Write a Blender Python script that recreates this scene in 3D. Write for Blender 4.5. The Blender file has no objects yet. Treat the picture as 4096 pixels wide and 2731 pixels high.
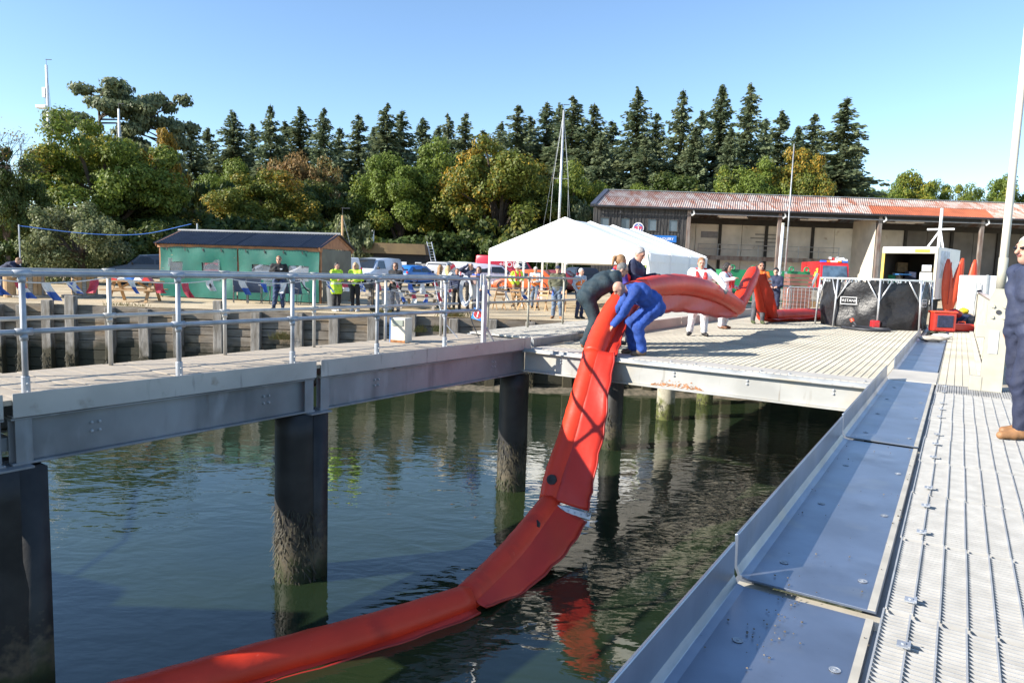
import bpy, math, random
import numpy as np
from mathutils import Matrix, Vector
random.seed(7)
R_ = math.radians
# ------------------------------------------------------------------ camera, sky, sun, exposure
scn = bpy.context.scene
col = scn.collection
CAMZ = 1.4
FPX, ROLL, PITCH = 2800.0, math.atan(0.033), R_(5.92)
cam = bpy.data.cameras.new("camera"); camo = bpy.data.objects.new("camera", cam); col.objects.link(camo)
cam.sensor_width = 36.0; cam.lens = 36.0 * FPX / 4096.0; cam.clip_start = 0.05; cam.clip_end = 2000
camo.matrix_world = Matrix.Translation((0, 0, CAMZ)) @ Matrix.Rotation(R_(90) - PITCH, 4, 'X') @ Matrix.Rotation(ROLL, 4, 'Z')
scn.camera = camo
SUN_AZ, SUN_EL = math.atan2(-0.946, -0.325), R_(27)
world = bpy.data.worlds.new("World"); scn.world = world; world.use_nodes = True
wn = world.node_tree.nodes; bg = wn["Background"]
sky = wn.new("ShaderNodeTexSky"); sky.sky_type = 'NISHITA'; sky.sun_disc = False
sky.sun_elevation = SUN_EL; sky.sun_rotation = SUN_AZ % (2 * math.pi)
sky.air_density = 1.0; sky.dust_density = 0.0; sky.ozone_density = 3.5; sky.altitude = 0
world.node_tree.links.new(sky.outputs[0], bg.inputs[0]); bg.inputs[1].default_value = 0.115
sl = bpy.data.lights.new("sun", 'SUN'); sl.energy = 4.7; sl.angle = R_(0.5); sl.color = (1.0, 0.93, 0.82)
so = bpy.data.objects.new("sun", sl); col.objects.link(so)
sd = Vector((math.sin(SUN_AZ) * math.cos(SUN_EL), math.cos(SUN_AZ) * math.cos(SUN_EL), math.sin(SUN_EL)))
so.rotation_euler = sd.to_track_quat('Z', 'Y').to_euler(); so.location = (-30, -20, 30)
vs = scn.view_settings
vs.view_transform = 'Standard'; vs.look = 'None'; vs.exposure = 1.15; vs.gamma = 1.0; vs.use_curve_mapping = False
# ------------------------------------------------------------------ frames of reference (metres)
TL = R_(34.95); LA = Vector((math.sin(TL), math.cos(TL), 0)); LB = Vector((math.cos(TL), -math.sin(TL), 0)); LC = Vector((.317, 12.35, 0))
TR = R_(32.4); RA = Vector((math.sin(TR), math.cos(TR), 0)); RB = Vector((math.cos(TR), -math.sin(TR), 0))
def Lp(a, b, z): return LC + LA * a + LB * b + Vector((0, 0, z))      # jetty frame: a along, b across
def Rp(a, b, z): return RA * a + RB * b + Vector((0, 0, z))           # quay walkway frame
ZG, ZW = -0.25, -2.55                                                # gravel and water levels
def ground(x, y):
    t = min(1, max(0, (y - 33) / 12.0, (x - 5) / 4.0)); t = t * t * (3 - 2 * t); return ZG + 0.22 * t
# ------------------------------------------------------------------ materials
MATS = {}
def mat(name, c, rough=.6, metal=0., var=.14, vs=3., bump=0., bs=40., c2=None, stretch=(1, 1, 1), coat=0., spec=.5, alpha=None, lo=.35, hi=.65, trans=0., sheen=0.):
    if name in MATS: return MATS[name]
    m = bpy.data.materials.new(name); m.use_nodes = True; nt = m.node_tree; N = nt.nodes; K = nt.links.new
    b = N["Principled BSDF"]; b.inputs["Roughness"].default_value = rough; b.inputs["Metallic"].default_value = metal
    b.inputs["Specular IOR Level"].default_value = spec; b.inputs["Coat Weight"].default_value = coat
    if sheen: b.inputs["Sheen Weight"].default_value = sheen
    if trans: b.inputs["Transmission Weight"].default_value = trans
    if alpha is not None: b.inputs["Alpha"].default_value = alpha
    tc = N.new("ShaderNodeTexCoord"); mp = N.new("ShaderNodeMapping"); mp.inputs["Scale"].default_value = stretch
    K(tc.outputs["Object"], mp.inputs[0])
    n = N.new("ShaderNodeTexNoise"); n.inputs["Scale"].default_value = vs; n.inputs["Detail"].default_value = 6; K(mp.outputs[0], n.inputs["Vector"])
    r = N.new("ShaderNodeValToRGB"); K(n.outputs["Fac"], r.inputs[0])
    d = tuple(min(1, x * (1 + var)) for x in c) if c2 is None else c2
    r.color_ramp.elements[0].position = lo; r.color_ramp.elements[1].position = hi
    r.color_ramp.elements[0].color = tuple(x * (1 - var) for x in c) + (1,) if c2 is None else tuple(c) + (1,)
    r.color_ramp.elements[1].color = tuple(d) + (1,)
    K(r.outputs[0], b.inputs["Base Color"])
    if bump:
        n2 = N.new("ShaderNodeTexNoise"); n2.inputs["Scale"].default_value = bs; n2.inputs["Detail"].default_value = 4; K(mp.outputs[0], n2.inputs["Vector"])
        bp = N.new("ShaderNodeBump"); bp.inputs["Strength"].default_value = bump; bp.inputs["Distance"].default_value = .02
        K(n2.outputs["Fac"], bp.inputs["Height"]); K(bp.outputs[0], b.inputs["Normal"])
    MATS[name] = m; m["ramp"] = r.name
    return m
def overlay(m, c, vs, lo, hi, zlo=None, zhi=None, stretch=(1, 1, 1), rough=None):
    """mix a second colour in by noise, and (if given) towards low heights: rust, algae, dirt, tide marks"""
    nt = m.node_tree; N = nt.nodes; K = nt.links.new; b = N["Principled BSDF"]
    src = b.inputs["Base Color"].links[0].from_socket
    tc = N.new("ShaderNodeTexCoord"); mp = N.new("ShaderNodeMapping"); mp.inputs["Scale"].default_value = stretch; K(tc.outputs["Object"], mp.inputs[0])
    n = N.new("ShaderNodeTexNoise"); n.inputs["Scale"].default_value = vs; n.inputs["Detail"].default_value = 8; K(mp.outputs[0], n.inputs["Vector"])
    fac = n.outputs["Fac"]
    if zlo is not None:
        g = N.new("ShaderNodeNewGeometry"); s = N.new("ShaderNodeSeparateXYZ"); K(g.outputs["Position"], s.inputs[0])
        mr = N.new("ShaderNodeMapRange"); mr.inputs[1].default_value = zlo; mr.inputs[2].default_value = zhi; mr.inputs[3].default_value = .45; mr.inputs[4].default_value = -.45
        K(s.outputs["Z"], mr.inputs[0]); ad = N.new("ShaderNodeMath"); K(fac, ad.inputs[0]); K(mr.outputs[0], ad.inputs[1]); fac = ad.outputs[0]
    mr2 = N.new("ShaderNodeMapRange"); mr2.inputs[1].default_value = lo; mr2.inputs[2].default_value = hi; K(fac, mr2.inputs[0])
    mx = N.new("ShaderNodeMix"); mx.data_type = 'RGBA'; K(mr2.outputs[0], mx.inputs[0]); K(src, mx.inputs[6]); mx.inputs[7].default_value = tuple(c) + (1,)
    K(mx.outputs[2], b.inputs["Base Color"]); return m
# ------------------------------------------------------------------ mesh builder
def rotz(a): return Matrix.Rotation(a, 3, 'Z')
class MB:
    def __init__(s): s.v = []; s.f = []; s.m = []
    def add(s, vs_, fs, mi=0):
        o = len(s.v); s.v += [tuple(p) for p in vs_]; s.f += [tuple(i + o for i in f) for f in fs]; s.m += [mi] * len(fs); return s
    def poly(s, pts, mi=0): return s.add(pts, [tuple(range(len(pts)))], mi)
    def box(s, c, d, rot=None, mi=0, taper=1.0):
        x, y, z = (q / 2 for q in d); c = Vector(c); pts = []
        for sz in (-1, 1):
            k = taper if sz > 0 else 1
            for sx, sy in ((-1, -1), (1, -1), (1, 1), (-1, 1)):
                p = Vector((sx * x * k, sy * y * k, sz * z)); pts.append(c + (rot @ p if rot else p))
        return s.add(pts, [(3, 2, 1, 0), (4, 5, 6, 7), (0, 1, 5, 4), (1, 2, 6, 5), (2, 3, 7, 6), (3, 0, 4, 7)], mi)
    def beam(s, p, q, w, h, up=(0, 0, 1), mi=0):
        p, q, up = Vector(p), Vector(q), Vector(up); d = (q - p); L = d.length
        if L < 1e-6: return s
        d /= L; sx = d.cross(up)
        if sx.length < 1e-4: sx = d.cross(Vector((1, 0, 0)))
        sx.normalize(); sz = sx.cross(d)
        return s.box((p + q) / 2, (w, L, h), Matrix((sx, d, sz)).transposed(), mi)
    def tube(s, pts, r, n=8, mi=0, cap=True, flat=1.0):
        pts = [Vector(p) for p in pts]; k = len(pts); rs = r if isinstance(r, (list, tuple)) else [r] * k
        vv = []; prev = None
        for i, p in enumerate(pts):
            t = (pts[min(i + 1, k - 1)] - pts[max(i - 1, 0)]).normalized()
            if prev is None:
                a = t.cross(Vector((0, 0, 1)))
                if a.length < 1e-3: a = Vector((1, 0, 0))
            else: a = prev - t * prev.dot(t)
            a.normalize(); prev = a; b = t.cross(a)
            for j in range(n):
                w = 2 * math.pi * j / n; vv.append(p + (a * math.cos(w) + b * math.sin(w) * flat) * rs[i])
        fs = [(i * n + j, i * n + (j + 1) % n, (i + 1) * n + (j + 1) % n, (i + 1) * n + j) for i in range(k - 1) for j in range(n)]
        if cap: fs += [tuple(range(n))[::-1], tuple(range((k - 1) * n, k * n))]
        return s.add(vv, fs, mi)
    def lathe(s, prof, c=(0, 0, 0), n=16, mi=0, rot=None, cap=True):
        c = Vector(c); vv = []
        for r, z in prof:
            for j in range(n):
                w = 2 * math.pi * j / n; p = Vector((r * math.cos(w), r * math.sin(w), z)); vv.append(c + (rot @ p if rot else p))
        k = len(prof); fs = [(i * n + j, i * n + (j + 1) % n, (i + 1) * n + (j + 1) % n, (i + 1) * n + j) for i in range(k - 1) for j in range(n)]
        if cap: fs += [tuple(range(n))[::-1], tuple(range((k - 1) * n, k * n))]
        return s.add(vv, fs, mi)
    def ell(s, c, r, n=10, m=7, rot=None, mi=0):
        pr = [(math.sin(math.pi * i / m), -math.cos(math.pi * i / m)) for i in range(m + 1)]
        S = Matrix.Diagonal(Vector(r)); S = rot @ S if rot else S
        pr[0] = (1e-4, -1); pr[-1] = (1e-4, 1)
        return s.lathe(pr, c, n, mi, S)
    def loft(s, rings, mi=0, cap=True, closed=True):
        n = len(rings[0]); k = len(rings); vv = [p for r in rings for p in r]; e = n if closed else n - 1
        fs = [(i * n + j, i * n + (j + 1) % n, (i + 1) * n + (j + 1) % n, (i + 1) * n + j) for i in range(k - 1) for j in range(e)]
        if cap and closed: fs += [tuple(range(n))[::-1], tuple(range((k - 1) * n, k * n))]
        return s.add(vv, fs, mi)
    def prism(s, poly, y0, y1, rot=None, c=(0, 0, 0), mi=0):
        """polygon in local x,z extruded along local y"""
        c = Vector(c); f = (lambda p: c + (rot @ Vector(p) if rot else Vector(p)))
        return s.loft([[f((x, y0, z)) for x, z in poly], [f((x, y1, z)) for x, z in poly]], mi)
    def mesh(s, name, mats):
        me = bpy.data.meshes.new(name); me.from_pydata(s.v, [], s.f)
        for m in (mats if isinstance(mats, (list, tuple)) else [mats]): me.materials.append(m)
        me.polygons.foreach_set("material_index", s.m); return me
    def build(s, name, mats, parent=None, smooth=False, bevel=0, local=False):
        me = s.mesh(name, mats)
        if smooth: me.polygons.foreach_set("use_smooth", [True] * len(me.polygons))
        me.update(); return obj(name, me, parent, bevel, local, smooth)
def obj(name, me, parent=None, bevel=0, local=False, smooth=False):
    o = bpy.data.objects.new(name, me); col.objects.link(o)
    if parent is not None: adopt(o, parent, local)
    if bevel:
        b = o.modifiers.new("bevel", 'BEVEL'); b.width = bevel; b.segments = 2; b.limit_method = 'ANGLE'; b.angle_limit = R_(40)
    return o
XF = {}
def adopt(o, p, local=False):
    o.parent = p
    M = XF.get(p.name, Matrix())
    if local: XF[o.name] = M
    else: o.matrix_parent_inverse = M.inverted()
def tag(o, label=None, cat=None, group=None, kind=None):
    for k, v in (("label", label), ("category", cat), ("group", group), ("kind", kind)):
        if v: o[k] = v
    return o
def thing(name, label, cat, loc=(0, 0, 0), rz=0., group=None):
    o = bpy.data.objects.new(name, None); col.objects.link(o); o.empty_display_size = .2
    o.location = loc; o.rotation_euler = (0, 0, rz); XF[o.name] = Matrix.Translation(loc) @ Matrix.Rotation(rz, 4, 'Z')
    return tag(o, label, cat, group)
def copy_tree(o, parent=None):
    c = o.copy(); col.objects.link(c); c.parent = parent
    if parent is None: XF[c.name] = XF.get(o.name, Matrix())
    for ch in o.children: copy_tree(ch, c)
    return c
def place(o, loc, rz=0., scale=None):
    o.location = loc; o.rotation_euler = (0, 0, rz)
    if scale: o.scale = (scale,) * 3 if not isinstance(scale, tuple) else scale
    return o
def text(name, s, size, m, parent, loc, rot, extrude=.002, local=False, sx=1.0, bold=0.0):
    cu = bpy.data.curves.new(name, 'FONT'); cu.body = s; cu.size = size; cu.extrude = extrude; cu.align_x = 'CENTER'; cu.align_y = 'CENTER'; cu.offset = bold
    t = bpy.data.objects.new(name, cu); me = bpy.data.meshes.new_from_object(t); bpy.data.objects.remove(t)
    me.materials.clear(); me.materials.append(m)
    T = Matrix.Translation(loc) @ rot.to_4x4() @ Matrix.Diagonal((sx, 1, 1, 1)); me.transform(T)
    return obj(name, me, parent, 0, local)
# palette
galv = mat("galvanised_steel", (.36, .38, .41), .5, .35, .18, 6, .05, 60)
galv_d = mat("weathered_galvanised_steel", (.36, .38, .40), .5, .45, .22, 2.5, .05, 40)
steel_plate = mat("blue_grey_plate", (.24, .275, .34), .36, .75, .16, 2.2, .03, 25, stretch=(1, 1, 1))
alu = mat("aluminium", (.62, .63, .64), .38, .6, .1, 6)
cream = mat("cream_paint", (.40, .38, .31), .5, 0, .1, 5, .03, 30)
whitep = mat("white_paint", (.78, .78, .77), .45, 0, .05, 2)
blackm = mat("black_rubber", (.015, .015, .017), .55, 0, .3, 8)
darkm = mat("dark_metal", (.04, .042, .048), .5, .3, .25, 5)
glass = mat("dark_glass", (.02, .025, .03), .05, 0, .2, 2, spec=.8)
wood_w = mat("weathered_wood", (.30, .27, .23), .85, 0, .32, 3.2, .35, 26, stretch=(1, 1, 6))
pine_w = mat("fresh_pine", (.44, .27, .13), .7, 0, .2, 3, .15, 30)
redp = mat("red_paint", (.55, .02, .025), .3, 0, .08, 2, coat=.4)
yellow_hv = mat("hi_vis_yellow_stripe", (.62, .72, .05), .5, 0, .05, 3)
bluep = mat("blue_paint", (.04, .16, .5), .4, 0, .1, 4)
# ------------------------------------------------------------------ water, seabed
def water():
    m = mat("harbour_water", (.011, .021, .011), .03, 0, .15, .3, spec=.6, c2=(.020, .032, .012))
    nt = m.node_tree; N = nt.nodes; K = nt.links.new; b = N["Principled BSDF"]; b.inputs["IOR"].default_value = 1.56; b.inputs["Roughness"].default_value = .025
    g = N.new("ShaderNodeNewGeometry"); h = None
    for sc, st, amp, rz in ((1.5, (1, 1.6, 1), 1.0, 25), (3.6, (1, 2.2, 1), .28, 8), (9., (1, 1.7, 1), .05, -20)):
        mp = N.new("ShaderNodeMapping"); mp.inputs["Scale"].default_value = st; mp.inputs["Rotation"].default_value = (0, 0, R_(rz)); K(g.outputs["Position"], mp.inputs[0])
        n = N.new("ShaderNodeTexNoise"); n.inputs["Scale"].default_value = sc; n.inputs["Detail"].default_value = 2; n.inputs["Distortion"].default_value = .5; K(mp.outputs[0], n.inputs["Vector"])
        a = N.new("ShaderNodeMath"); a.operation = 'MULTIPLY'; a.inputs[1].default_value = amp; K(n.outputs["Fac"], a.inputs[0])
        if h is None: h = a.outputs[0]
        else:
            s = N.new("ShaderNodeMath"); K(h, s.inputs[0]); K(a.outputs[0], s.inputs[1]); h = s.outputs[0]
    # wind ruffles the open water more than the sheltered strip under the quay
    big = N.new("ShaderNodeTexNoise"); big.inputs["Scale"].default_value = .22; K(g.outputs["Position"], big.inputs["Vector"])
    mr = N.new("ShaderNodeMapRange"); mr.inputs[1].default_value = .3; mr.inputs[2].default_value = .7; mr.inputs[3].default_value = .022; mr.inputs[4].default_value = .075; K(big.outputs["Fac"], mr.inputs[0])
    bp = N.new("ShaderNodeBump"); bp.inputs["Distance"].default_value = .30; K(h, bp.inputs["Height"]); K(mr.outputs[0], bp.inputs["Strength"]); K(bp.outputs[0], b.inputs["Normal"])
    w = MB().poly([(-160, -60, ZW), (160, -60, ZW), (160, 60, ZW), (-160, 60, ZW)]).build("water", m); tag(w, kind="structure")
water()
# ------------------------------------------------------------------ left jetty
planks_m = mat("bleached_deck_board", (.33, .27, .20), .85, 0, .25, 1.2, .25, 30, c2=(.47, .41, .33), stretch=(1, 1, 1))
fascia_m = mat("galvanised_edge_plate", (.43, .42, .40), .5, .35, .12, 1.6, .03, 30); overlay(fascia_m, (.22, .18, .13), 5, .62, .8); overlay(fascia_m, (.20, .19, .18), 12, .62, .8, stretch=(1, 1, .15))
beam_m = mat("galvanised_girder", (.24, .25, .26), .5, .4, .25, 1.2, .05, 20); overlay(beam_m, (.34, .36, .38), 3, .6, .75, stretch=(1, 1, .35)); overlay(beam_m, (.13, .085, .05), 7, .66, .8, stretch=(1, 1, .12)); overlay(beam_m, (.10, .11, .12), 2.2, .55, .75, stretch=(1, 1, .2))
beamlit_m = mat("sunlit_girder", (.40, .40, .38), .5, .3, .16, 1.1, .04, 20); overlay(beamlit_m, (.40, .34, .24), 1.3, .5, .75); overlay(beamlit_m, (.20, .17, .13), 9, .64, .8, stretch=(1, 1, .12))  # lighter copy of the jetty girder steel, sunlight put into its colour
pile_m = mat("tarred_pile", (.018, .017, .016), .6, .0, .5, 3, .1, 20); overlay(pile_m, (.085, .07, .045), 14, .58, .85, -2.35, -1.2); overlay(pile_m, (.03, .036, .011), 5, .66, .85, -2.5, -1.6)
weed_m = mat("bladder_wrack", (.022, .020, .010), .7, 0, .5, 9, c2=(.05, .042, .022))
def weed(parent, c, r, h, n, seed, cover=6.28, a0=0.):
    """strands of weed hung on a round pile or on a flat face (r = 0)"""
    rd = random.Random(seed); b = MB(); c = Vector(c)
    for i in range(n):
        w = a0 + rd.uniform(0, cover); z = rd.uniform(0, h); d = Vector((math.cos(w), math.sin(w), 0))
        p = c + d * (r + rd.uniform(-.01, .02)) + Vector((0, 0, z)); L = rd.uniform(.03, .10); s = Vector((-d.y, d.x, 0)) * rd.uniform(.004, .012)
        q = p + d * rd.uniform(.0, .04) + Vector((rd.uniform(-.03, .03), rd.uniform(-.03, .03), -L))
        b.add([p - s, p + s, q + s * .7, q - s * .7], [(0, 1, 2, 3)])
    o = b.build("weed", weed_m, parent); o["kind"] = "stuff"; return o
jetty = thing("jetty", "timber decked steel jetty with edge plates crossing the left half of the water", "jetty", tuple(Lp(-4, -.8, 0)))
pm = []
for k in range(4):
    w = random.Random(k).uniform(-.004, .004); pm.append(MB().box((0, 0, 0), (1.62, .136, .045)).mesh("plank", planks_m))
a = -9.6; i = 0
while a < -.02:
    rd = random.Random(i); o = obj("plank", pm[i % 4], jetty); o.location = Lp(a + .07, -.82 + rd.uniform(-.012, .012), .128 + rd.uniform(-.003, .003)); o.rotation_euler = (rd.uniform(-.006, .006), rd.uniform(-.002, .002), -TL + rd.uniform(-.003, .003)); a += .143; i += 1
for a0, a1 in ((-9.6, -8.0), (-7.93, -4.715), (-4.645, .03)):
    b = MB(); b.beam(Lp(a0, 0, .1), Lp(a1, 0, .1), .012, .21); b.beam(Lp(a0, -.07, -.002), Lp(a1, -.07, -.002), .13, .012); b.build("edge_plate", fascia_m, jetty, bevel=.003)
def girder(name, f, a0, a1, b0, zt, zb, m, parent, fl=.16):
    b = MB(); b.beam(f(a0, b0, (zt + zb) / 2), f(a1, b0, (zt + zb) / 2), .014, zt - zb - .04)
    b.beam(f(a0, b0, zt - .012), f(a1, b0, zt - .012), fl, .02); b.beam(f(a0, b0, zb + .01), f(a1, b0, zb + .01), fl, .022)
    return b.build(name, m, parent, bevel=.004)
def bolts(parent, pts, n, r=.014):
    for p in pts:
        b = MB(); rot = Vector(n).to_track_quat('Z', 'Y').to_matrix(); b.lathe([(r * 1.25, 0), (r * 1.25, .004), (r, .004), (r, .016), (r * .5, .018)], p, 6, 0, rot); b.build("bolt", galv_d, parent)
for a0, a1 in ((-9.6, -7.99), (-7.94, -4.72), (-4.63, -.02)):
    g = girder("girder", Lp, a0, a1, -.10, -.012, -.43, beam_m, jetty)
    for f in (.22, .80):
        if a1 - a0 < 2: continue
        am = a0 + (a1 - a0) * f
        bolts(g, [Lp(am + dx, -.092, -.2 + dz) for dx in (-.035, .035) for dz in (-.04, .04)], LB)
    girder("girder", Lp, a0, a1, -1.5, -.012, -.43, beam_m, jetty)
for a0 in (-7.965, -4.68):
    b = MB(); b.beam(Lp(a0 - .16, -.1, -.44), Lp(a0 + .16, -.1, -.44), .34, .02)
    for s in (-.12, .12): b.beam(Lp(a0 + s, -.03, -.41), Lp(a0 + s, -.03, -.02), .012, .13, up=LA)
    b.build("splice_bracket", beam_m, jetty, bevel=.003)
for k in range(9):
    b = MB(); b.beam(Lp(-9 + k * 1.05, -1.45, -.25), Lp(-9 + k * 1.05, -.12, -.25), .07, .12, mi=0); b.build("joist", beam_m, jetty)
def pile(parent, p, r, zt, seed, chan=True, w=True):
    b = MB(); p = Vector(p); prof = []
    rd = random.Random(seed)
    for k in range(15): z = -4.2 + (zt + 4.2) * k / 14; prof.append((r * (1 + (rd.uniform(0, .03) if z < -1.4 else 0)), z))
    b.lathe(prof, (p.x, p.y, 0), 24)
    if chan:
        q = p + LB * (r * .55) + LA * (r * .5)
        b.beam((q.x, q.y, -4.2), (q.x, q.y, zt), .26, .22, up=LA)
    o = b.build("pile", pile_m, parent, smooth=True)
    o.data.shade_smooth() if False else None
    if w: weed(o, (p.x, p.y, ZW), r, .95, 460, seed, 3.6, R_(150))
    return o
for k, (a, r) in enumerate(((-7.97, .30), (-4.82, .27), (-.12, .26))): pile(jetty, Lp(a, -.22, 0), r, -.45, k, chan=(k < 2), w=(k != 0))
# ------------------------------------------------------------------ railing of the jetty
def railing(name, label, f, posts, b0, z0, zr, zm, ends, m, foot=True, drop=False):
    t = thing(name, label, "railing", tuple(f(posts[0], b0, z0)))
    for i, a in enumerate(posts):
        b = MB(); b.tube([f(a, b0, z0), f(a, b0, zr - .03)], .024, 12); o = b.build("post", m, t, smooth=True)
        if foot:
            b = MB(); b.lathe([(.034, 0), (.034, .17), (.03, .175)], f(a, b0, z0 + .008), 12); b.box(f(a, b0, z0 + .006), (.15, .1, .012), rotz(-TL)); b.build("base_socket", m, o, smooth=False)
            bolts(o, [f(a, b0 + .032, z0 + .05), f(a, b0 + .032, z0 + .12)], LB, .009)
        for z in (zr, zm):
            b = MB(); b.tube([f(a - .065, b0, z), f(a + .065, b0, z)], .033, 12); b.tube([f(a, b0, z - .075), f(a, b0, z - .02)], .032, 12); b.build("tee_fitting", m, o, smooth=True)
    for z in (zr, zm):
        e = list(ends); pts = [f(x, b0, z) for x in (e[0], *posts, e[1])]
        MB().tube(pts, .0242, 12).build("rail", m, t, smooth=True)
    if drop: MB().tube([f(ends[1] - .03, b0, zr), f(ends[1], b0, zr - .03), f(ends[1], b0, zm + .03), f(ends[1] - .03, b0, zm)], .0241, 12).build("end_rail", m, t, smooth=True)
    return t
railing("railing", "near tubular steel railing along the front edge of the jetty", Lp, (-7.79, -6.4, -4.99, -3.61, -2.2), -.1, .15, 1.22, .72, (-9.4, -1.41), galv, drop=True)
railing("railing", "rear tubular steel railing along the back edge of the jetty", Lp, (-7.72, -6.42, -4.98, -3.53, -2.07, -.68), -1.5, .15, 1.22, .72, (-9.4, -.2), mat("cream_galvanised", (.46, .45, .42), .45, .4, .12, 6), foot=False)
railing("railing", "cream tubular railing behind the raised side walkway beyond the jetty", Lp, (.73, 2.16, 3.61), -1.5, .15, 1.22, .72, (.2, 4.3), cream, foot=False)
# steel bracket post where the railing ends
t = thing("bracket_post", "square grey steel post with brace at the end of the near railing", "post", tuple(Lp(-1.2, -.12, .15)))
b = MB(); b.beam(Lp(-1.2, -.12, .15), Lp(-1.2, -.12, 1.12), .09, .05, up=LB); b.build("upright", galv, t, bevel=.004)
MB().beam(Lp(-1.14, -.12, .42), Lp(-.93, -.12, .16), .05, .03).build("brace", galv_d, t)
for s in (-.03, .05): MB().beam(Lp(-1.2 + s, -.17, 1.05), Lp(-1.2 + s, -.17, 1.30), .06, .012, up=LB).build("paddle", mat("off_white_plastic", (.62, .6, .55), .5), t, bevel=.004)
# ------------------------------------------------------------------ raised side walkway, platform, quay walkway
grate_l = mat("dusty_steel_grating", (.46, .43, .36), .6, .15, .14, .8)
grate_n = mat("galvanised_grating", (.44, .435, .42), .52, .25, .10, 9, .03, 80)
def grating(name, f, a0, a1, b0, b1, z, m, parent, pitch=.04, rod=.1, h=.03, th=.005, sub=1):
    b = MB(); n = int((a1 - a0) / pitch)
    for i in range(n):
        a = a0 + (i + .5) * pitch; b.beam(f(a, b0 + .004, z - h / 2), f(a, b1 - .004, z - h / 2), th, h)
    k = max(1, int(round((b1 - b0) / rod)))
    for j in range(k + 1):
        bb = b0 + .004 + (b1 - b0 - .008) * j / k; b.beam(f(a0 + .004, bb, z - .0005), f(a1 - .004, bb, z - .0005), .007, .009)
    o = b.build(name, m, parent); o["kind"] = "stuff"; return o
plat = thing("dock_platform", "wide pale grating platform on steel girders at the head of the dock", "platform", tuple(Rp(12, -3.5, 0)))
edge_m = mat("sandy_edge_plate", (.52, .48, .41), .6, .1, .1, 2, .03, 30)
PB0, PB1, PA0, PA1 = -6.36, -.80, 10.42, 27.0
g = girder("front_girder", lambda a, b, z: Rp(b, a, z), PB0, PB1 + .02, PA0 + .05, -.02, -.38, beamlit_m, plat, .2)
rust_m = mat("rust_scale", (.30, .13, .05), .9, 0, .4, 12, .4, 40)
for fx in (.13, .305, .49, .69, .9):
    bb = PB0 + (PB1 - PB0) * fx; bolts(g, [Rp(PA0 + .041, bb, -.12), Rp(PA0 + .041, bb, -.17)], -RA, .016)
# rust blister: thin uneven flakes on the web
b = MB(); rd = random.Random(3)
for i in range(220):
    s = rd.uniform(-1, 1); zz = -.352 + abs(rd.gauss(0, .5)) * .09 * (1 - s * s); p = Rp(PA0 + .0415, PB0 + (PB1 - PB0) * .5 + s * .42, zz)
    w = rd.uniform(.008, .03); b.add([p - RB * w, p + RB * w * rd.uniform(.3, 1) - RA * .004, p + Vector((0, 0, w * rd.uniform(.4, .9))) - RA * .002], [(0, 1, 2)])
o = b.build("rust_patch", rust_m, g); o["kind"] = "stuff"
b = MB(); b.beam(Rp(PA0, PB0, .0), Rp(PA0, PB1, .0), .012, .05); b.build("edge_angle", galv_d, plat)
grating("edge_grating", lambda a, b, z: Rp(a, b, z), PA0 + .02, PA0 + .2, PB0, PB1, .008, grate_l, plat)
k = 4
for i in range(k):
    b0 = PB0 + (PB1 - PB0) * i / k; b1 = PB0 + (PB1 - PB0) * (i + 1) / k
    b = MB(); c = Rp(PA0 + .46, (b0 + b1) / 2, .004); b.box(c, (b1 - b0 - .006, .5, .012), rotz(-TR)); o = b.build("threshold_plate", edge_m, plat, bevel=.003)
    bolts(o, [Rp(PA0 + .28, b0 + .2, .01), Rp(PA0 + .28, b1 - .2, .01)], (0, 0, 1), .02)
aa = PA0 + .72
while aa < PA1:
    n = min(PA1, aa + 1.2)
    for i in range(6):
        b0 = PB0 + (PB1 - PB0) * i / 6; b1 = PB0 + (PB1 - PB0) * (i + 1) / 6
        grating("grating_panel", Rp, aa + .003, n - .003, b0, b1 - .004, .008, grate_l, plat, h=.025)
    aa = n
for a in np.arange(PA0 + 1.6, PA1, 1.8):
    b = MB(); b.beam(Rp(a, PB0, -.17), Rp(a, PB1, -.17), .12, .28); b.build("cross_girder", beam_m, plat)
for bb in np.arange(PB0, PB1 + .1, .46):
    b = MB(); b.beam(Rp(PA0 + .1, bb, -.045), Rp(PA1, bb, -.045), .05, .03); b.build("bearer", beam_m, plat)
pile_c = mat("concrete_pile", (.30, .28, .22), .85, 0, .2, 4, .3, 25); overlay(pile_c, (.10, .11, .03), 5, .5, .75, -2.6, -1.2)
for k, (x, y, r, m) in enumerate(((2.30, 15.5, .24, pile_m), (4.26, 18.9, .24, pile_c), (6.02, 21.4, .24, pile_c))):
    b = MB(); b.lathe([(r, -4), (r * 1.02, -2.2), (r, -.3)], (x, y, 0), 20); o = b.build("pile", m, plat, smooth=True); weed(o, (x, y, ZW), r, .5 if k else 1., 160, 30 + k)
# side walkway (raised) with its pinkish kerb
side = thing("side_walkway", "raised grating walkway with long sandy kerb along the left of the platform", "walkway", tuple(Rp(18, -7, 0)))
kerb_m = mat("sandy_kerb", (.50, .40, .33), .6, .05, .1, 1.5, .04, 25)
for a0, a1 in ((12.75, 15.9), (15.94, 18.6), (18.64, 22.), (22.04, 26.5)):
    b = MB(); b.beam(Rp(a0, -6.36, .115), Rp(a1, -6.36, .115), .014, .24); b.beam(Rp(a0, -6.42, .229), Rp(a1, -6.42, .229), .13, .012); b.build("kerb_plate", kerb_m, side, bevel=.004)
a0 = 10.9
while a0 < 26:
    grating("grating_panel", Rp, a0, a0 + 1.2, -7.9, -6.5, .17, mat("pale_grating", (.52, .5, .45), .55, .2, .1, 2), side); a0 += 1.21
b = MB(); b.beam(Rp(10.9, -6.48, .08), Rp(12.7, -6.48, .08), .012, .16); b.build("step_plate", alu, side)
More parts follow.
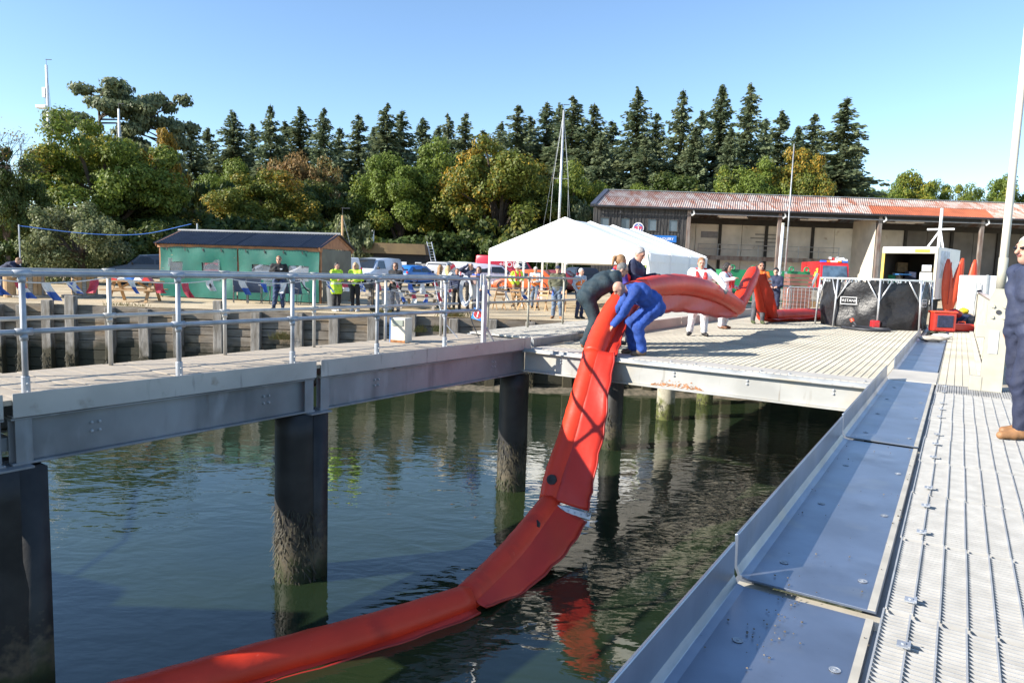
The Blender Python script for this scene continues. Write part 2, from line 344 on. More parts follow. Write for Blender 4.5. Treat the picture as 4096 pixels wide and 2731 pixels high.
for bb in (-7.9, -6.5):
    b = MB(); b.beam(Rp(10.9, bb, .07), Rp(26.5, bb, .07), .1, .13); b.build("bearer", beam_m, side)
# right-hand walkway: toe boards, blue-grey plates in stepped lengths, grating
walk = thing("quay_walkway", "grey metal walkway with blue steel plates and upturned edge on the right", "walkway", tuple(Rp(6, .2, 0)))
overlay(steel_plate, (.50, .45, .36), 1.6, .58, .95); overlay(steel_plate, (.10, .10, .11), 55, .70, .78); overlay(steel_plate, (.40, .42, .46), 9, .60, .80, stretch=(.25, .25, 1)); overlay(steel_plate, (.15, .17, .20), 2.3, .58, .8)
plate2 = mat("dusty_plate_edge", (.50, .46, .38), .7, .1, .12, 6, .05, 40)
steps = ((.2, 3.205, -.022), (3.25, 6.715, 0.0), (6.76, 11.15, .015))
for i, (a0, a1, z) in enumerate(steps):
    prof = [(-.792, z + .20), (-.780, z + .205), (-.776, z + .2), (-.772, z + .05), (-.755, z + .012), (-.72, z + .004), (-.19, z + .004), (-.185, z - .008), (-.72, z - .008), (-.765, z + .0), (-.784, z + .04)]
    b = MB(); b.loft([[Rp(a0, x, y) for x, y in prof], [Rp(a1, x, y) for x, y in prof]]); o = b.build("folded_plate", steel_plate, walk, bevel=.0015)
    MB().beam(Rp(a0, -.205, z + .0062), Rp(a1, -.205, z + .0062), .03, .003).build("worn_edge", plate2, o)
    for k in range(int((a1 - a0) / 1.15) + 1):
        for bb in (-.62, -.27):
            aa = a0 + .3 + k * 1.1
            if aa > a1 - .05: continue
            c = Rp(aa, bb, z + .006); b = MB(); b.lathe([(.021, 0), (.021, .0015), (.017, .0015), (.016, .0005)], c, 14); b.lathe([(.006, 0), (.006, .003)], c, 6); b.build("bolt", galv_d, o)
for a0, a1 in ((12.62, 15.5), (15.53, 18.3), (18.33, 21.2)):
    prof = [(-.79, .2), (-.776, .2), (-.77, .03), (-.74, .006), (-.19, .006), (-.19, -.006), (-.76, -.006), (-.79, .03)]
    MB().loft([[Rp(a0, x, y) for x, y in prof], [Rp(a1, x, y) for x, y in prof]]).build("folded_plate", steel_plate, walk, bevel=.0015)
b = MB(); c = Rp(11.87, -.48, .012); b.box(c, (.62, 1.35, .02), rotz(-TR)); b.build("threshold_plate", edge_m, walk, bevel=.004)
def nearg(name, a0, a1, b0, b1, m, pitch=.0333):
    return grating(name, Rp, a0, a1, b0, b1, .01, m, walk, pitch=pitch, rod=.098, h=.032, th=.005)
a0 = .3; i = 0
while a0 < 10.4:
    nearg("grating_panel", a0, a0 + .995, -.165 + (.006 if i % 2 else 0), .83, grate_n); nearg("grating_panel", a0, a0 + .995, .84, 1.84, grate_n)
    for k in range(1 if i % 2 else 2):
        c = Rp(a0 + .12 + .55 * k, -.07, .024); b = MB(); b.box(c, (.045, .05, .006), rotz(-TR)); b.box(c + RB * .02 + Vector((0, 0, .004)), (.008, .05, .012), rotz(-TR)); b.lathe([(.009, 0), (.009, .008)], c, 6); b.build("grating_clip", galv, walk)
    a0 += 1.0; i += 1
rib_m = mat("ribbed_grey_decking", (.36, .35, .33), .8, 0, .2, 3, .2, 40)
for k in range(9):
    b = MB(); b0 = -.16 + k * .235
    for j in range(9): b.beam(Rp(10.42, b0 + .012 + j * .0255, .012), Rp(11.25, b0 + .012 + j * .0255, .012), .016, .014)
    b.beam(Rp(10.42, b0 + .113, .002), Rp(11.25, b0 + .113, .002), .228, .012); b.build("ribbed_board", rib_m, walk)
a0 = 11.3
while a0 < 26: nearg("grating_panel", a0, a0 + 1.19, -.165, .33, grate_l, .04); a0 += 1.2
b = MB(); b.beam(Rp(11.4, .37, .02), Rp(27, .37, .02), .09, .05); b.build("kerb_strip", edge_m, walk)
a0 = 11.3
while a0 < 20:
    for k in range(8):
        b = MB(); b.beam(Rp(a0 + k * .14, .45, .0), Rp(a0 + k * .14, 2.6, .0), .125, .03); b.build("plank", planks_m, walk)
    a0 += 1.12
for bb in (-.75, -.2, .35, .83, 1.8):
    b = MB(); b.beam(Rp(.2, bb, -.14), Rp(27, bb, -.14), .09, .2); b.build("bearer", beam_m, walk)
for k, a in enumerate((3.4, 9.5)): pile(walk, Rp(a, .1, 0), .25, -.25, 50 + k, False, False)

# gravel kicked onto the plates
rd = random.Random(12); b = MB()
for i in range(150):
    a, bb = (rd.gauss(3.0, .25), rd.gauss(-.52, .06)) if i % 3 == 0 else (rd.uniform(1, 11), rd.choice((-.185, -.2, -.70)) + rd.gauss(0, .012)) if i % 3 == 1 else (rd.uniform(1, 10), rd.uniform(-.72, -.2))
    r = rd.uniform(.002, .006); zz = .006 if a > 6.76 else (0 if a > 3.25 else -.022); b.ell(Rp(a, bb, zz + .012), (r, r * .8, r * .7), 5, 4)
o = b.build("grit", mat("grit", (.13, .11, .09), .9, 0, .6, 40), walk); o["kind"] = "stuff"
for a in (3.228, 6.738): MB().beam(Rp(a, -.77, -.045), Rp(a, -.17, -.045), .14, .014).build("joint_strip", plate2, walk)
# ------------------------------------------------------------------ gravel yard, hill
gravel_m = mat("gravel", (.38, .29, .17), .95, 0, .3, .5, .9, 26, c2=(.56, .45, .29)); overlay(gravel_m, (.66, .58, .44), 38, .58, .70); overlay(gravel_m, (.17, .12, .07), 31, .62, .72)
xs = list(np.linspace(-90, 4.5, 40)) + list(np.linspace(5, 9.4, 9)) + list(np.linspace(10, 110, 26)); ys = [23.02, 26, 30] + list(np.linspace(33, 46, 12)) + [55, 70, 90, 120, 180, 320]
b = MB(); b.add([(x, y, ground(x, y)) for y in ys for x in xs], [(j * len(xs) + i, j * len(xs) + i + 1, (j + 1) * len(xs) + i + 1, (j + 1) * len(xs) + i) for j in range(len(ys) - 1) for i in range(len(xs) - 1)])
tag(b.build("gravel_yard", gravel_m, smooth=True), kind="structure")
hill_m = mat("woodland_floor", (.025, .03, .012), .95, 0, .4, .2, .3, 3)
b = MB(); n = 40; hx = np.linspace(-170, 170, n); hy = [84, 95, 110, 130, 160, 220, 400]
def hz(x, y): return max(-.1, (y - 86) * .10 * (1 if x < 45 else max(.12, 1 - (x - 45) / 40)) + 1.2 * math.sin(x * .07)) if y > 84 else -.1
b.add([(x, y, hz(x, y)) for y in hy for x in hx], [(j * n + i, j * n + i + 1, (j + 1) * n + i + 1, (j + 1) * n + i) for j in range(len(hy) - 1) for i in range(n - 1)])
tag(b.build("hill", hill_m, smooth=True), kind="structure")
# ------------------------------------------------------------------ timber quay wall
qw = thing("quay_wall", "old timber quay wall of posts and planks below the gravel", "quay wall", (0, 23, ZG))
qw_m = mat("old_quay_timber", (.10, .078, .056), .85, 0, .35, 1.6, .6, 12, c2=(.24, .205, .165), stretch=(1, 1, 5), lo=.3, hi=.7); overlay(qw_m, (.26, .18, .10), .9, .5, .75, stretch=(1, 1, 2.5)); overlay(qw_m, (.028, .026, .014), 1.6, .35, .6, -2.25, -.75)
post_m = mat("old_quay_post", (.14, .12, .095), .85, 0, .3, 3, .5, 14, c2=(.29, .265, .235), stretch=(3, 3, .6)); overlay(post_m, (.05, .042, .022), 2.5, .38, .62, -2.3, -1.0)
pu = [-420, -280, -140, -20, 76, 178, 272, 428, 567, 700, 861, 1010, 1180, 1322, 1475, 1630, 1800, 1950, 2105, 2260, 2420, 2580, 2740, 2900, 3060, 3220, 3380]
px = [(u - 2048) / 2800 * 23.0 + .12 for u in pu]
for i, x in enumerate(px):
    rd = random.Random(i); tall = .02 + (.28 if i in (6, 10) else (.12 if i % 5 == 0 else rd.uniform(-.1, .03)))
    b = MB(); w = rd.uniform(.26, .34); b.box((x, 22.86, (ZG + tall - 3.2) / 2), (w, .22, ZG + tall + 3.2), Matrix.Rotation(rd.uniform(-.012, .012), 3, 'Y')); o = b.build("post", post_m, qw, bevel=.02)
    if i % 2 == 0 or i < 8: weed(o, (x, 22.74, ZW - .02), .0 + .12, .75, 130, 100 + i, 3.14, math.pi)
    if i + 1 < len(px):
        z = ZG - .01; k = 0
        while z > -2.9:
            h = rd.uniform(.24, .34); x0, x1 = x + .02, px[i + 1] - .02; yy = 22.99 + rd.uniform(-.03, .012)
            b = MB(); b.box(((x0 + x1) / 2, yy, z - h / 2), (x1 - x0, .09, h - rd.uniform(.008, .03)), Matrix.Rotation(rd.uniform(-.007, .007), 3, 'Y')); b.build("plank", qw_m, qw, bevel=.008); z -= h; k += 1
MB().box((0, 23.3, -1.6), (120, .3, 2.6)).build("backing", mat("black_mud", (.012, .011, .008), .9), qw)
bankm = mat("weedy_shingle", (.06, .055, .035), .95, 0, .5, 6, .8, 20, c2=(.17, .14, .10))
b = MB(); n = 50; b.add([(x, y, z + .05 * math.sin(x * 3 + y * 5)) for (y, z) in ((21.6, -2.75), (22.3, -2.56), (22.85, -2.42)) for x in np.linspace(-4, 14, n)], [(j * n + i, j * n + i + 1, (j + 1) * n + i + 1, (j + 1) * n + i) for j in range(2) for i in range(n - 1)])
tag(b.build("foreshore", bankm, smooth=True), kind="structure")
# dry grass tufts growing out of the wall top
grass_m = mat("dry_grass", (.30, .22, .08), .9, 0, .3, 5, c2=(.16, .17, .05))
def tuft(x, y, z, n, h, seed, label, spread=.25, m=None):
    rd = random.Random(seed); b = MB()
    for _ in range(n):
        p = Vector((x + rd.gauss(0, spread * .5), y + rd.gauss(0, .05), z)); d = Vector((rd.uniform(-.5, .5), rd.uniform(-.5, .2), rd.uniform(.5, 1))).normalized() * h * rd.uniform(.5, 1.1); s = Vector((.008, .003, 0)); q = p + d * .6; e = q + d * .5 - Vector((0, 0, h * .25))
        b.add([p - s, p + s, q + s * .7, q - s * .7, e], [(0, 1, 2, 3), (3, 2, 4)])
    o = b.build("grass_tuft", m or grass_m); tag(o, label, "grass", "plants in the quay wall"); o.select_set(False); return o
tuft(-7.5, 22.78, -1.15, 200, .38, 1, "brown dried plant hanging low on the quay wall behind the jetty railing", .3)
tuft(-3.05, 22.8, -.75, 150, .32, 2, "tawny dry grass clump on the wall right of the fuel pump")
tuft(-2.35, 22.8, -.72, 120, .34, 3, "green and straw grass clump on the wall below the group of five people", m=mat("green_grass", (.12, .14, .03), .9, 0, .3, 5, c2=(.32, .27, .10)))
tuft(-2.0, 23.25, ZG, 170, .42, 4, "dead seed heads standing at the quay edge before the seated group", .5)
tuft(-4.35, 23.2, ZG, 90, .35, 5, "dry weeds at the quay edge below the woman in black", .3)
tuft(-13., 23.3, ZG, 60, .2, 6, "sparse weeds at the gravel edge below the picnic table", .8)
# ------------------------------------------------------------------ green canvas hut
hut = thing("canvas_hut", "green tarpaulin sided timber hut with dark corrugated roof on the gravel", "hut", (-14.8, 29.3, ZG), R_(-10))
HL, HD, HE = 7.2, 3.0, 2.2
tarp = mat("green_tarpaulin", (.004, .10, .074), .42, 0, .15, 1.5, .3, 5); overlay(tarp, (.26, .20, .10), 2.4, .70, .8, stretch=(1, 1, 3))
tarp2 = mat("grey_green_mesh", (.12, .13, .10), .6, 0, .2, 2, .2, 8); roofm = mat("dark_corrugated_sheet", (.035, .042, .06), .5, .1, .2, 3); clearp = mat("clear_plastic_window", (.16, .19, .24), .12, 0, .25, 3, .25, 4, alpha=.32, spec=.8)
timber = mat("orange_timber", (.36, .17, .08), .7, 0, .2, 4, .2, 20)
def corr(x0, x1, y0, z0, y1, z1, pitch, amp, xs0=0., xs1=0.):
    b = MB(); n = max(3, int((x1 - x0) / pitch * 6)); top = []; bot = []
    for i in range(n + 1):
        x = x0 + (x1 - x0) * i / n; h = amp * math.sin(2 * math.pi * x / pitch); bot.append((x + xs0, y0, z0 + h)); top.append((x + xs1, y1, z1 + h))
    b.loft([bot, top], closed=False, cap=False); th = .012
    return b
k = 8
for i in range(k):
    x0 = -.12 + (HL + .24) * i / k; x1 = -.12 + (HL + .24) * (i + 1) / k + .03
    corr(x0, x1, -.22, HE + .02 + .004 * (i % 2), HD / 2, HE + .62 + .004 * (i % 2), .12, .024).build("roof_sheet", roofm, hut, smooth=True, local=True)
    corr(x0, x1, HD + .22, HE + .02, HD / 2, HE + .62, .12, .024).build("roof_sheet", roofm, hut, smooth=True, local=True)
MB().tube([(-.15, HD / 2, HE + .64), (HL + .15, HD / 2, HE + .64)], .06, 8).build("ridge_cap", mat("grey_ridge", (.2, .21, .22), .6), hut, local=True)
for x in (0.05, HL / 2, HL - .05):
    for y in (.05, HD - .05): MB().box((x, y, HE / 2), (.09, .09, HE)).build("post", timber, hut, local=True)
for y in (-.01, HD + .01): MB().box((HL / 2, y, HE - .07), (HL + .1, .06, .14)).build("eave_beam", timber, hut, local=True)
for x in (.02, HL - .02):
    MB().prism([(0, HE), (HD, HE), (HD / 2, HE + .57)], 0, .04, rotz(R_(90)), (x + .02, 0, 0)).build("gable_board", timber, hut, local=True)
    for s in (0, 1):
        MB().beam((x + .03 * (1 if x > 1 else -1), (-.2 if s == 0 else HD + .2), HE - .03), (x + .03 * (1 if x > 1 else -1), HD / 2, HE + .58), .03, .12).build("barge_board", timber, hut, local=True)
def curtain(x0, x1, z0, z1, y, m, name, seed, nx=30, nz=14, amp=.03):
    rd = random.Random(seed); ph = [rd.uniform(0, 6) for _ in range(8)]; b = MB(); pts = []
    for j in range(nz + 1):
        for i in range(nx + 1):
            s = i / nx; t = j / nz; d = amp * (math.sin(s * 19 + ph[0] + 2 * t) * .4 + math.sin(s * 7 - t * 4 + ph[1]) * .6 + math.sin(t * 6 + s * 3 + ph[2]) * .5) * (0.4 + .6 * math.sin(math.pi * t)); pts.append((x0 + (x1 - x0) * s, y + d, z0 + (z1 - z0) * t + .012 * math.sin(s * 25 + ph[3]) * t))
    b.add(pts, [(j * (nx + 1) + i, j * (nx + 1) + i + 1, (j + 1) * (nx + 1) + i + 1, (j + 1) * (nx + 1) + i) for j in range(nz) for i in range(nx)])
    return b
cw = 2 * [0]
for i, (x0, x1) in enumerate(((.08, HL / 2 - .03), (HL / 2 + .03, HL - .06))):
    # curtain in four bands around its two windows
    wz0, wz1 = .86, 1.52; w = [(x0 + .45, x0 + 1.05), (x0 + 1.95, x0 + 2.6)] if i == 0 else [(x0 + .62, x0 + 1.5), (x0 + 2.2, x0 + 3.1)]
    c = curtain(x0, x1, .05, HE - .1, -.06, tarp, "curtain", i, 40, 20, .055)
    keep = []
    for f in c.f:
        cx = sum(c.v[q][0] for q in f) / 4; cz = sum(c.v[q][2] for q in f) / 4
        keep.append(not any(a < cx < e and wz0 < cz < wz1 for a, e in w))
    c.f = [f for f, q in zip(c.f, keep) if q]; c.m = [0] * len(c.f); o = c.build("curtain", tarp, hut, smooth=True, local=True)
    for a, e in w: MB().box(((a + e) / 2, -.03, (wz0 + wz1) / 2), (e - a + .2, .004, wz1 - wz0 + .22)).build("window", clearp, o, local=True)
    for q in range(4):
        xx = x0 + .35 + q * .82; MB().prism([(-.03, 0), (.03, .02), (.06, -.1), (.03, -.11)], -.085, -.075, None, (xx, -.03, HE - .16)).build("tie", blackm, o, local=True)
curtain(.06, HD - .06, .05, HE - .1, 0, tarp2, "c", 9, 20, 12)
c = curtain(.06, HD - .06, .05, HE - .02, 0, tarp2, "c", 9, 20, 12); c.v = [(HL + .02 + y, x, z) for x, y, z in c.v]; c.build("end_curtain", tarp2, hut, smooth=True, local=True)
c = curtain(.06, HD - .06, .05, HE - .02, 0, tarp, "c", 10, 20, 12); c.v = [(-.02 + y, x, z) for x, y, z in c.v]; c.build("end_curtain", tarp, hut, smooth=True, local=True)
MB().tube([(.75, HD / 2, HE + .6), (.75, HD / 2, HE + .95)], .03).build("vent_pipe", galv_d, hut, local=True)
# ------------------------------------------------------------------ white event tent
tent = thing("event_tent", "large white frame tent with pitched roof and open gable on the gravel", "tent", (2.5, 31.6, ZG))
tw = mat("white_tent_canvas", (.84, .84, .83), .5, 0, .03, 1.2, .06, 3)
G0, G1, GA, ax = Vector((-1.15, 32, 0)), Vector((5.28, 27.8, 0)), Vector((2.07, 29.9, 0)), Vector((.547, .837, 0))
EZ, AZ, VH, BAY, NB = 2.2, 3.56, .47, 2.35, 3
def tp(base, s, z): q = base + ax * s; return Vector((q.x, q.y, z))
b = MB(); fr = [tp(G0, 0, EZ - VH), tp(G1, 0, EZ - VH), tp(G1, 0, EZ), tp(GA, 0, AZ), tp(G0, 0, EZ)]; bk = [p + ax * .03 for p in fr]; b.loft([fr, bk]); b.build("front_gable", tw, tent)
for k in range(NB):
    for side, base in ((0, G0), (1, G1)):
        b = MB(); nu, nv = 8, 8; pts = []
        for j in range(nv + 1):
            for i in range(nu + 1):
                s = k * BAY + BAY * i / nu; t = j / nv; p = tp(base, s, 0) * (1 - t) + tp(GA, s, 0) * t; sag = .07 * math.sin(math.pi * i / nu) * math.sin(math.pi * min(1, t + .15)); p.z = EZ + (AZ - EZ) * t - sag; pts.append(p)
        b.add(pts, [(j * (nu + 1) + i, j * (nu + 1) + i + 1, (j + 1) * (nu + 1) + i + 1, (j + 1) * (nu + 1) + i) for j in range(nv) for i in range(nu)]); o = b.build("roof_panel", tw, tent, smooth=True)
        b = MB(); v0 = [tp(base, k * BAY + BAY * q / 6, EZ - .02) for q in range(7)]; v1 = [p + Vector((.02 * math.sin(q * 2.), -.04, -.33)) for q, p in enumerate(v0)]; b.loft([v0, v1], closed=False, cap=False); b.build("valance", tw, o)
        if side == 1:
            b = MB(); n = 24; v0 = [tp(base, k * BAY + BAY * q / n, EZ - .25) + Vector((.015 * math.sin(q * 2.1), 0, 0)) for q in range(n + 1)]; v1 = [Vector((p.x, p.y, ground(p.x, p.y) + .02)) for p in v0]; b.loft([v0, v1], closed=False, cap=False); b.build("side_wall", tw, tent, smooth=True)
    MB().tube([tp(G1, (k + 0) * BAY, EZ + .03), tp(GA, k * BAY, AZ + .04), tp(G0, k * BAY, EZ + .03)], .05, 8).build("rafter", tw, tent)
MB().tube([tp(G1, NB * BAY, EZ + .03), tp(GA, NB * BAY, AZ + .04), tp(G0, NB * BAY, EZ + .03)], .05, 8).build("rafter", tw, tent)
b = MB(); fr = [tp(G0, NB * BAY, EZ - VH), tp(G1, NB * BAY, EZ - VH), tp(G1, NB * BAY, EZ), tp(GA, NB * BAY, AZ), tp(G0, NB * BAY, EZ)]; b.poly(fr); b.build("back_gable", tw, tent)
for k in range(NB + 1):
    for base in (G0, G1):
        p = tp(base, k * BAY, 0); MB().beam((p.x, p.y, ground(p.x, p.y)), (p.x, p.y, EZ), .1, .1).build("pole", tw, tent)
for f in (.24,): 
    p = G0 * (1 - f) + G1 * f; MB().beam((p.x, p.y, ZG), (p.x, p.y, EZ - .3), .09, .09).build("pole", whitep, tent)
for p in ((2.55, 37.5), (-.4, 33.5)): MB().beam((p[0], p[1], ZG), (p[0], p[1], EZ), .09, .09).build("pole", whitep, tent)
MB().tube([G1 + Vector((-.05, -.05, 2.15)), G1 + Vector((-.25, -.25, .9)), G1 + Vector((-.3, -.35, -.1))], .014, 6).build("guy_strap", mat("lime_strap", (.4, .65, .12), .6), tent)
# ------------------------------------------------------------------ boat shed
shed = thing("boat_shed", "long open fronted boat shed with rusty corrugated roof and black boarded end", "shed", (30, 75, 0))
SY, SE, RY, RZ = 72.0, 8.25, 77.0, 10.15; RX0, RX1 = 7.7, 64.0
rroof = mat("rusty_corrugated_roof", (.40, .31, .27), .75, 0, .3, .9, .1, 10, c2=(.54, .49, .45), stretch=(1, .6, .6)); overlay(rroof, (.33, .13, .075), 1.1, .40, .68, stretch=(1.6, .5, .5)); overlay(rroof, (.22, .10, .05), 3, .62, .8, stretch=(3, .4, .4))
rroof2 = mat("orange_rust_sheet", (.36, .10, .045), .85, 0, .2, .8, .1, 8)
k = 46
for i in range(k):
    x0 = RX0 + (RX1 - RX0) * i / k; x1 = RX0 + (RX1 - RX0) * (i + 1) / k + .06; ym = (SY + RY) / 2; zm = (SE + RZ) / 2; z = .008 * (i % 2)
    m2 = rroof2 if (23 <= i <= 32 and i % 3 != 4) else rroof
    corr(x0, x1, SY - .5, SE - .18 + z, ym, zm + z, .23, .045, 0, .95).build("roof_sheet", m2, shed, smooth=True)
    corr(x0, x1, ym - .1, zm + .0 + z, RY, RZ + .03 + z, .23, .045, .95, 2.0).build("roof_sheet", rroof, shed, smooth=True)
MB().loft([[(RX0 + 2, RY, RZ), (RX1 + 2, RY, RZ)], [(RX0 + 2.6, RY + 5, SE - .4), (RX1 + 2.6, RY + 5, SE - .4)]], closed=False, cap=False).build("rear_roof", rroof, shed)
MB().beam((RX0 - .02, SY - .5, SE - .1), (RX0 + 2.0, RY, RZ + .1), .5, .1).build("verge", mat("blue_black_verge", (.05, .06, .09), .5), shed)
MB().beam((RX0 + 1.9, RY, RZ + .1), (RX1 + 2, RY, RZ + .1), .3, .06).build("ridge_cap", galv_d, shed)
MB().tube([(RX0 - .3, SY - .6, SE - .3), (RX1, SY - .6, SE - .3)], .11, 8).build("gutter", darkm, shed)
bb_m = mat("black_tarred_boards", (.022, .022, .024), .75, 0, .5, 2, .4, 10, c2=(.075, .072, .07), stretch=(6, 1, .5))
CX0, CX1 = 7.85, 17.4
wins = [(8.56, 9.44), (10.67, 11.53), (13.37, 14.26), (15.52, 16.4)]; WZ0, WZ1 = 5.72, 6.85
x = CX0; i = 0
while x < CX1 - .05:
    rd = random.Random(i); w = rd.uniform(.14, .2); x1 = min(CX1, x + w); yy = 71.95 if i % 2 else 71.985
    segs = [(0, SE - .2)]
    for a, e in wins:
        if x1 > a + .03 and x < e - .03: segs = [(0, WZ0), (WZ1, SE - .2)]
    for z0, z1 in segs: MB().box(((x + x1) / 2, yy, (z0 + z1) / 2), (w - .006 + (.03 if i % 2 else 0), .03, z1 - z0)).build("board", bb_m, shed)
    x = x1; i += 1
MB().box(((CX0 + CX1) / 2, 72.4, SE / 2 - .2), (CX1 - CX0 - .1, .7, SE - .4)).build("inner_wall", bb_m, shed)
wg = mat("grey_window_glass", (.10, .13, .16), .12, 0, .15, .8, spec=.7)
for a, e in wins:
    o = MB().box(((a + e) / 2, 72.0, (WZ0 + WZ1) / 2), (e - a + .02, .06, WZ1 - WZ0 + .02)).build("window", wg, shed)
    b = MB()
    for s in (a - .02, e + .02): b.box((s, 71.93, (WZ0 + WZ1) / 2), (.09, .08, WZ1 - WZ0 + .12))
    for s in (WZ0 - .03, WZ1 + .03): b.box(((a + e) / 2, 71.92, s), (e - a + .2, .1, .08))
    b.build("frame", bb_m, o)
for xx, zz in ((12.5, 6.), (10.4, 5.6)): pass
b = MB(); b.tube([(10.55, 71.8, 7.3), (10.55, 71.8, 6.1)], .05, 6); b.box((10.3, 71.6, 6.0), (.6, .3, .1)); b.lathe([(.08, 0), (.12, .25)], (10.55, 71.6, 7.3), 8); b.build("wall_lamp", darkm, shed)
sgn = thing("shop_sign", "blue rectangular sign with white lettering CHANDLERY on black boards", "sign", (15, 71.8, 4))
MB().box((14.2, 71.86, 4.92), (4.3, .06, .68)).build("panel", mat("sign_blue", (.02, .16, .52), .4, 0, .03), sgn, bevel=.01)
text("lettering", "CHANDLERY", .36, mat("sign_white", (.8, .8, .8), .5), sgn, (14.98, 71.82, 4.91), Matrix.Rotation(R_(90), 3, 'X'), bold=.003, sx=1.02)
rs = thing("round_sign", "round white sign with red and blue panels and a white anchor", "sign", (12.9, 71.8, 5))
RX90 = Matrix.Rotation(R_(90), 3, 'X')
MB().lathe([(.56, 0), (.56, .05)], (12.42, 71.88, 5.93), 32, 0, RX90).build("disc", mat("sign_white", (.8, .8, .8), .5), rs)
b = MB(); b.lathe([(.46, 0), (.46, .01)], (12.42, 71.825, 5.93), 28, 0, RX90); b.build("blue_field", mat("navy_field", (.10, .14, .42), .5), rs)
b = MB(); b.box((12.42, 71.81, 5.95), (.78, .01, .26)); b.build("red_band", mat("pink_red", (.62, .10, .16), .5), rs)
b = MB(); b.box((12.42, 71.795, 5.93), (.08, .012, .7)); b.box((12.42, 71.795, 6.14), (.38, .012, .07)); b.lathe([(.045, 0), (.085, 0), (.085, .012), (.045, .012)], (12.42, 71.8, 6.3), 12, 0, RX90, cap=False)
arc = [(12.42 + .3 * math.sin(t), 71.795, 5.9 - .3 * math.cos(t)) for t in np.linspace(-1.3, 1.3, 12)]; b.tube(arc, .036, 6); b.build("anchor", mat("sign_white", (.8, .8, .8), .5), rs)
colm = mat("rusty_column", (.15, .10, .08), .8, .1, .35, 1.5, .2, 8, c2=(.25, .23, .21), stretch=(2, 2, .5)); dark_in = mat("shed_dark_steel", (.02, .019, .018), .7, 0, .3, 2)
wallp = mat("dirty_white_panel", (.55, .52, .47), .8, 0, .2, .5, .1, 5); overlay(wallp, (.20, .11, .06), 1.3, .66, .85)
for cxx in (17.5, 26.7, 36.85, 47.2, 57.4):
    MB().beam((cxx, 71.9, -.1), (cxx, 71.9, SE - .35), .34, .3, up=(0, 1, 0)).build("column", colm, shed)
    MB().tube([(cxx + .3, 71.5, SE - .35), (cxx + .45, 71.5, SE - .75), (cxx + .2, 71.6, SE - .95)], .09, 8).build("downpipe", mat("pale_pipe", (.55, .56, .55), .5), shed)
MB().box((41, 71.9, SE - .55), (47, .25, .35)).build("eaves_beam", dark_in, shed)
MB().tube([(17.5, 71.6, SE - .75), (62, 71.6, SE - .75)], .05, 6).build("conduit", galv_d, shed)
BW = 79.0
for i in range(18):
    x0 = 17.5 + i * 2.58; d = i > 9
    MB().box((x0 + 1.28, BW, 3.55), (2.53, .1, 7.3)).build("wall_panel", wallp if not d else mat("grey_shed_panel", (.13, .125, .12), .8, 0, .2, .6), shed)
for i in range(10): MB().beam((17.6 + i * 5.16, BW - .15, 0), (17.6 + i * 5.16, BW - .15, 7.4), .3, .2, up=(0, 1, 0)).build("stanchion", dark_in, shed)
MB().box((40, BW - .3, 7.35), (47, .4, .6)).build("wall_head", dark_in, shed)
for i in range(5): MB().beam((17.5 + i * 10, SY, SE - .4), (17.5 + i * 10 + 2, RY, RZ - .4), .3, .3).build("truss", dark_in, shed)
for x, y in ((22.5, 74), (23, 75.2), (32, 74), (31.5, 75), (41, 74), (40.6, 75)): MB().box((x, y, 7.55), (3.0, .22, .12)).build("strip_light", whitep, shed)
# partition with its sunlit edge
corr(0, 4.8, 0, 0, 0, 7.9, .5, .06)
c = corr(0, 4.9, 0, -.1, 0, 7.7, .5, .05); c.v = [(36.6 + y, 72.1 + x, z) for x, y, z in c.v]; c.build("partition", mat("pale_cladding", (.52, .48, .41), .7, 0, .12, .8), shed, smooth=True)
MB().beam((19, BW - 1.6, 3.35), (35, BW - 1.6, 3.35), .5, .45).build("gallery_beam", colm, shed)
b = MB()
for z in (4.1, 4.6): b.tube([(20, BW - 1.7, z + .2), (35.5, BW - 1.7, z + .2)], .035, 5)
for x in np.arange(20, 36, 2.2): b.tube([(x, BW - 1.7, 3.5), (x, BW - 1.7, 4.8)], .035, 5)
b.build("gallery_rail", galv_d, shed)
b = MB(); b.beam((17.8, 76, 4.6), (22, 76, 1.6), .12, .25); b.beam((17.8, 77, 4.6), (22, 77, 1.6), .12, .25)
for i in range(9): b.box((18 + i * .45, 76.5, 4.4 - i * .32), (.3, 1, .05))
b.build("stair", dark_in, shed)
txm = mat("faded_lettering", (.22, .21, .2), .8)
for i, w in enumerate((3.2, 4.2, 3.0, 2.4)): MB().box((28.3, BW - .06, 6.1 - i * .42), (w, .02, .16)).build("faded_sign_line", txm, shed)
MB().box((21.6, BW - .08, 5.9), (1.9, .04, .7)).build("oval_badge", mat("badge_grey", (.2, .2, .22), .6), shed, bevel=.3)
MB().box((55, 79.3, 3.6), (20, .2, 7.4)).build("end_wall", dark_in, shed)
# small cabin with mossy roof in the trees
cab = thing("cabin", "low black cabin with mossy shingle roof and white flue by the wood", "cabin", (-16, 62, 0))
ck = mat("black_cabin_boards", (.02, .02, .022), .8); rfm = mat("mossy_shingles", (.13, .09, .05), .9, 0, .3, 1.5, .3, 8, c2=(.17, .12, .06))
MB().box((-10.5, 63, 1.2), (5.4, 3, 2.4)).build("walls", ck, cab); MB().prism([(-2.9, 0), (2.9, 0), (2.75, .9), (-2.5, .9)], -.2, 3.4, None, (-10.6, 61.2, 2.35)).build("roof", rfm, cab)
MB().tube([(-12.6, 62.5, 3.), (-12.6, 62.5, 4.4)], .11, 8).build("flue", whitep, cab)
for x in (-11.3, -9.7, -8.4): MB().box((x, 61.46, 1.45), (.55, .06, .5)).build("window", whitep, cab)
ld = thing("ladder", "aluminium ladder leaning against the end of the black cabin", "ladder", (-7.4, 61, 0)); 
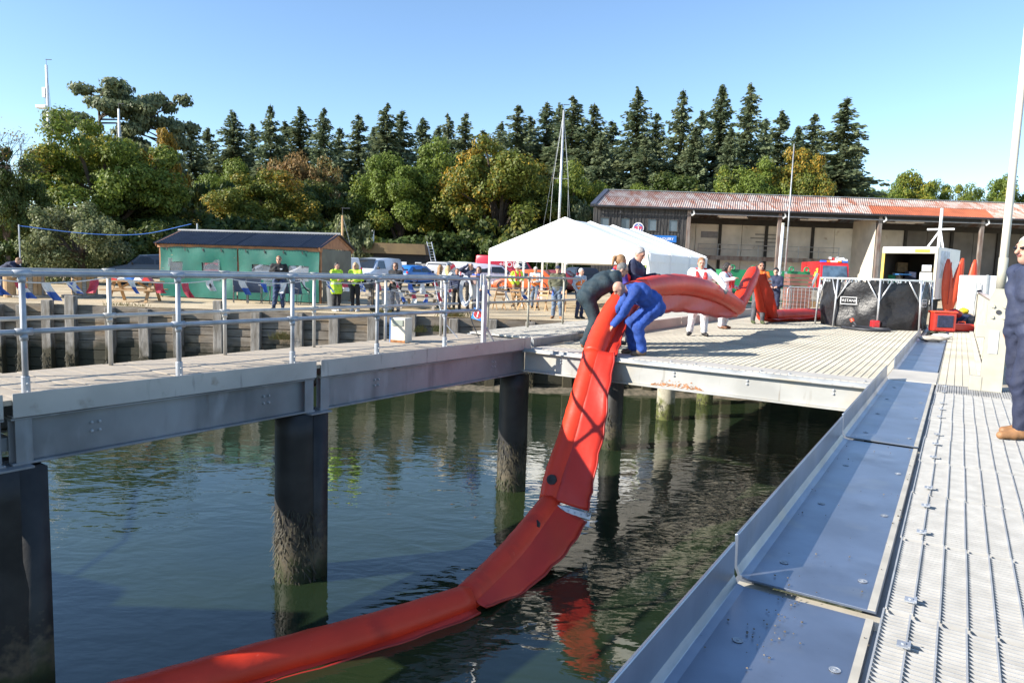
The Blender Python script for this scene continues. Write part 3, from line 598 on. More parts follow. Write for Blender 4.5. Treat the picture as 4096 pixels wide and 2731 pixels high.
for s in (0, .4): MB().beam((-7.6 + s + .9, 60.6, -.1), (-7.7 + s, 61.5, 3.5), .07, .04).build("stile", alu, ld)
for i in range(14): 
    f = (i + 1) / 15; MB().beam((-6.7 - 1.0 * f, 60.6 + .9 * f, 3.6 * f), (-6.3 - 1.0 * f, 60.6 + .9 * f, 3.6 * f), .03, .03).build("rung", alu, ld)
# ------------------------------------------------------------------ trees
def leafmat(name, g, y, amt, vs=.16, br=.28):
    m = bpy.data.materials.new(name); m.use_nodes = True; N = m.node_tree.nodes; K = m.node_tree.links.new; b = N["Principled BSDF"]
    b.inputs["Roughness"].default_value = .55; b.inputs["Specular IOR Level"].default_value = .3
    ge = N.new("ShaderNodeNewGeometry"); tc = N.new("ShaderNodeTexCoord"); n = N.new("ShaderNodeTexNoise"); n.inputs["Scale"].default_value = vs; n.inputs["Detail"].default_value = 3
    oi = N.new("ShaderNodeObjectInfo"); va = N.new("ShaderNodeVectorMath"); va.operation = 'ADD'; K(tc.outputs["Object"], va.inputs[0]); K(oi.outputs["Location"], va.inputs[1]); K(va.outputs[0], n.inputs["Vector"])
    ad = N.new("ShaderNodeMath"); ad.operation = 'MULTIPLY_ADD'; K(ge.outputs["Random Per Island"], ad.inputs[0]); ad.inputs[1].default_value = .35; K(n.outputs["Fac"], ad.inputs[2])
    mr = N.new("ShaderNodeMapRange"); K(ad.outputs[0], mr.inputs[0]); mr.inputs[1].default_value = .95 - amt; mr.inputs[2].default_value = 1.15 - amt
    mx = N.new("ShaderNodeMix"); mx.data_type = 'RGBA'; mx.inputs[6].default_value = (*g, 1); mx.inputs[7].default_value = (*y, 1); K(mr.outputs[0], mx.inputs[0])
    hs = N.new("ShaderNodeHueSaturation"); K(mx.outputs[2], hs.inputs["Color"]); v = N.new("ShaderNodeMapRange"); K(ge.outputs["Random Per Island"], v.inputs[0]); v.inputs[3].default_value = 1 - br; v.inputs[4].default_value = 1 + br; K(v.outputs[0], hs.inputs["Value"])
    K(hs.outputs[0], b.inputs["Base Color"])
    tr = N.new("ShaderNodeBsdfTranslucent"); K(hs.outputs[0], tr.inputs[0]); ms = N.new("ShaderNodeMixShader"); ms.inputs[0].default_value = .36; K(b.outputs[0], ms.inputs[1]); K(tr.outputs[0], ms.inputs[2]); K(ms.outputs[0], N["Material Output"].inputs[0])
    return m
bark = mat("bark", (.075, .055, .04), .9, 0, .3, 3, .4, 12); bark_p = mat("pale_branches", (.16, .13, .11), .9, 0, .2, 3)
L_oak = leafmat("oak_leaves", (.135, .185, .030), (.32, .26, .03), .16); L_oak2 = leafmat("turning_oak_leaves", (.125, .155, .026), (.36, .22, .026), .24)
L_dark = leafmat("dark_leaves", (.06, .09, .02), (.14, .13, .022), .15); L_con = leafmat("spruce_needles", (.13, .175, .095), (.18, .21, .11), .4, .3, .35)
L_pine = leafmat("pine_needles", (.12, .16, .08), (.17, .19, .095), .4, .3); L_wil = leafmat("willow_leaves", (.13, .16, .06), (.20, .21, .10), .35, .5, .45); L_bee = leafmat("beech_leaves", (.17, .15, .04), (.26, .16, .06), .4); L_yel = leafmat("yellow_leaves", (.14, .13, .02), (.32, .20, .025), .5)
def quads_mesh(name, P, D, U, S, m):
    """P centres, D and U in-plane unit directions, S sizes -> leaf rhombi"""
    a = D * S[:, None]; b = U * (S * .62)[:, None]; V = np.stack([P - a, P - b, P + a, P + b], 1).reshape(-1, 3).astype(np.float32); n = len(P)
    me = bpy.data.meshes.new(name); me.vertices.add(4 * n); me.loops.add(4 * n); me.polygons.add(n); me.vertices.foreach_set("co", V.ravel()); me.loops.foreach_set("vertex_index", np.arange(4 * n, dtype=np.int32)); me.polygons.foreach_set("loop_start", np.arange(0, 4 * n, 4, dtype=np.int32)); me.polygons.foreach_set("loop_total", np.full(n, 4, dtype=np.int32)); me.materials.append(m); me.update(); me.validate(); return me
def rnd_unit(rg, n): v = rg.normal(size=(n, 3)); return v / np.linalg.norm(v, axis=1)[:, None]
def leaf_dirs(rg, Nn):
    """in-plane directions for leaf normals scattered about Nn"""
    n = len(Nn); N_ = Nn + rg.normal(size=(n, 3)) * .38; N_ /= np.linalg.norm(N_, axis=1)[:, None]; r = rnd_unit(rg, n); D = np.cross(N_, r); D /= np.linalg.norm(D, axis=1)[:, None] + 1e-9; return D, np.cross(N_, D)
def broadleaf(seed, H, W, nl, per, leaf, lo=.18, lump=.15):
    """unit-style mesh pair: crown of leaf clumps on a lumpy shell, trunk with limbs"""
    rg = np.random.default_rng(seed); C = []; rr = []
    nmain = max(7, nl // 9); z0 = H * (lo + (1 - lo) * .45); main = []
    for i in range(nmain):
        w = 2.4 * i + rg.uniform(-.3, .3); e = 1 - 2 * (i + .5) / nmain; e = e * .72 + .26 if lo > .02 else e * .95 - .02; q = math.sqrt(max(.05, 1 - e * e)); rad = rg.uniform(.52, .80); main.append((np.array([q * math.cos(w) * W * .5 * rad, q * math.sin(w) * W * .5 * rad, z0 + e * H * (1 - lo) * .56 * rad]), W * rg.uniform(.15, .25)))
    for i in range(nl):
        mc, mr_ = main[i % nmain]; d = rnd_unit(rg, 1)[0]; d[2] = d[2] * .8 + .15; C.append(mc + d * mr_ * rg.uniform(.5, 1.05)); rr.append(W * lump * rg.uniform(.38, .78))
    P = []; NN = []
    for c, r in zip(C, rr):
        u = rnd_unit(rg, per); u[:, 2] *= .7; q = (rg.uniform(.45, 1.25, per) ** .8)[:, None]; P.append(c + u * r * q); NN.append(u + np.array([0, 0, .35]))
    P = np.concatenate(P); zmax = P[:, 2].max(); rmax = np.percentile(np.hypot(P[:, 0], P[:, 1]), 98.5); kz, kr = H / zmax, W * .5 / rmax; P = P * np.array([kr, kr, kz]); C = [c * np.array([kr, kr, kz]) for c in C]; NN = np.concatenate(NN); NN /= np.linalg.norm(NN, axis=1)[:, None]; D, U = leaf_dirs(rg, NN); S = rg.uniform(.6, 1.25, len(P)) * leaf
    b = MB(); b.tube([(0, 0, -1), (W * .01, 0, H * .2), (W * -.015, W * .01, H * .45), (0, 0, H * .7)], [W * .04, W * .032, W * .022, W * .008], 8)
    for c in C[:14]: b.tube([(0, 0, H * rg.uniform(.2, .45)), tuple(c * .5 + np.array([0, 0, H * .22])), tuple(c)], [W * .018, W * .011, W * .004], 5)
    return (P, D, U, S), b
def conifer(seed, H, W, m, dens=1.0):
    rg = np.random.default_rng(seed); P = []; NN = []; S = []; DD = []; z = H * .10; b = MB(); b.tube([(0, 0, -1), (0, 0, H * .5), (0, 0, H)], [H * .013, H * .008, H * .001], 6)
    while z < H * .985:
        t = z / H; L = W * .56 * (1 - math.exp(-(H - z) * .50 / (W * .56))) * rg.uniform(.62, 1.15) + .12; nb = int(rg.integers(5, 8))
        for k in range(nb):
            w = rg.uniform(0, 6.28); l = L * rg.uniform(.65, 1.15); d = np.array([math.cos(w), math.sin(w), 0]); sd_ = np.array([-d[1], d[0], 0]); n = max(3, int(l * 4.2 * dens)); lift = .18 if t > .75 else -.05
            for i in range(n):
                s = (i + .6) / n; wid = .42 * l * (1 - s * .75) * .6
                for q in rg.uniform(-1, 1, 3):
                    p = d * l * s + sd_ * q * wid; zz = z + l * lift * s - l * .30 * s * s + (.22 * l * s * s if s > .6 else 0) + rg.normal(0, .16); P.append((p[0], p[1], zz)); DD.append(d + sd_ * q * .7 + np.array([0, 0, -.35])); NN.append(tuple(d * .7 + rg.normal(0, .5, 3) + np.array([0, 0, .6]))); S.append(.44 * rg.uniform(.6, 1.2) * (.55 + .45 * (1 - t)))
        z += H * .012 * rg.uniform(.6, 1.4) + .05
    P = np.array(P); DD = np.array(DD); DD /= np.linalg.norm(DD, axis=1)[:, None]; NN = np.array(NN); U = np.cross(NN, DD); U /= np.linalg.norm(U, axis=1)[:, None]; return (P, DD, U, np.array(S)), b
def pine(seed, H, W):
    rg = np.random.default_rng(seed); b = MB(); b.tube([(0, 0, -1), (.2, 0, H * .5), (0, 0, H * .9)], [.35, .26, .08], 8); P = []; NN = []
    for i in range(46):
        w = rg.uniform(0, 6.28); z = H * rg.uniform(.48, .99); r = W * .5 * (1.05 - abs(z / H - .74) * 1.6) * rg.uniform(.35, 1); c = np.array([r * math.cos(w), r * math.sin(w), z]); b.tube([(0, 0, z - .8), tuple(c * np.array([.6, .6, 1]) - np.array([0, 0, .4])), tuple(c)], [.1, .06, .02], 5)
        n = 300; u = rnd_unit(rg, n); u[:, 2] *= .45; P.append(c + u * W * .13 * rg.uniform(.4, 1.05, n)[:, None]); NN.append(u + np.array([0, 0, .4]))
    P = np.concatenate(P); NN = np.concatenate(NN); NN /= np.linalg.norm(NN, axis=1)[:, None]; D, U = leaf_dirs(rg, NN); return (P, D, U, rg.uniform(.16, .32, len(P))), b
TREE = {}
def proto(key, data, m, bm=None):
    q, b = data; TREE[key] = (quads_mesh("crown", *q, m), b.mesh("trunk", bm or bark))
def tree(key, name, label, x, y, z, s, rz, group, sxy=1.0, cat="tree"):
    t = thing(name, label, cat, (x, y, z), rz, group); t.scale = (s * sxy, s * sxy, s)
    cr, tr = TREE[key]; obj("crown", cr, t, local=True); obj("trunk", tr, t, local=True); return t
for i in range(3): proto("oak%d" % i, broadleaf(i, 14, 14, 105, 400, .165), L_oak)
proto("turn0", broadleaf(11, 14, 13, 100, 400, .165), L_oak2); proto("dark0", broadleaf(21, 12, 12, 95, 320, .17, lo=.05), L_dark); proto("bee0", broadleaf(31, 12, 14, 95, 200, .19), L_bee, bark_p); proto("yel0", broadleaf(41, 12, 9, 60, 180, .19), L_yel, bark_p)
proto("wil0", broadleaf(51, 4.6, 6.4, 70, 330, .085, lo=.0, lump=.17), L_wil); proto("shrub0", broadleaf(61, 4, 6, 40, 170, .2, lo=.0, lump=.2), L_dark); proto("wil1", broadleaf(52, 4, 6, 46, 200, .16, lo=.0, lump=.2), L_wil)
for i in range(4): proto("con%d" % i, conifer(i, 25, 9.5 + i * .7, L_con), L_con)
for i in range(2): proto("pine%d" % i, pine(i, 19, 11), L_pine)
def fromtop(u, v, D):
    """place by bearing: metres right of the camera axis and height of the top at distance D"""
    h0 = 1075 + .033 * (u - 2048); return (u - 2048) / 2800 * D + .033 * (h0 - v) / 2800 * D, CAMZ + (h0 - v) / 2800 * D
ORD = "first second third fourth fifth sixth seventh eighth ninth tenth eleventh twelfth thirteenth fourteenth fifteenth sixteenth seventeenth eighteenth nineteenth twentieth".split()
def nth(i): return ORD[i] if i < 20 else ("twenty", "thirty", "forty")[i // 10 - 2 + (1 if i % 10 == 9 else 0)] + ("" if i % 10 == 9 else "-" + ORD[i % 10]) if i % 10 != 9 else {29: "thirtieth", 39: "fortieth"}[i]
POS = ["far left", "left", "centre left", "centre", "centre right", "right"]
cons = [(430, 285, 110), (470, 300, 120), (525, 265, 116), (570, 292, 122), (608, 250, 108), (640, 285, 120), (675, 258, 112), (728, 258, 106), (765, 300, 122), (805, 270, 112), (842, 300, 122), (868, 248, 108), (902, 262, 112), (950, 278, 118), (985, 300, 122), (1005, 270, 116), (1045, 268, 114), (1085, 305, 124), (1125, 290, 120), (1160, 252, 110), (1190, 275, 118), (1225, 245, 112), (1255, 250, 116), (1282, 232, 106), (1330, 248, 104), (1372, 285, 118), (1425, 215, 100), (1470, 270, 115), (1525, 218, 98), (1570, 262, 115), (1612, 210, 104), (1675, 205, 98), (1715, 280, 116), (1748, 262, 112), (1790, 300, 120), (1822, 272, 112), (1890, 235, 98), (1925, 330, 112), (385, 330, 118), (1560, 300, 96), (1450, 320, 96), (1350, 310, 98), (1640, 300, 94)]
for i, (u, v, D) in enumerate(cons):
    x, zt = fromtop(u * 1.7415, v * 1.7415, D); z0 = hz(x, D); s = (zt - z0) / 25.0; rd = random.Random(i)
    g = "spruces along the skyline"
    tree("con%d" % (i % 4), "spruce_tree", "%s spruce from the left along the skyline of the wood" % nth(sorted(c[0] for c in cons).index(u)), x, D, z0, s, rd.uniform(0, 6), g, rd.uniform(1.0, 1.45))
def bl(key, u, v, D, hproto, label, wpx, wproto, g, name="broadleaf_tree", cat="tree"):
    x, zt = fromtop(u * 1.7415, v * 1.7415, D); z0 = ground(x, D) if D < 86 else hz(x, D); s = (zt - z0) / hproto; w = wpx * 1.7415 / 2800 * D; return tree(key, name, label, x, D, z0, s, random.Random(u).uniform(0, 6), g, w / (wproto * s), cat)
G1_ = "broadleaf trees at the edge of the wood"
bl("oak0", 235, 285, 58, 13.7, "broad green oak with yellowing top under the pines at left", 330, 14, G1_)
bl("yel0", 368, 305, 63, 12, "slim golden yellow tree beside the right hand pine", 110, 9, G1_)
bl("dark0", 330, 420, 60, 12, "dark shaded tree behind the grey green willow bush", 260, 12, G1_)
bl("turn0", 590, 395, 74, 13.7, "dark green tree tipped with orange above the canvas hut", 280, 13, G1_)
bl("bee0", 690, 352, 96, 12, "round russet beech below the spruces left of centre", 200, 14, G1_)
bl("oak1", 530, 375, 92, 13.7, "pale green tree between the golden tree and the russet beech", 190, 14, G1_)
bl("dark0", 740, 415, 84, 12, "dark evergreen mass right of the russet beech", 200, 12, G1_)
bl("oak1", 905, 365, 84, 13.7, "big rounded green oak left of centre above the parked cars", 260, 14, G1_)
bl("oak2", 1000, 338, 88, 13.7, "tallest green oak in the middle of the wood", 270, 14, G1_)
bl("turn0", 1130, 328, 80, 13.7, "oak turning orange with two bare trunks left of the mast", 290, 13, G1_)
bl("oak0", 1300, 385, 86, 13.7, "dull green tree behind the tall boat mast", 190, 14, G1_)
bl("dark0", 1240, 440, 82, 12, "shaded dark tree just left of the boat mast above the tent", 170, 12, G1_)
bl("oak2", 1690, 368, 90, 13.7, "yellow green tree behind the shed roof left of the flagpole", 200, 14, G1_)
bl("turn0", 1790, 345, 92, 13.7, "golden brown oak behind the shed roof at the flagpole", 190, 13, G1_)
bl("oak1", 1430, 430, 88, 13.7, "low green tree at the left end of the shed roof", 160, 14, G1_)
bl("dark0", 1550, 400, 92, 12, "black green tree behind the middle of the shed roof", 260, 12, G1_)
for i, (u, v, w) in enumerate(((1950, 415, 170), (2065, 402, 180), (2145, 418, 140), (2215, 432, 150), (2300, 408, 170), (2380, 400, 160), (2460, 405, 160), (1900, 420, 140), (2010, 425, 140))):
    bl(("oak0", "oak1", "oak2")[i % 3], u, v, 130 + i * 2, 13.7, "%s distant round green tree from the left over the right of the shed roof" % nth(sorted((1950, 2065, 2145, 2215, 2300, 2380, 2460, 1900, 2010)).index(u)), w, 14, "distant trees behind the right of the shed")
for i, (u, v, lb) in enumerate(((222, 190, "tall scots pine with spreading crown at top left"), (355, 226, "leaning scots pine right of the tallest pine at left"))):
    x, zt = fromtop(u * 1.7415, v * 1.7415, 74 + i); tree("pine%d" % i, "pine_tree", lb, x, 74 + i, 0, zt / 19.2, i * 2., "pines at the left", .92 if i == 0 else .75)
bl("wil0", 180, 462, 38, 4.6, "grey green willow bush beside the canvas hut", 250, 6.4, "bushes at the edge of the gravel", "willow_bush", "bush")
bl("wil1", 790, 495, 62, 4, "olive coloured bush behind the right end of the canvas hut", 130, 6, "bushes at the edge of the gravel", "bush", "bush")
bl("wil1", 1330, 462, 80, 4, "grey green thicket behind the tent apex", 120, 6, "bushes at the edge of the gravel", "bush", "bush")
bl("oak1", 830, 540, 66, 13.7, "light green sapling left of the cabin roof", 110, 14, G1_)
bl("dark0", 10, 330, 46, 12, "dark tree cut off by the left edge of the picture", 170, 12, G1_)
bl("dark0", -60, 380, 50, 12, "shaded tree at the extreme left margin", 220, 12, G1_)
bl("shrub0", -10, 545, 38, 4, "dark shrub at the left edge behind the leaning man", 130, 6, "bushes at the edge of the gravel", "bush", "bush")
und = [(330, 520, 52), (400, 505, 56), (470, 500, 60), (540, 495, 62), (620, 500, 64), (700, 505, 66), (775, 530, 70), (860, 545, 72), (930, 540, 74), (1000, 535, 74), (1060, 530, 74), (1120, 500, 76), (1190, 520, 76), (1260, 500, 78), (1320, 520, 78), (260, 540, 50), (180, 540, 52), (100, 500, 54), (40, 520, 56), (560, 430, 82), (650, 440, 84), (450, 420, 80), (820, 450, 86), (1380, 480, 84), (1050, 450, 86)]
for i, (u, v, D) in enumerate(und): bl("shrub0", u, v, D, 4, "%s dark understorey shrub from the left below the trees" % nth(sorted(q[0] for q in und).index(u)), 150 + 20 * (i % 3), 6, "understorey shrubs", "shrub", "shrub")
# bare twiggy tree at the left edge
bt = thing("bare_tree", "nearly leafless twiggy tree at the top left edge", "tree", (-27, 44, 0)); rg = np.random.default_rng(5); b = MB(); tips = []
def branch(p, d, l, r, n):
    q = p + d * l; b.tube([tuple(p), tuple((p + q) / 2 + rg.normal(0, .04 * l, 3)), tuple(q)], [r, r * .8, r * .6], 4, cap=False)
    if n == 0: tips.append(q); return
    for _ in range(3):
        e = d + rg.normal(0, .45, 3); e[2] += .15; branch(q, e / np.linalg.norm(e), l * .72, r * .58, n - 1)
branch(np.array([-34.2, 44., -.2]), np.array([.02, 0, 1.]), 3.3, .16, 5)
b.build("trunk", bark, bt); tp_ = np.array(tips); tp_ = np.repeat(tp_, 2, 0) + rg.normal(0, .15, (len(tips) * 2, 3)); D_, U_ = leaf_dirs(rg, np.tile([0, 0, 1.], (len(tp_), 1))); obj("crown", quads_mesh("crown", tp_, D_, U_, rg.uniform(.04, .1, len(tp_)), L_yel), bt)
# ------------------------------------------------------------------ figures: one continuous surface grown from a posed skeleton
class Sdf:
    def __init__(s, h): s.h = h; s.p = []
    def cone(s, a, b, ra, rb, m, k=.03): s.p.append((0, np.array(a, float), np.array(b, float), ra, rb, m, k))
    def ell(s, c, r, m, k=.02, rot=None): s.p.append((1, np.array(c, float), np.array(r, float), rot, None, m, k))
    def run(s, fold=None, floor=True, cut=None, seed=0):
        h = s.h; lo = np.full(3, 9.); hi = np.full(3, -9.)
        for q in s.p:
            if q[0] == 0: r = max(q[3], q[4]); lo = np.minimum(lo, np.minimum(q[1], q[2]) - r); hi = np.maximum(hi, np.maximum(q[1], q[2]) + r)
            else: r = q[2].max(); lo = np.minimum(lo, q[1] - r); hi = np.maximum(hi, q[1] + r)
        lo -= 3 * h; hi += 3 * h; n = np.ceil((hi - lo) / h).astype(int) + 1; ax_ = [lo[i] + h * np.arange(n[i]) for i in range(3)]
        D = np.full(n, .5, np.float32); B = np.full(n, 9., np.float32); M = np.zeros(n, np.int8)
        for q in s.p:
            if q[0] == 0: r = max(q[3], q[4]) + .07; a = np.minimum(q[1], q[2]) - r; e = np.maximum(q[1], q[2]) + r
            else: r = q[2].max() + .07; a = q[1] - r; e = q[1] + r
            i0 = np.clip(((a - lo) / h).astype(int), 0, n - 1); i1 = np.clip(((e - lo) / h).astype(int) + 2, 1, n); sl_ = tuple(slice(i0[i], i1[i]) for i in range(3))
            X = ax_[0][sl_[0]][:, None, None]; Y = ax_[1][sl_[1]][None, :, None]; Z = ax_[2][sl_[2]][None, None, :]
            if q[0] == 0:
                d = q[2] - q[1]; L2 = d.dot(d) + 1e-9; px_, py_, pz_ = X - q[1][0], Y - q[1][1], Z - q[1][2]; t = np.clip((px_ * d[0] + py_ * d[1] + pz_ * d[2]) / L2, 0, 1)
                f = np.sqrt((px_ - t * d[0]) ** 2 + (py_ - t * d[1]) ** 2 + (pz_ - t * d[2]) ** 2) - (q[3] + (q[4] - q[3]) * t)
            else:
                px_, py_, pz_ = X - q[1][0], Y - q[1][1], Z - q[1][2]
                if q[3] is not None:
                    T = np.array(q[3]).T; px_, py_, pz_ = (T[i][0] * px_ + T[i][1] * py_ + T[i][2] * pz_ for i in range(3))
                k0 = np.sqrt((px_ / q[2][0]) ** 2 + (py_ / q[2][1]) ** 2 + (pz_ / q[2][2]) ** 2); f = (k0 - 1) * q[2].min() * (.6 + .4 * np.clip(k0, 0, 1.5))
            f = f.astype(np.float32); cur = D[sl_]; k = q[6]; hh = np.maximum(k - np.abs(cur - f), 0) / k; D[sl_] = np.minimum(cur, f) - hh * hh * k * .25
            w = f < B[sl_]; B[sl_] = np.where(w, f, B[sl_]); M[sl_] = np.where(w, q[5], M[sl_])
        if fold:
            rg = np.random.default_rng(seed); W = np.zeros(n, np.float32)
            for fr, am in ((22, .5), (37, .35), (60, .25)):
                v = rg.normal(size=3); v /= np.linalg.norm(v); u = rg.normal(size=3) * 9
                W += (am * np.sin((ax_[0][:, None, None] * v[0] + ax_[1][None, :, None] * v[1] + ax_[2][None, None, :] * (v[2] + .5)) * fr + np.sin(ax_[0][:, None, None] * u[0] + ax_[2][None, None, :] * u[2]) * 1.6)).astype(np.float32)
            D += W * fold[0] * np.isin(M, fold[1])
        if cut is not None:
            nn, pp = cut; D = np.maximum(D, ((ax_[0] - pp[0]) * nn[0])[:, None, None] + ((ax_[1] - pp[1]) * nn[1])[None, :, None] + ((ax_[2] - pp[2]) * nn[2])[None, None, :]).astype(np.float32)
        if floor: D = np.maximum(D, (-ax_[2])[None, None, :].astype(np.float32))
        # surface nets
        I = D < 0; c = np.zeros(np.array(n) - 1, np.int8)
        for i in (0, 1):
            for j in (0, 1):
                for k in (0, 1): c += I[i:n[0] - 1 + i, j:n[1] - 1 + j, k:n[2] - 1 + k]
        act = np.argwhere((c > 0) & (c < 8))
        if len(act) == 0: return None
        idx = np.full(c.shape, -1, np.int32); idx[tuple(act.T)] = np.arange(len(act)); S_ = np.zeros((len(act), 3)); C_ = np.zeros(len(act))
        cor = np.array([(i, j, k) for i in (0, 1) for j in (0, 1) for k in (0, 1)])
        for a in range(8):
            for b_ in range(a + 1, 8):
                if np.abs(cor[a] - cor[b_]).sum() != 1: continue
                da = D[tuple((act + cor[a]).T)]; db = D[tuple((act + cor[b_]).T)]; w = (da < 0) != (db < 0); t = np.where(w, da / np.where(w, da - db, 1), 0); S_ += w[:, None] * (act + cor[a] + t[:, None] * (cor[b_] - cor[a])); C_ += w
        V = lo + (S_ / C_[:, None]) * h; F = []; FM = []
        for axn in range(3):
            e = np.zeros(3, int); e[axn] = 1; o1, o2 = [np.eye(3, dtype=int)[i] for i in range(3) if i != axn]
            s0 = I[tuple(slice(0, n[i] - e[i]) for i in range(3))]; s1 = I[tuple(slice(e[i], n[i]) for i in range(3))]; ed = np.argwhere(s0 != s1); ed = ed[(ed[:, [i for i in range(3) if i != axn]] > 0).all(1)]
            ok = np.ones(len(ed), bool)
            for i in range(3): ok &= ed[:, i] < c.shape[i]
            ed = ed[ok]; q = np.stack([idx[tuple(x.T)] for x in (ed - o1 - o2, ed - o2, ed, ed - o1)], 1); ins = s0[tuple(ed.T)]; flip = ins if axn != 1 else ~ins
            q = np.where(flip[:, None], q, q[:, ::-1]); g = (q >= 0).all(1); F.append(q[g]); pin = np.where(ins[:, None], ed, ed + e)[g]; FM.append(M[tuple(pin.T)])
        return V, np.concatenate(F), np.concatenate(FM)
def nmesh(name, V, F, FM, mats, smooth=True):
    me = bpy.data.meshes.new(name); n = len(F); me.vertices.add(len(V)); me.loops.add(4 * n); me.polygons.add(n); me.vertices.foreach_set("co", V.astype(np.float32).ravel()); me.loops.foreach_set("vertex_index", F.astype(np.int32).ravel()); me.polygons.foreach_set("loop_start", np.arange(0, 4 * n, 4, dtype=np.int32)); me.polygons.foreach_set("loop_total", np.full(n, 4, dtype=np.int32))
    for m in mats: me.materials.append(m)
    me.polygons.foreach_set("material_index", FM.astype(np.int32)); me.polygons.foreach_set("use_smooth", np.ones(n, bool)); me.update(); me.validate(); return me
def cloth(name, c, rough=.8, var=.14): return mat(name, c, rough, 0, var * 1.6, 7, .7, 13)
skin = mat("skin", (.50, .28, .20), .5, 0, .1, 12); skin2 = mat("tanned_skin", (.42, .20, .13), .5, 0, .1, 12); lip = mat("lips", (.33, .12, .10), .5); eye_m = mat("eye_dark", (.04, .03, .025), .3); shades = mat("sunglass_black", (.01, .01, .012), .15)
black_c = cloth("black_cloth", (.012, .012, .014)); navy = cloth("navy_cloth", (.018, .026, .062)); denim = cloth("denim", (.03, .05, .11)); hv_y = cloth("hi_vis_yellow", (.50, .78, .03), .6); hv_o = cloth("hi_vis_orange", (.75, .18, .025), .6); refl = mat("reflective_tape", (.52, .53, .52), .45); teal_c = cloth("dark_teal_overall", (.016, .034, .046)); royal = cloth("royal_blue_overall", (.016, .06, .28)); white_c = cloth("white_coverall", (.62, .62, .64), .7, .06)
olive = cloth("olive_cloth", (.10, .10, .06)); grey_c = cloth("grey_cloth", (.09, .09, .10)); tan_c = cloth("tan_cloth", (.22, .14, .07)); khaki = cloth("washed_jeans", (.12, .16, .22)); brown_l = mat("brown_leather", (.17, .075, .035), .5, 0, .25, 12, .1, 30); tanboot = mat("tan_boot", (.30, .15, .065), .6, 0, .15, 12); blk_shoe = mat("black_shoe", (.018, .017, .017), .5, 0, .2, 12); white_shoe = mat("white_shoe", (.6, .6, .6), .5)
red_lj = mat("red_lifejacket", (.55, .03, .03), .5, 0, .08, 6, .1, 12); cobalt = cloth("cobalt_cloth", (.03, .08, .36)); purple = cloth("purple_blue_cloth", (.06, .05, .30)); red_c = cloth("red_top", (.42, .03, .05)); white_h = cloth("cream_hoodie", (.66, .63, .57)); lt_c = cloth("pale_shirt", (.45, .48, .52)); plaid = mat("grey_plaid", (.20, .20, .22), .8, 0, .5, 30); glove_r = cloth("red_glove", (.40, .03, .025)); glove_k = cloth("black_glove", (.02, .02, .02))
def hairm(n, c): return mat("hair_" + n, c, .6, 0, .35, 30, .3, 60, stretch=(3, 3, 1))
H_gr = hairm("grey", (.32, .31, .30)); H_dg = hairm("dark_grey", (.14, .135, .13)); H_wh = hairm("white", (.60, .58, .55)); H_br = hairm("brown", (.11, .055, .03)); H_bk = hairm("black", (.025, .02, .018)); H_bl = hairm("blonde", (.50, .34, .16)); H_st = hairm("sandy", (.26, .14, .07)); H_gb = hairm("golden_brown", (.30, .17, .08))
BASE = dict(pel=(0, 0, .95), waist=(0, .0, 1.10), chest=(0, .01, 1.30), neck=(0, -.005, 1.475), head=(0, .025, 1.625), shL=(-.185, -.005, 1.425), elL=(-.245, -.03, 1.14), wrL=(-.25, .07, .90), shR=(.185, -.005, 1.425), elR=(.245, -.03, 1.14), wrR=(.25, .07, .90), hipL=(-.095, 0, .92), knL=(-.105, .03, .50), anL=(-.115, -.02, .095), hipR=(.095, 0, .92), knR=(.105, .03, .50), anR=(.115, -.02, .095), hd=(0, 0, 0), toe=0.)
PN = [0]
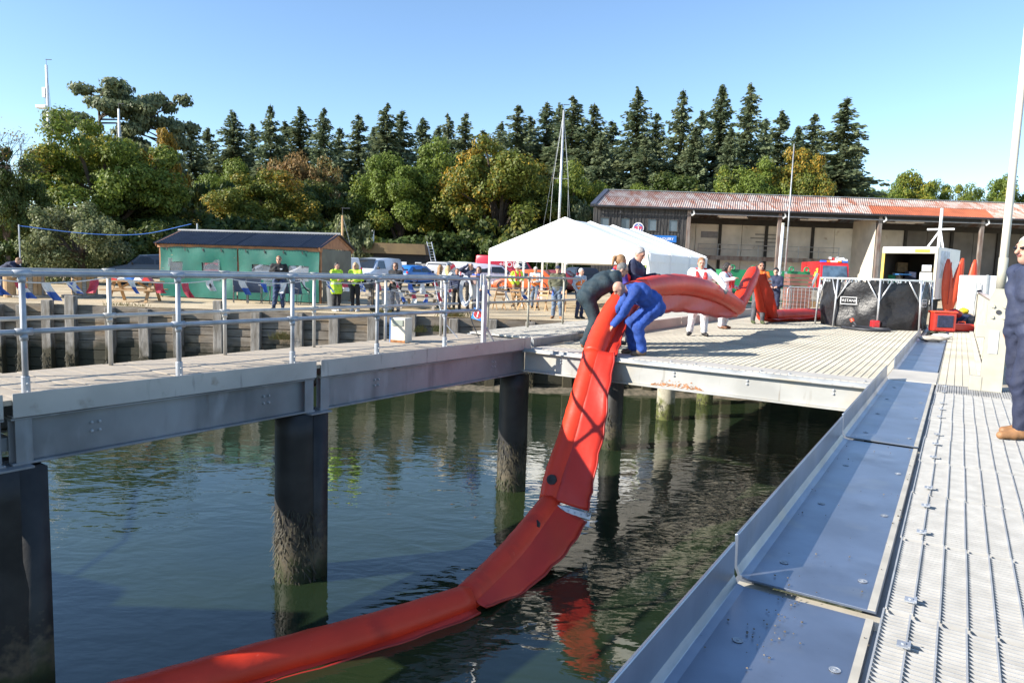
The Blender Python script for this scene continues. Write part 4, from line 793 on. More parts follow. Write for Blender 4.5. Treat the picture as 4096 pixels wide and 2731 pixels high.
def person(label, x, y, z, face, H, top, legs, shoes, hair=None, hs="short", pose=None, sk=None, h=.0155, hands=None, coat=0., bands=(), bandm=None, vest=None, fat=1.0, fem=False, extras=(), bagtop=0., tuck=False, hood=None):
    """face: heading in degrees, 0 = away from the camera, 180 = towards it, 90 = picture left, -90 = picture right"""
    PN[0] += 1; J = dict(BASE); J.update(pose or {}); sk = sk or skin; hands = hands or sk; s = Sdf(h / (H / 1.75)); V = lambda k: np.array(J[k], float); g = fat
    mats = [top, legs, shoes, sk, hands, lip, eye_m, bandm or refl]; TOP, LEG, SHO, SK, HA, LI, EY = range(7); b = bagtop
    lat = V("shR") - V("shL"); lat /= np.linalg.norm(lat); latp = V("hipR") - V("hipL"); latp /= np.linalg.norm(latp); up = V("neck") - V("pel"); up /= np.linalg.norm(up); fw = np.cross(up, lat); 
    w = .93 if fem else 1.0; lg = 1.16 if tuck else 1.06
    for q in (-1, 1):
        s.cone(V("pel") + latp * .075 * q, V("waist") + lat * .065 * q, .105 * g + b * .5, .095 * g + b * .6, LEG if not coat and not tuck else TOP, .05); s.cone(V("waist") + lat * .065 * q, V("chest") + lat * .085 * q * w, (.098 if not fem else .088) * g + b, .112 * g * w + b, TOP, .05); s.cone(V("chest") + lat * .09 * q, V("neck") + lat * .06 * q - up * .07, .105 * g * w + b, .07, TOP, .05)
    s.cone(V("waist") - up * .06, V("waist"), .12 * g + b, .12 * g + b, TOP, .04)
    if coat:
        for q, k in ((-1, "L"), (1, "R")): a = V("hip" + k); e = a + (V("kn" + k) - a) * coat; s.cone(a, e, .125 * g, .135 * g, TOP, .09)
        s.cone(V("pel"), (V("knL") + V("knR")) / 2 * coat + V("pel") * (1 - coat), .12, .11, TOP, .09)
    s.cone(V("neck") - up * .02, V("neck") * .4 + V("head") * .6, .057, .054, SK, .02); s.cone(V("neck") - up * .035, V("neck") + up * .015, .072, .066, TOP, .02)
    for k in "LR":
        sh, el, wr = V("sh" + k), V("el" + k), V("wr" + k); s.cone(V("chest") + up * .09, sh, .07 + b, .068 * w + b * .6, TOP, .05); s.cone(sh, el, .066 * w * g + b * .5, .052 * w + b * .5, TOP, .035); s.cone(el, wr, .053 * w + b * .5, .042 * w + b * .4, TOP, .02)
        d = wr - el; d /= np.linalg.norm(d); c = np.array(J.get("hand" + k, d)); c = c / np.linalg.norm(c); pd = np.cross(c, lat if abs(c.dot(lat)) < .9 else up); pd /= np.linalg.norm(pd); sd_ = np.cross(c, pd); s.cone(wr, wr + c * .02, .032, .032, HA, .015)
        for q in (-1, 0, 1): s.cone(wr + c * .02 + sd_ * .016 * q, wr + c * .085 + sd_ * .022 * q, .022, .017, HA, .012)
        cu = J.get("curl" + k, .35)
        for q, fl in ((-1.5, .062), (-.5, .075), (.5, .08), (1.5, .065)):
            a = wr + c * .085 + sd_ * .017 * q; m_ = a + (c * (1 - cu) + pd * cu) * fl * .55; s.cone(a, m_, .0105, .010, HA, .008); s.cone(m_, m_ + (c * (1 - 1.7 * cu) + pd * 1.3 * cu) * fl * .5, .010, .009, HA, .006)
        t = -1 if k == "R" else 1; a = wr + c * .03 + sd_ * .022 * t; m_ = a + (sd_ * t * .75 + c * .7) * .045; s.cone(a, m_, .014, .012, HA, .01); s.cone(m_, m_ + (c + pd * .3) * .03, .012, .010, HA, .006)
        hp, kn, an = V("hip" + k), V("kn" + k), V("an" + k); s.cone(hp, kn, (.098 if not fem else .092) * g, .068 * g * lg, LEG, .05); s.cone(kn, an + np.array([0, 0, .03]), .069 * g * lg, .054 * g * lg, LEG, .03)
        yaw = J["toe"] * (1 if k == "R" else -1); f = np.array([math.sin(yaw), math.cos(yaw), 0]); a = an.copy(); a[2] -= .035; s.cone(a - f * .03, a + f * .06 - np.array([0, 0, .012]), .045, .043, SHO, .02); s.cone(a + f * .06 - np.array([0, 0, .012]), a + f * .16 - np.array([0, 0, .025]), .043, .036, SHO, .02); s.cone(an + np.array([0, 0, .03]), a, .046, .045, SHO, .02)
    # head with face
    hx, hy, hz_ = J["hd"]; Rh = np.array(Matrix.Rotation(hz_, 3, 'Z') @ Matrix.Rotation(hx, 3, 'X') @ Matrix.Rotation(hy, 3, 'Y')); hc = V("head"); P = lambda *v: hc + Rh @ np.array(v)
    s.ell(P(0, 0, .025), (.076, .096, .098), SK, .02, Rh); s.cone(P(0, .035, -.055), P(0, .052, -.085), .052, .034, SK, .03); s.cone(P(0, .0, -.03), P(0, .02, -.06), .064, .056, SK, .03); s.cone(P(0, .094, .012), P(0, .112, -.022), .010, .017, SK, .012); s.cone(P(-.03, .082, .032), P(.03, .082, .032), .018, .018, SK, .015)
    for q in (-1, 1):
        s.ell(P(q * .077, -.005, -.005), (.012, .022, .032), SK, .008, Rh)
        s.ell(P(q * .03, .087, .008), (.014, .012, .008), EY, .003, Rh); s.cone(P(q * .018, .099, .028), P(q * .045, .088, .028), .006, .005, 6, .003)
    s.cone(P(-.02, .092, -.048), P(.02, .092, -.048), .008, .008, LI, .004)
    out = s.run((.013, [TOP, LEG]), True, None, PN[0]); Vt, F, FM = out
    sc = H / 1.75
    if bands:
        fz = Vt[F].mean(1)
        for z0, z1, src in bands: FM = np.where((fz[:, 2] > z0) & (fz[:, 2] < z1) & (FM == src), 7, FM)
    me = nmesh("person", Vt * sc, F, FM, mats); o = obj("person", me); o.location = (x, y, z); o.rotation_euler = (0, 0, R_(face)); XF[o.name] = Matrix.Translation((x, y, z)) @ Matrix.Rotation(R_(face), 4, 'Z'); tag(o, label, "person")
    def child(sd, name, m, cut=None, fold=None):
        r = sd.run(fold, False, cut, PN[0] + 7)
        if r is None: return
        me = nmesh(name, r[0] * sc, r[1], np.zeros(len(r[1])), [m]); obj(name, me, o, local=True)
    hh = max(.009, h * .72) / sc
    if hair is not None:
        a = Sdf(hh); n = Rh @ np.array([0, .80, -.60]); pt = P(0, .055, .058)
        a.ell(P(0, -.010, .034), (.086, .102, .104), 0, .02, Rh)
        if hs in ("long", "bob", "pony", "curly"): a.ell(P(0, -.02, .03), (.092, .105, .108), 0, .02, Rh); a.cone(P(-.075, .0, .02), P(-.082, -.01, -.08), .024, .026, 0, .03); a.cone(P(.075, .0, .02), P(.082, -.01, -.08), .024, .026, 0, .03); n = Rh @ np.array([0, .95, -.3]); pt = P(0, .06, .06)
        if hs in ("long", "curly"):
            for q in (-1, 0, 1): a.cone(P(.05 * q, -.07, .0), P(.075 * q, -.09, -.26), .05, .035 if hs == "long" else .06, 0, .04)
        if hs == "pony": a.cone(P(0, -.10, .07), P(0, -.15, .05), .03, .04, 0, .02); a.cone(P(0, -.15, .05), P(0, -.165, -.10), .04, .022, 0, .02)
        if hs == "curly":
            rg = np.random.default_rng(4)
            for _ in range(46): u = rnd_unit(rg, 1)[0]; u[1] = -abs(u[1]); a.ell(P(u[0] * .11, u[1] * .11 - .01, .03 + u[2] * .13 - .06), (.03, .03, .03), 0, .01)
        if hs == "crop": a = Sdf(hh); a.ell(P(0, -.012, .03), (.081, .098, .100), 0, .02, Rh)
        child(a, "hair", hair, (n, pt), (.004, [0]))
    for e in extras:
        a = Sdf(hh); kind, m = e[0], e[1]
        if kind == "shades": a.cone(P(-.06, .088, .014), P(.06, .088, .014), .014, .014, 0, .005); a.cone(P(-.075, .06, .016), P(-.08, -.01, .012), .006, .006, 0); a.cone(P(.075, .06, .016), P(.08, -.01, .012), .006, .006, 0); child(a, "sunglasses", m)
        if kind == "glasses": a.cone(P(-.078, .07, .014), P(-.08, -.01, .010), .0055, .0055, 0); a.cone(P(.078, .07, .014), P(.08, -.01, .010), .0055, .0055, 0); a.cone(P(-.05, .098, .012), P(.05, .098, .012), .007, .007, 0); child(a, "glasses", m)
        if kind == "cap": a.ell(P(0, -.005, .06), (.088, .105, .075), 0, .01, Rh); a.cone(P(-.04, .10, .055), P(.04, .10, .055), .016, .016, 0, .01); a.cone(P(-.035, .15, .045), P(.035, .15, .045), .012, .012, 0, .04); child(a, "cap", m, (Rh @ np.array([0, 0, -1.]), P(0, 0, .035)))
        if kind == "beanie": a.ell(P(0, -.008, .045), (.092, .108, .10), 0, .01, Rh); child(a, "beanie", m, (Rh @ np.array([0, .35, -.9]), P(0, 0, .02)))
        if kind == "helmet": a.ell(P(0, -.015, .05), (.125, .150, .125), 0, .01, Rh); child(a, "helmet", m, (Rh @ np.array([0, .55, -.8]), P(0, .02, .0)))
        if kind == "lifejacket":
            n_ = V("neck"); fwd = fw / (np.linalg.norm(fw) + 1e-9); fwd = fwd if fwd[1] > -.2 else -fwd; wb = .018 + b
            for q in (-1, 1):
                p0 = n_ - fwd * .075 + up * .03; p1 = n_ + lat * q * .095 + fwd * .02 + up * .0; p2 = V("chest") + lat * q * .085 + fwd * (.115 + wb) + up * .02; p3 = V("waist") + lat * q * .08 + fwd * (.115 + wb) + up * .03
                a.cone(p0, p1, .042, .045, 0, .02); a.cone(p1, p2, .045, .05, 0, .02); a.cone(p2, p3, .05, .042, 0, .02)
            child(a, "lifejacket", m, None, (.004, [0]))
        if kind == "vest":
            for q in (-1, 1): a.cone(V("waist") + lat * .06 * q - up * .1, V("chest") + lat * .08 * q, .118 * g + b, .122 * g + b, 0, .05); a.cone(V("chest") + lat * .09 * q, V("neck") + lat * .08 * q - up * .06, .118 * g + b, .07, 0, .05)
            r = a.run((.004, [0]), False, ((0, 0, 1.), V("neck") + up * .0), 3); fz = r[0][r[1]].mean(1); FM_ = np.zeros(len(r[1])); zc = V("chest")[2]
            FM_ = np.where((abs(fz[:, 2] - (zc - .17)) < .025) | ((abs(np.abs(fz[:, 0]) - .1) < .022) & (fz[:, 2] > zc - .1)), 1, FM_); obj("vest", nmesh("vest", r[0] * sc, r[1], FM_, [m, refl]), o, local=True)
        if kind == "tapes":
            # reflective bands round arms
            for k in "LR": c_ = V("sh" + k) * .25 + V("el" + k) * .75; d = V("el" + k) - V("sh" + k); d /= np.linalg.norm(d); a.cone(c_ - d * .02, c_ + d * .02, .060 + b, .058 + b, 0, .001)
            child(a, "tape", m)
        if kind == "badge": q = V("chest") + np.array([-.09, .135 + b, .03]); MB().box(q * sc, (.075, .012, .045)).build("badge", whitep, o, local=True)
        if kind == "collar": a.cone(V("neck") + lat * .07 + up * .0, V("neck") + lat * .09 - up * .03 + fw * .06, .03, .03, 0); a.cone(V("neck") - lat * .07, V("neck") - lat * .09 - up * .03 + fw * .06, .03, .03, 0); a.cone(V("neck") - fw * .06 - lat * .05, V("neck") - fw * .06 + lat * .05, .035, .035, 0, .03); child(a, "collar", m)
        if kind == "boots":
            for k in "LR": an = V("an" + k); kn = V("kn" + k); a.cone(an, an + (kn - an) * e[2], .062, .07, 0, .02)
            child(a, "boot_leg", m)
        if kind == "paper": q = V("wrR") + np.array([-.08, .07, .03]); MB().box(q * sc, (.2, .14, .006), Matrix.Rotation(.4, 3, 'X')).build("paper", whitep, o, local=True)
    return o
HOLD = dict(elL=(-.23, .08, 1.16), wrL=(-.10, .26, 1.12), elR=(.23, .08, 1.16), wrR=(.10, .26, 1.12))
POCK = dict(elL=(-.27, -.06, 1.17), wrL=(-.20, .08, .95), elR=(.27, -.06, 1.17), wrR=(.20, .08, .95))
PF = .0122
# --- crew handling the boom on the platform
person("man in dark teal overalls and brown boots leaning right over the red boom", 1.42, 12.72, .01, -83, 1.78, teal_c, teal_c, brown_l, H_dg, "crop", h=PF, hands=glove_r, fat=1.34, bagtop=.036, tuck=True,
       pose=dict(pel=(0, -.10, .93), waist=(0, .03, 1.05), chest=(0, .22, 1.19), neck=(0, .40, 1.33), head=(0, .53, 1.41), shL=(-.19, .36, 1.30), shR=(.19, .36, 1.30), elL=(-.22, .46, 1.02), elR=(.22, .44, 1.0), wrL=(-.14, .66, .84), wrR=(.12, .64, .80), hipL=(-.1, -.08, .90), hipR=(.1, -.08, .90), knL=(-.14, .10, .52), knR=(.13, .06, .50), anL=(-.15, .06, .095), anR=(.14, -.12, .095), hd=(-.35, 0, -.15)), extras=(("glasses", shades), ("boots", brown_l, .55), ("collar", cloth("grey_fleece", (.25, .24, .2)))))
person("bald man in royal blue overalls stooping to grip the hanging red boom", 2.08, 11.86, .01, 97, 1.78, royal, royal, mat("muddy_boot", (.13, .09, .06), .7, 0, .2, 12), None, "crop", h=PF, sk=skin, fat=1.26, bagtop=.034, tuck=True,
       pose=dict(pel=(0, -.33, .80), waist=(0, -.21, .93), chest=(0, -.04, 1.03), neck=(0, .14, 1.10), head=(0, .30, 1.10), shL=(-.19, .08, 1.06), shR=(.19, .08, 1.06), elL=(-.2, .24, .76), elR=(.2, .24, .74), wrL=(-.14, .40, .52), wrR=(.14, .40, .46), hipL=(-.1, -.31, .78), hipR=(.1, -.31, .78), knL=(-.15, .0, .50), knR=(.15, .04, .50), anL=(-.14, -.1, .095), anR=(.15, -.02, .095), hd=(-.75, 0, .1)))
person("woman with blonde ponytail and red lifejacket behind the man in teal overalls", 2.02, 13.55, .01, -75, 1.72, purple, navy, blk_shoe, H_gb, "pony", h=PF, fem=True, bagtop=.012, pose=dict(HOLD, hd=(-.15, 0, 0)), extras=(("lifejacket", red_lj),))
person("tall grey haired man in navy overalls resting a gloved hand on the boom", 2.36, 13.78, .01, -112, 1.90, navy, navy, blk_shoe, H_gr, "short", h=PF, hands=glove_k, fat=1.12, bagtop=.022, tuck=True, pose=dict(elL=(-.24, .10, 1.20), wrL=(-.10, .34, 1.25), elR=(.24, .06, 1.18), wrR=(.12, .36, 1.12), handL=(.2, 1, .1), chest=(0, .03, 1.30), head=(0, .07, 1.61), hd=(-.35, 0, -.35)), extras=(("collar", navy),))
person("young man in white coverall and red lifejacket reaching over the raised boom", 4.25, 16.05, .01, 172, 1.78, white_c, white_c, blk_shoe, H_st, "short", h=PF, hands=cloth("grey_glove", (.3, .28, .25)), bagtop=.03, tuck=True, fat=1.2, pose=dict(elL=(-.40, .10, 1.28), wrL=(-.50, .28, 1.10), handL=(-.2, .3, -1), elR=(.28, .10, 1.18), wrR=(.18, .30, 1.1), knL=(-.12, .03, .5), anL=(-.15, -.02, .095), knR=(.12, .03, .5), anR=(.16, -.02, .095), toe=.35, hd=(-.12, 0, 0)), extras=(("lifejacket", red_lj), ("collar", black_c)))
person("curly haired woman in white coverall behind the sagging part of the boom", 5.57, 18.5, .01, -130, 1.72, white_c, white_c, brown_l, H_bk, "curly", h=.014, bagtop=.026, tuck=True, fem=True, fat=1.25, pose=dict(HOLD, elR=(.3, .1, 1.3), wrR=(.2, .3, 1.35)), extras=(("lifejacket", red_lj),))
person("man in orange hi-vis jacket, sunglasses and black trousers beside the boom's peak", 7.3, 20.9, .01, 178, 1.84, hv_o, grey_c, mat("green_black_boot", (.06, .08, .03), .6), H_bk, "short", h=.014, sk=skin2, bands=((1.14, 1.19, 0), (1.02, 1.06, 0)), pose=dict(elR=(.32, .02, 1.2), wrR=(.33, .16, 1.02), elL=(-.26, .10, 1.16), wrL=(-.12, .28, 1.2), knL=(-.11, .05, .5), anL=(-.14, 0, .095)), bagtop=.012, extras=(("shades", shades), ("lifejacket", mat("orange_lifejacket", (.75, .14, .03), .5)), ("tapes", refl)))
person("person in black beanie, navy trousers and wellingtons holding the boom's far end", 8.55, 23.0, .01, 150, 1.70, navy, navy, blk_shoe, H_bk, "short", h=.015, pose=HOLD, extras=(("beanie", black_c), ("boots", blk_shoe, .8)))
# --- man at the right edge
person("grey haired man in navy jacket and brown boots cut off by the right edge", 4.64, 6.34, .01, 84, 1.84, cloth("navy_softshell", (.030, .038, .075), .7), cloth("navy_trousers", (.022, .028, .06)), tanboot, H_wh, "short", h=.010, fat=.90, bagtop=.016, tuck=True, pose=dict(elL=(-.27, -.12, 1.16), wrL=(-.26, -.02, .95), elR=(.27, -.12, 1.16), wrR=(.26, -.04, .95), anL=(-.11, .0, .095), knL=(-.11, .05, .5), anR=(.11, -.14, .095), knR=(.11, -.04, .5), hd=(.0, 0, .12)), extras=(("shades", shades), ("collar", navy)))
# --- spectators on the gravel
person("man in navy jumper leaning over a cable drum table at far left", -19.0, 26.3, ZG, -80, 1.75, navy, denim, blk_shoe, H_st, "crop", pose=dict(pel=(0, -.2, .92), waist=(0, -.08, 1.04), chest=(0, .12, 1.16), neck=(0, .28, 1.26), head=(0, .40, 1.33), shL=(-.19, .22, 1.22), shR=(.19, .22, 1.22), elL=(-.22, .40, 1.04), elR=(.22, .40, 1.04), wrL=(.0, .58, 1.06), wrR=(.05, .55, 1.02), hipL=(-.1, -.18, .9), hipR=(.1, -.18, .9), knL=(-.1, -.1, .5), knR=(.1, -.1, .5), anL=(-.11, -.2, .095), anR=(.11, -.2, .095), hd=(-.4, 0, 0)), fat=1.15)
person("man in black fleece and jeans wearing sunglasses before the green hut", -7.95, 23.75, ZG, -170, 1.82, black_c, denim, blk_shoe, H_st, "short", pose=dict(elL=(-.28, -.08, 1.16), wrL=(-.10, -.12, .95), elR=(.28, -.08, 1.16), wrR=(.10, -.12, .95), anR=(.16, .02, .095), toe=.3), fat=1.08, bagtop=.012, extras=(("shades", shades), ("badge", whitep)))
person("dark haired woman in long yellow hi-vis coat with arms folded", -6.07, 24.0, ZG, -125, 1.66, hv_y, black_c, white_shoe, H_bk, "short", fem=True, coat=.42, bands=((1.22, 1.26, 0), (.98, 1.02, 0)), bagtop=.018, pose=dict(elL=(-.26, .06, 1.15), wrL=(.05, .22, 1.14), elR=(.26, .06, 1.15), wrR=(-.05, .24, 1.16)), extras=(("tapes", refl),))
person("blonde woman in short yellow hi-vis jacket and black leggings", -5.46, 24.2, ZG, 165, 1.68, hv_y, black_c, white_shoe, H_bl, "long", fem=True, bands=((1.0, 1.05, 0),), bagtop=.028, pose=dict(HOLD, elL=(-.30, .06, 1.16)), extras=(("tapes", refl),))
person("woman in black jacket and sunglasses standing beside the galvanised bin", -4.15, 24.6, ZG, 165, 1.72, black_c, plaid, blk_shoe, H_br, "bob", fem=True, coat=.15, bagtop=.02, pose=dict(elL=(-.30, -.02, 1.18), wrL=(-.22, .12, .98), elR=(.26, .04, 1.15), wrR=(.05, .25, 1.08)), extras=(("shades", shades), ("paper", whitep)))
person("brown haired woman in dark jacket at the back of the group of five", -2.95, 28.0, ZG, -60, 1.70, black_c, black_c, blk_shoe, H_gb, "long", fem=True, pose=HOLD)
person("blonde woman in cream hoodie with her back turned", -2.55, 27.0, ZG, -30, 1.68, white_h, plaid, brown_l, H_bl, "long", fem=True, bagtop=.02, pose=POCK)
person("woman in navy jacket over a red top with hands in pockets", -2.06, 25.45, ZG, 178, 1.60, navy, black_c, blk_shoe, H_br, "short", fem=True, bagtop=.02, pose=POCK, sk=skin2, extras=(("collar", red_c),))
person("man in navy jacket shading his eyes with a raised hand", -1.62, 26.4, ZG, 170, 1.80, navy, black_c, blk_shoe, H_gr, "crop", bagtop=.015, pose=dict(elR=(.36, .10, 1.50), wrR=(.10, .14, 1.68), handR=(-1, 0, .05), elL=(-.26, -.02, 1.15), wrL=(-.22, .1, .92)))
person("brown haired woman in blue fleece with one hand at her mouth", -1.22, 24.3, ZG, 165, 1.68, cobalt, navy, blk_shoe, H_br, "bob", fem=True, bagtop=.012, pose=dict(elR=(.24, .10, 1.18), wrR=(.05, .18, 1.44), handR=(-.2, .1, 1), elL=(-.25, .02, 1.15), wrL=(-.16, .16, 1.0)))
person("firefighter in yellow hi-vis tunic and white helmet at the tent corner", .12, 30.6, ZG, -160, 1.80, hv_y, tan_c, blk_shoe, H_br, "crop", bands=((1.10, 1.15, 0), (1.28, 1.31, 0)), bagtop=.022, pose=dict(HOLD, elR=(.3, .0, 1.18), wrR=(.22, .18, .98), hd=(-.3, 0, -.4)), extras=(("helmet", whitep), ("tapes", refl), ("lifejacket", red_lj)))
person("white haired man in orange vest and glasses under the tent", .92, 30.2, ZG, 160, 1.76, lt_c, khaki, blk_shoe, H_wh, "short", pose=dict(HOLD, hd=(-.35, 0, .3)), extras=(("vest", hv_o), ("glasses", shades)))
person("man in olive jacket, navy cap and tan boots with hands in pockets", 1.49, 23.95, ZG, 176, 1.80, olive, khaki, tanboot, H_gr, "crop", bagtop=.02, fat=1.05, pose=dict(POCK, anL=(-.14, 0, .095), toe=.35), extras=(("cap", navy), ("shades", shades)))
person("white haired man in orange hi-vis waistcoat beside the railing", 2.3, 24.3, ZG, -140, 1.74, lt_c, navy, blk_shoe, H_wh, "short", bagtop=.01, pose=POCK, extras=(("vest", hv_o),))
# ------------------------------------------------------------------ the red oil boom: inflated tube with a hanging skirt, in joined lengths
boom = thing("oil_boom", "long red inflatable oil boom carried across the platform down into the water", "boom", (2.3, 11.8, 0))
boom_m = mat("red_boom_fabric", (.66, .040, .013), .46, 0, .12, 1.2, .4, 5, coat=.0, spec=.4); overlay(boom_m, (.34, .018, .010), 2.2, .58, .85); overlay(boom_m, (.70, .18, .12), 14, .70, .82); seam_m = mat("boom_seam", (.33, .02, .012), .5); skirt_m = mat("red_skirt_fabric", (.55, .028, .012), .46, 0, .1, 1.5, .3, 5)
def spline(P, n):
    P = [np.array(p, float) for p in P]; P = [2 * P[0] - P[1]] + P + [2 * P[-1] - P[-2]]; out = []
    for i in range(1, len(P) - 2):
        for t in np.linspace(0, 1, n, endpoint=False): a, b_, c, d = P[i - 1:i + 3]; out.append(.5 * (2 * b_ + (c - a) * t + (2 * a - 5 * b_ + 4 * c - d) * t * t + (3 * b_ - a - 3 * c + d) * t ** 3))
    out.append(P[-2]); return out
def boom_seg(name, pts, r, skirt, skw, n=8, parent=boom, endr=None, wrinkle=.013, ripple=.03, flat=1.0, front=0.):
    """pts control points, r radius (or list), skirt: direction of the skirt at each control point, skw its width(s)"""
    k = len(pts); C = spline(pts, n); SD = spline(skirt, n); RR = [float(x) for x in spline([(q,) * 3 for q in (r if isinstance(r, (list, tuple)) else [r] * k)], n) for x in (x[0],)]; WW = [float(x[0]) for x in spline([(q,) * 3 for q in (skw if isinstance(skw, (list, tuple)) else [skw] * k)], n)]
    rings = []; sk = []; sk2 = []; N_ = len(C); rd = random.Random(len(name) + k)
    for i, c in enumerate(C):
        t = C[min(i + 1, N_ - 1)] - C[max(0, i - 1)]; t /= np.linalg.norm(t); d = SD[i] - t * SD[i].dot(t); d /= np.linalg.norm(d); e = np.cross(t, d); rr = RR[i] * (1 + wrinkle * math.sin(i * 2.3) + rd.uniform(-wrinkle, wrinkle))
        ring = []
        for j in range(20):
            w = 2 * math.pi * j / 20; q = rr * (1 + .10 * max(0, math.cos(w)) ** 6); ring.append(c + (d * math.cos(w) + e * math.sin(w) * flat) * q)
        rings.append(ring); rows = []
        for m_ in range(6):
            f = m_ / 5; rows.append(c + d * (rr * (.80 if not front else .45) + (WW[i] + rr * (.2 if not front else .55)) * f) + e * ripple * math.sin(i * .55 + m_ * .9) * f + d * .01 * math.sin(i * 1.3) * f)
        if front: sg = -1 if e.dot(c - np.array([0, 0, 1.4])) > 0 else 1; rows = [q + e * sg * rr * front * (1 - .55 * (m_ / 5) ** .7) for m_, q in enumerate(rows)]
        sk.append(rows); sk2.append([p + e * .012 for p in rows])
    o = MB().loft(rings).build(name, boom_m, parent, smooth=True)
    if max(WW) > .02:
        b = MB(); b.loft([list(a) + list(c)[::-1] for a, c in zip(sk, sk2)]); s_ = b.build("skirt", skirt_m, o, smooth=True)
        MB().tube([a[-1] for a in sk], .016, 6).build("skirt_hem", seam_m, s_, smooth=True)
    return o
BZ = ZW + .07
# length lying on the water, bending at the crease
boom_seg("float_tube", [(-4.63, 4.95, BZ), (-3.46, 5.68, BZ), (-2.5, 6.35, BZ), (-1.37, 7.12, BZ), (-.42, 7.86, BZ + .02)], [.18, .18, .18, .18, .16], [(.5, -.8, -.25)] * 5, .11, ripple=.01)
boom_seg("float_tube", [(-.46, 7.84, BZ + .02), (-.10, 8.55, BZ + .08), (.27, 9.27, BZ + .24), (.63, 9.98, BZ + .48)], [.16, .18, .18, .155], [(.75, -.6, -.35), (.8, -.5, -.4), (.93, -.2, -.3), (.95, .1, -.25)], [.12, .30, .40, .44], ripple=.025, front=.7)
# hanging length
boom_seg("float_tube", [(.62, 10.02, -1.98), (.74, 10.25, -1.66), (.97, 10.70, -1.13), (1.18, 11.10, -.50), (1.36, 11.48, .04)], [.15, .185, .19, .19, .185], [(1, -.1, .05), (1, -.2, .05), (.95, -.35, .05), (.85, -.5, .05), (.85, -.53, .05)], [.44, .38, .33, .27, .2], ripple=.022, front=.82)
boom_seg("float_tube", [(1.34, 11.46, .02), (1.50, 11.78, .34), (1.76, 12.22, .74), (2.06, 12.65, 1.02), (2.42, 13.1, 1.13)], [.185, .19, .19, .19, .18], [(.85, -.52, -.05), (.82, -.45, -.25), (.8, -.35, -.5), (.6, -.2, -.8), (.2, -.1, -1)], [.22, .16, .12, .12, .16], ripple=.03)
# carried length, sagging skirt
boom_seg("float_tube", [(2.36, 13.05, 1.12), (2.75, 13.6, 1.17), (3.4, 14.5, 1.20), (4.1, 15.35, 1.12), (4.9, 16.5, .92), (5.75, 17.9, .62)], [.19, .20, .205, .205, .20, .19], [(0, -.1, -1)] * 6, [.16, .32, .36, .36, .30, .06], ripple=.03)
boom_seg("float_tube", [(5.68, 17.85, .60), (5.95, 18.3, .86), (6.35, 19.0, 1.26), (6.62, 19.5, 1.52)], [.19, .20, .20, .18], [(.4, .4, .6)] * 4, [.04] * 4, ripple=.02)
boom_seg("float_tube", [(6.62, 19.5, 1.50), (6.85, 19.9, 1.2), (7.25, 20.6, .6), (7.55, 21.2, .22)], [.10, .09, .12, .16], [(.8, -.3, -.2)] * 4, [.2, .3, .34, .3], flat=.6)
boom_seg("float_tube", [(7.5, 21.1, .24), (8.1, 21.9, .2), (8.9, 22.6, .2), (9.9, 23.3, .22), (11., 23.9, .22)], [.15, .19, .20, .20, .20], [(.5, -.8, -.25)] * 5, .12, ripple=.02)
# bolted aluminium joint between the wet and the hanging length
j = thing("boom_connector", "riveted aluminium joint plate across the red boom just above the water", "connector", (.8, 10, -2.0))
c0 = Vector((.50, 9.96, -2.03)); c1 = Vector((1.24, 9.98, -2.22)); nrm = Vector((-.1, -.82, .5)).normalized()
for k, off in enumerate((Vector((0, 0, 0)), Vector((-.02, -.05, -.092)))):
    b = MB(); b.beam(c0 + off + nrm * .15, c1 + off + nrm * .15, .012, .085, up=(c1 - c0).cross(nrm)); o = b.build("plate", alu, j, bevel=.004)
    for q in range(8): f = (q + .5) / 8; bolts(o, [c0.lerp(c1, f) + off + nrm * .157], nrm, .011)
for f, dz in ((.96, .06), (.93, -.14)):
    p = c0.lerp(c1, f) + nrm * .18 + Vector((0, 0, dz)); arc_ = [p + Vector((.03 * math.cos(t), -.01, .05 * math.sin(t))) for t in np.linspace(0, 2 * math.pi, 13)]; MB().tube(arc_, .009, 6).build("shackle", galv_d, j, smooth=True)
for p, n_ in (((.66, 10.04, -1.66), (-.35, -.9, .25)), ((.42, 9.36, -2.12), (-.6, -.4, .7))):
    n_ = Vector(n_).normalized(); b = MB(); b.lathe([(.074, -.03), (.074, .012), (.045, .014), (.043, .008), (.01, .012)], Vector(p) + n_ * .035, 18, 0, n_.to_track_quat('Z', 'Y').to_matrix()); b.build("air_valve", blackm, boom, smooth=False)
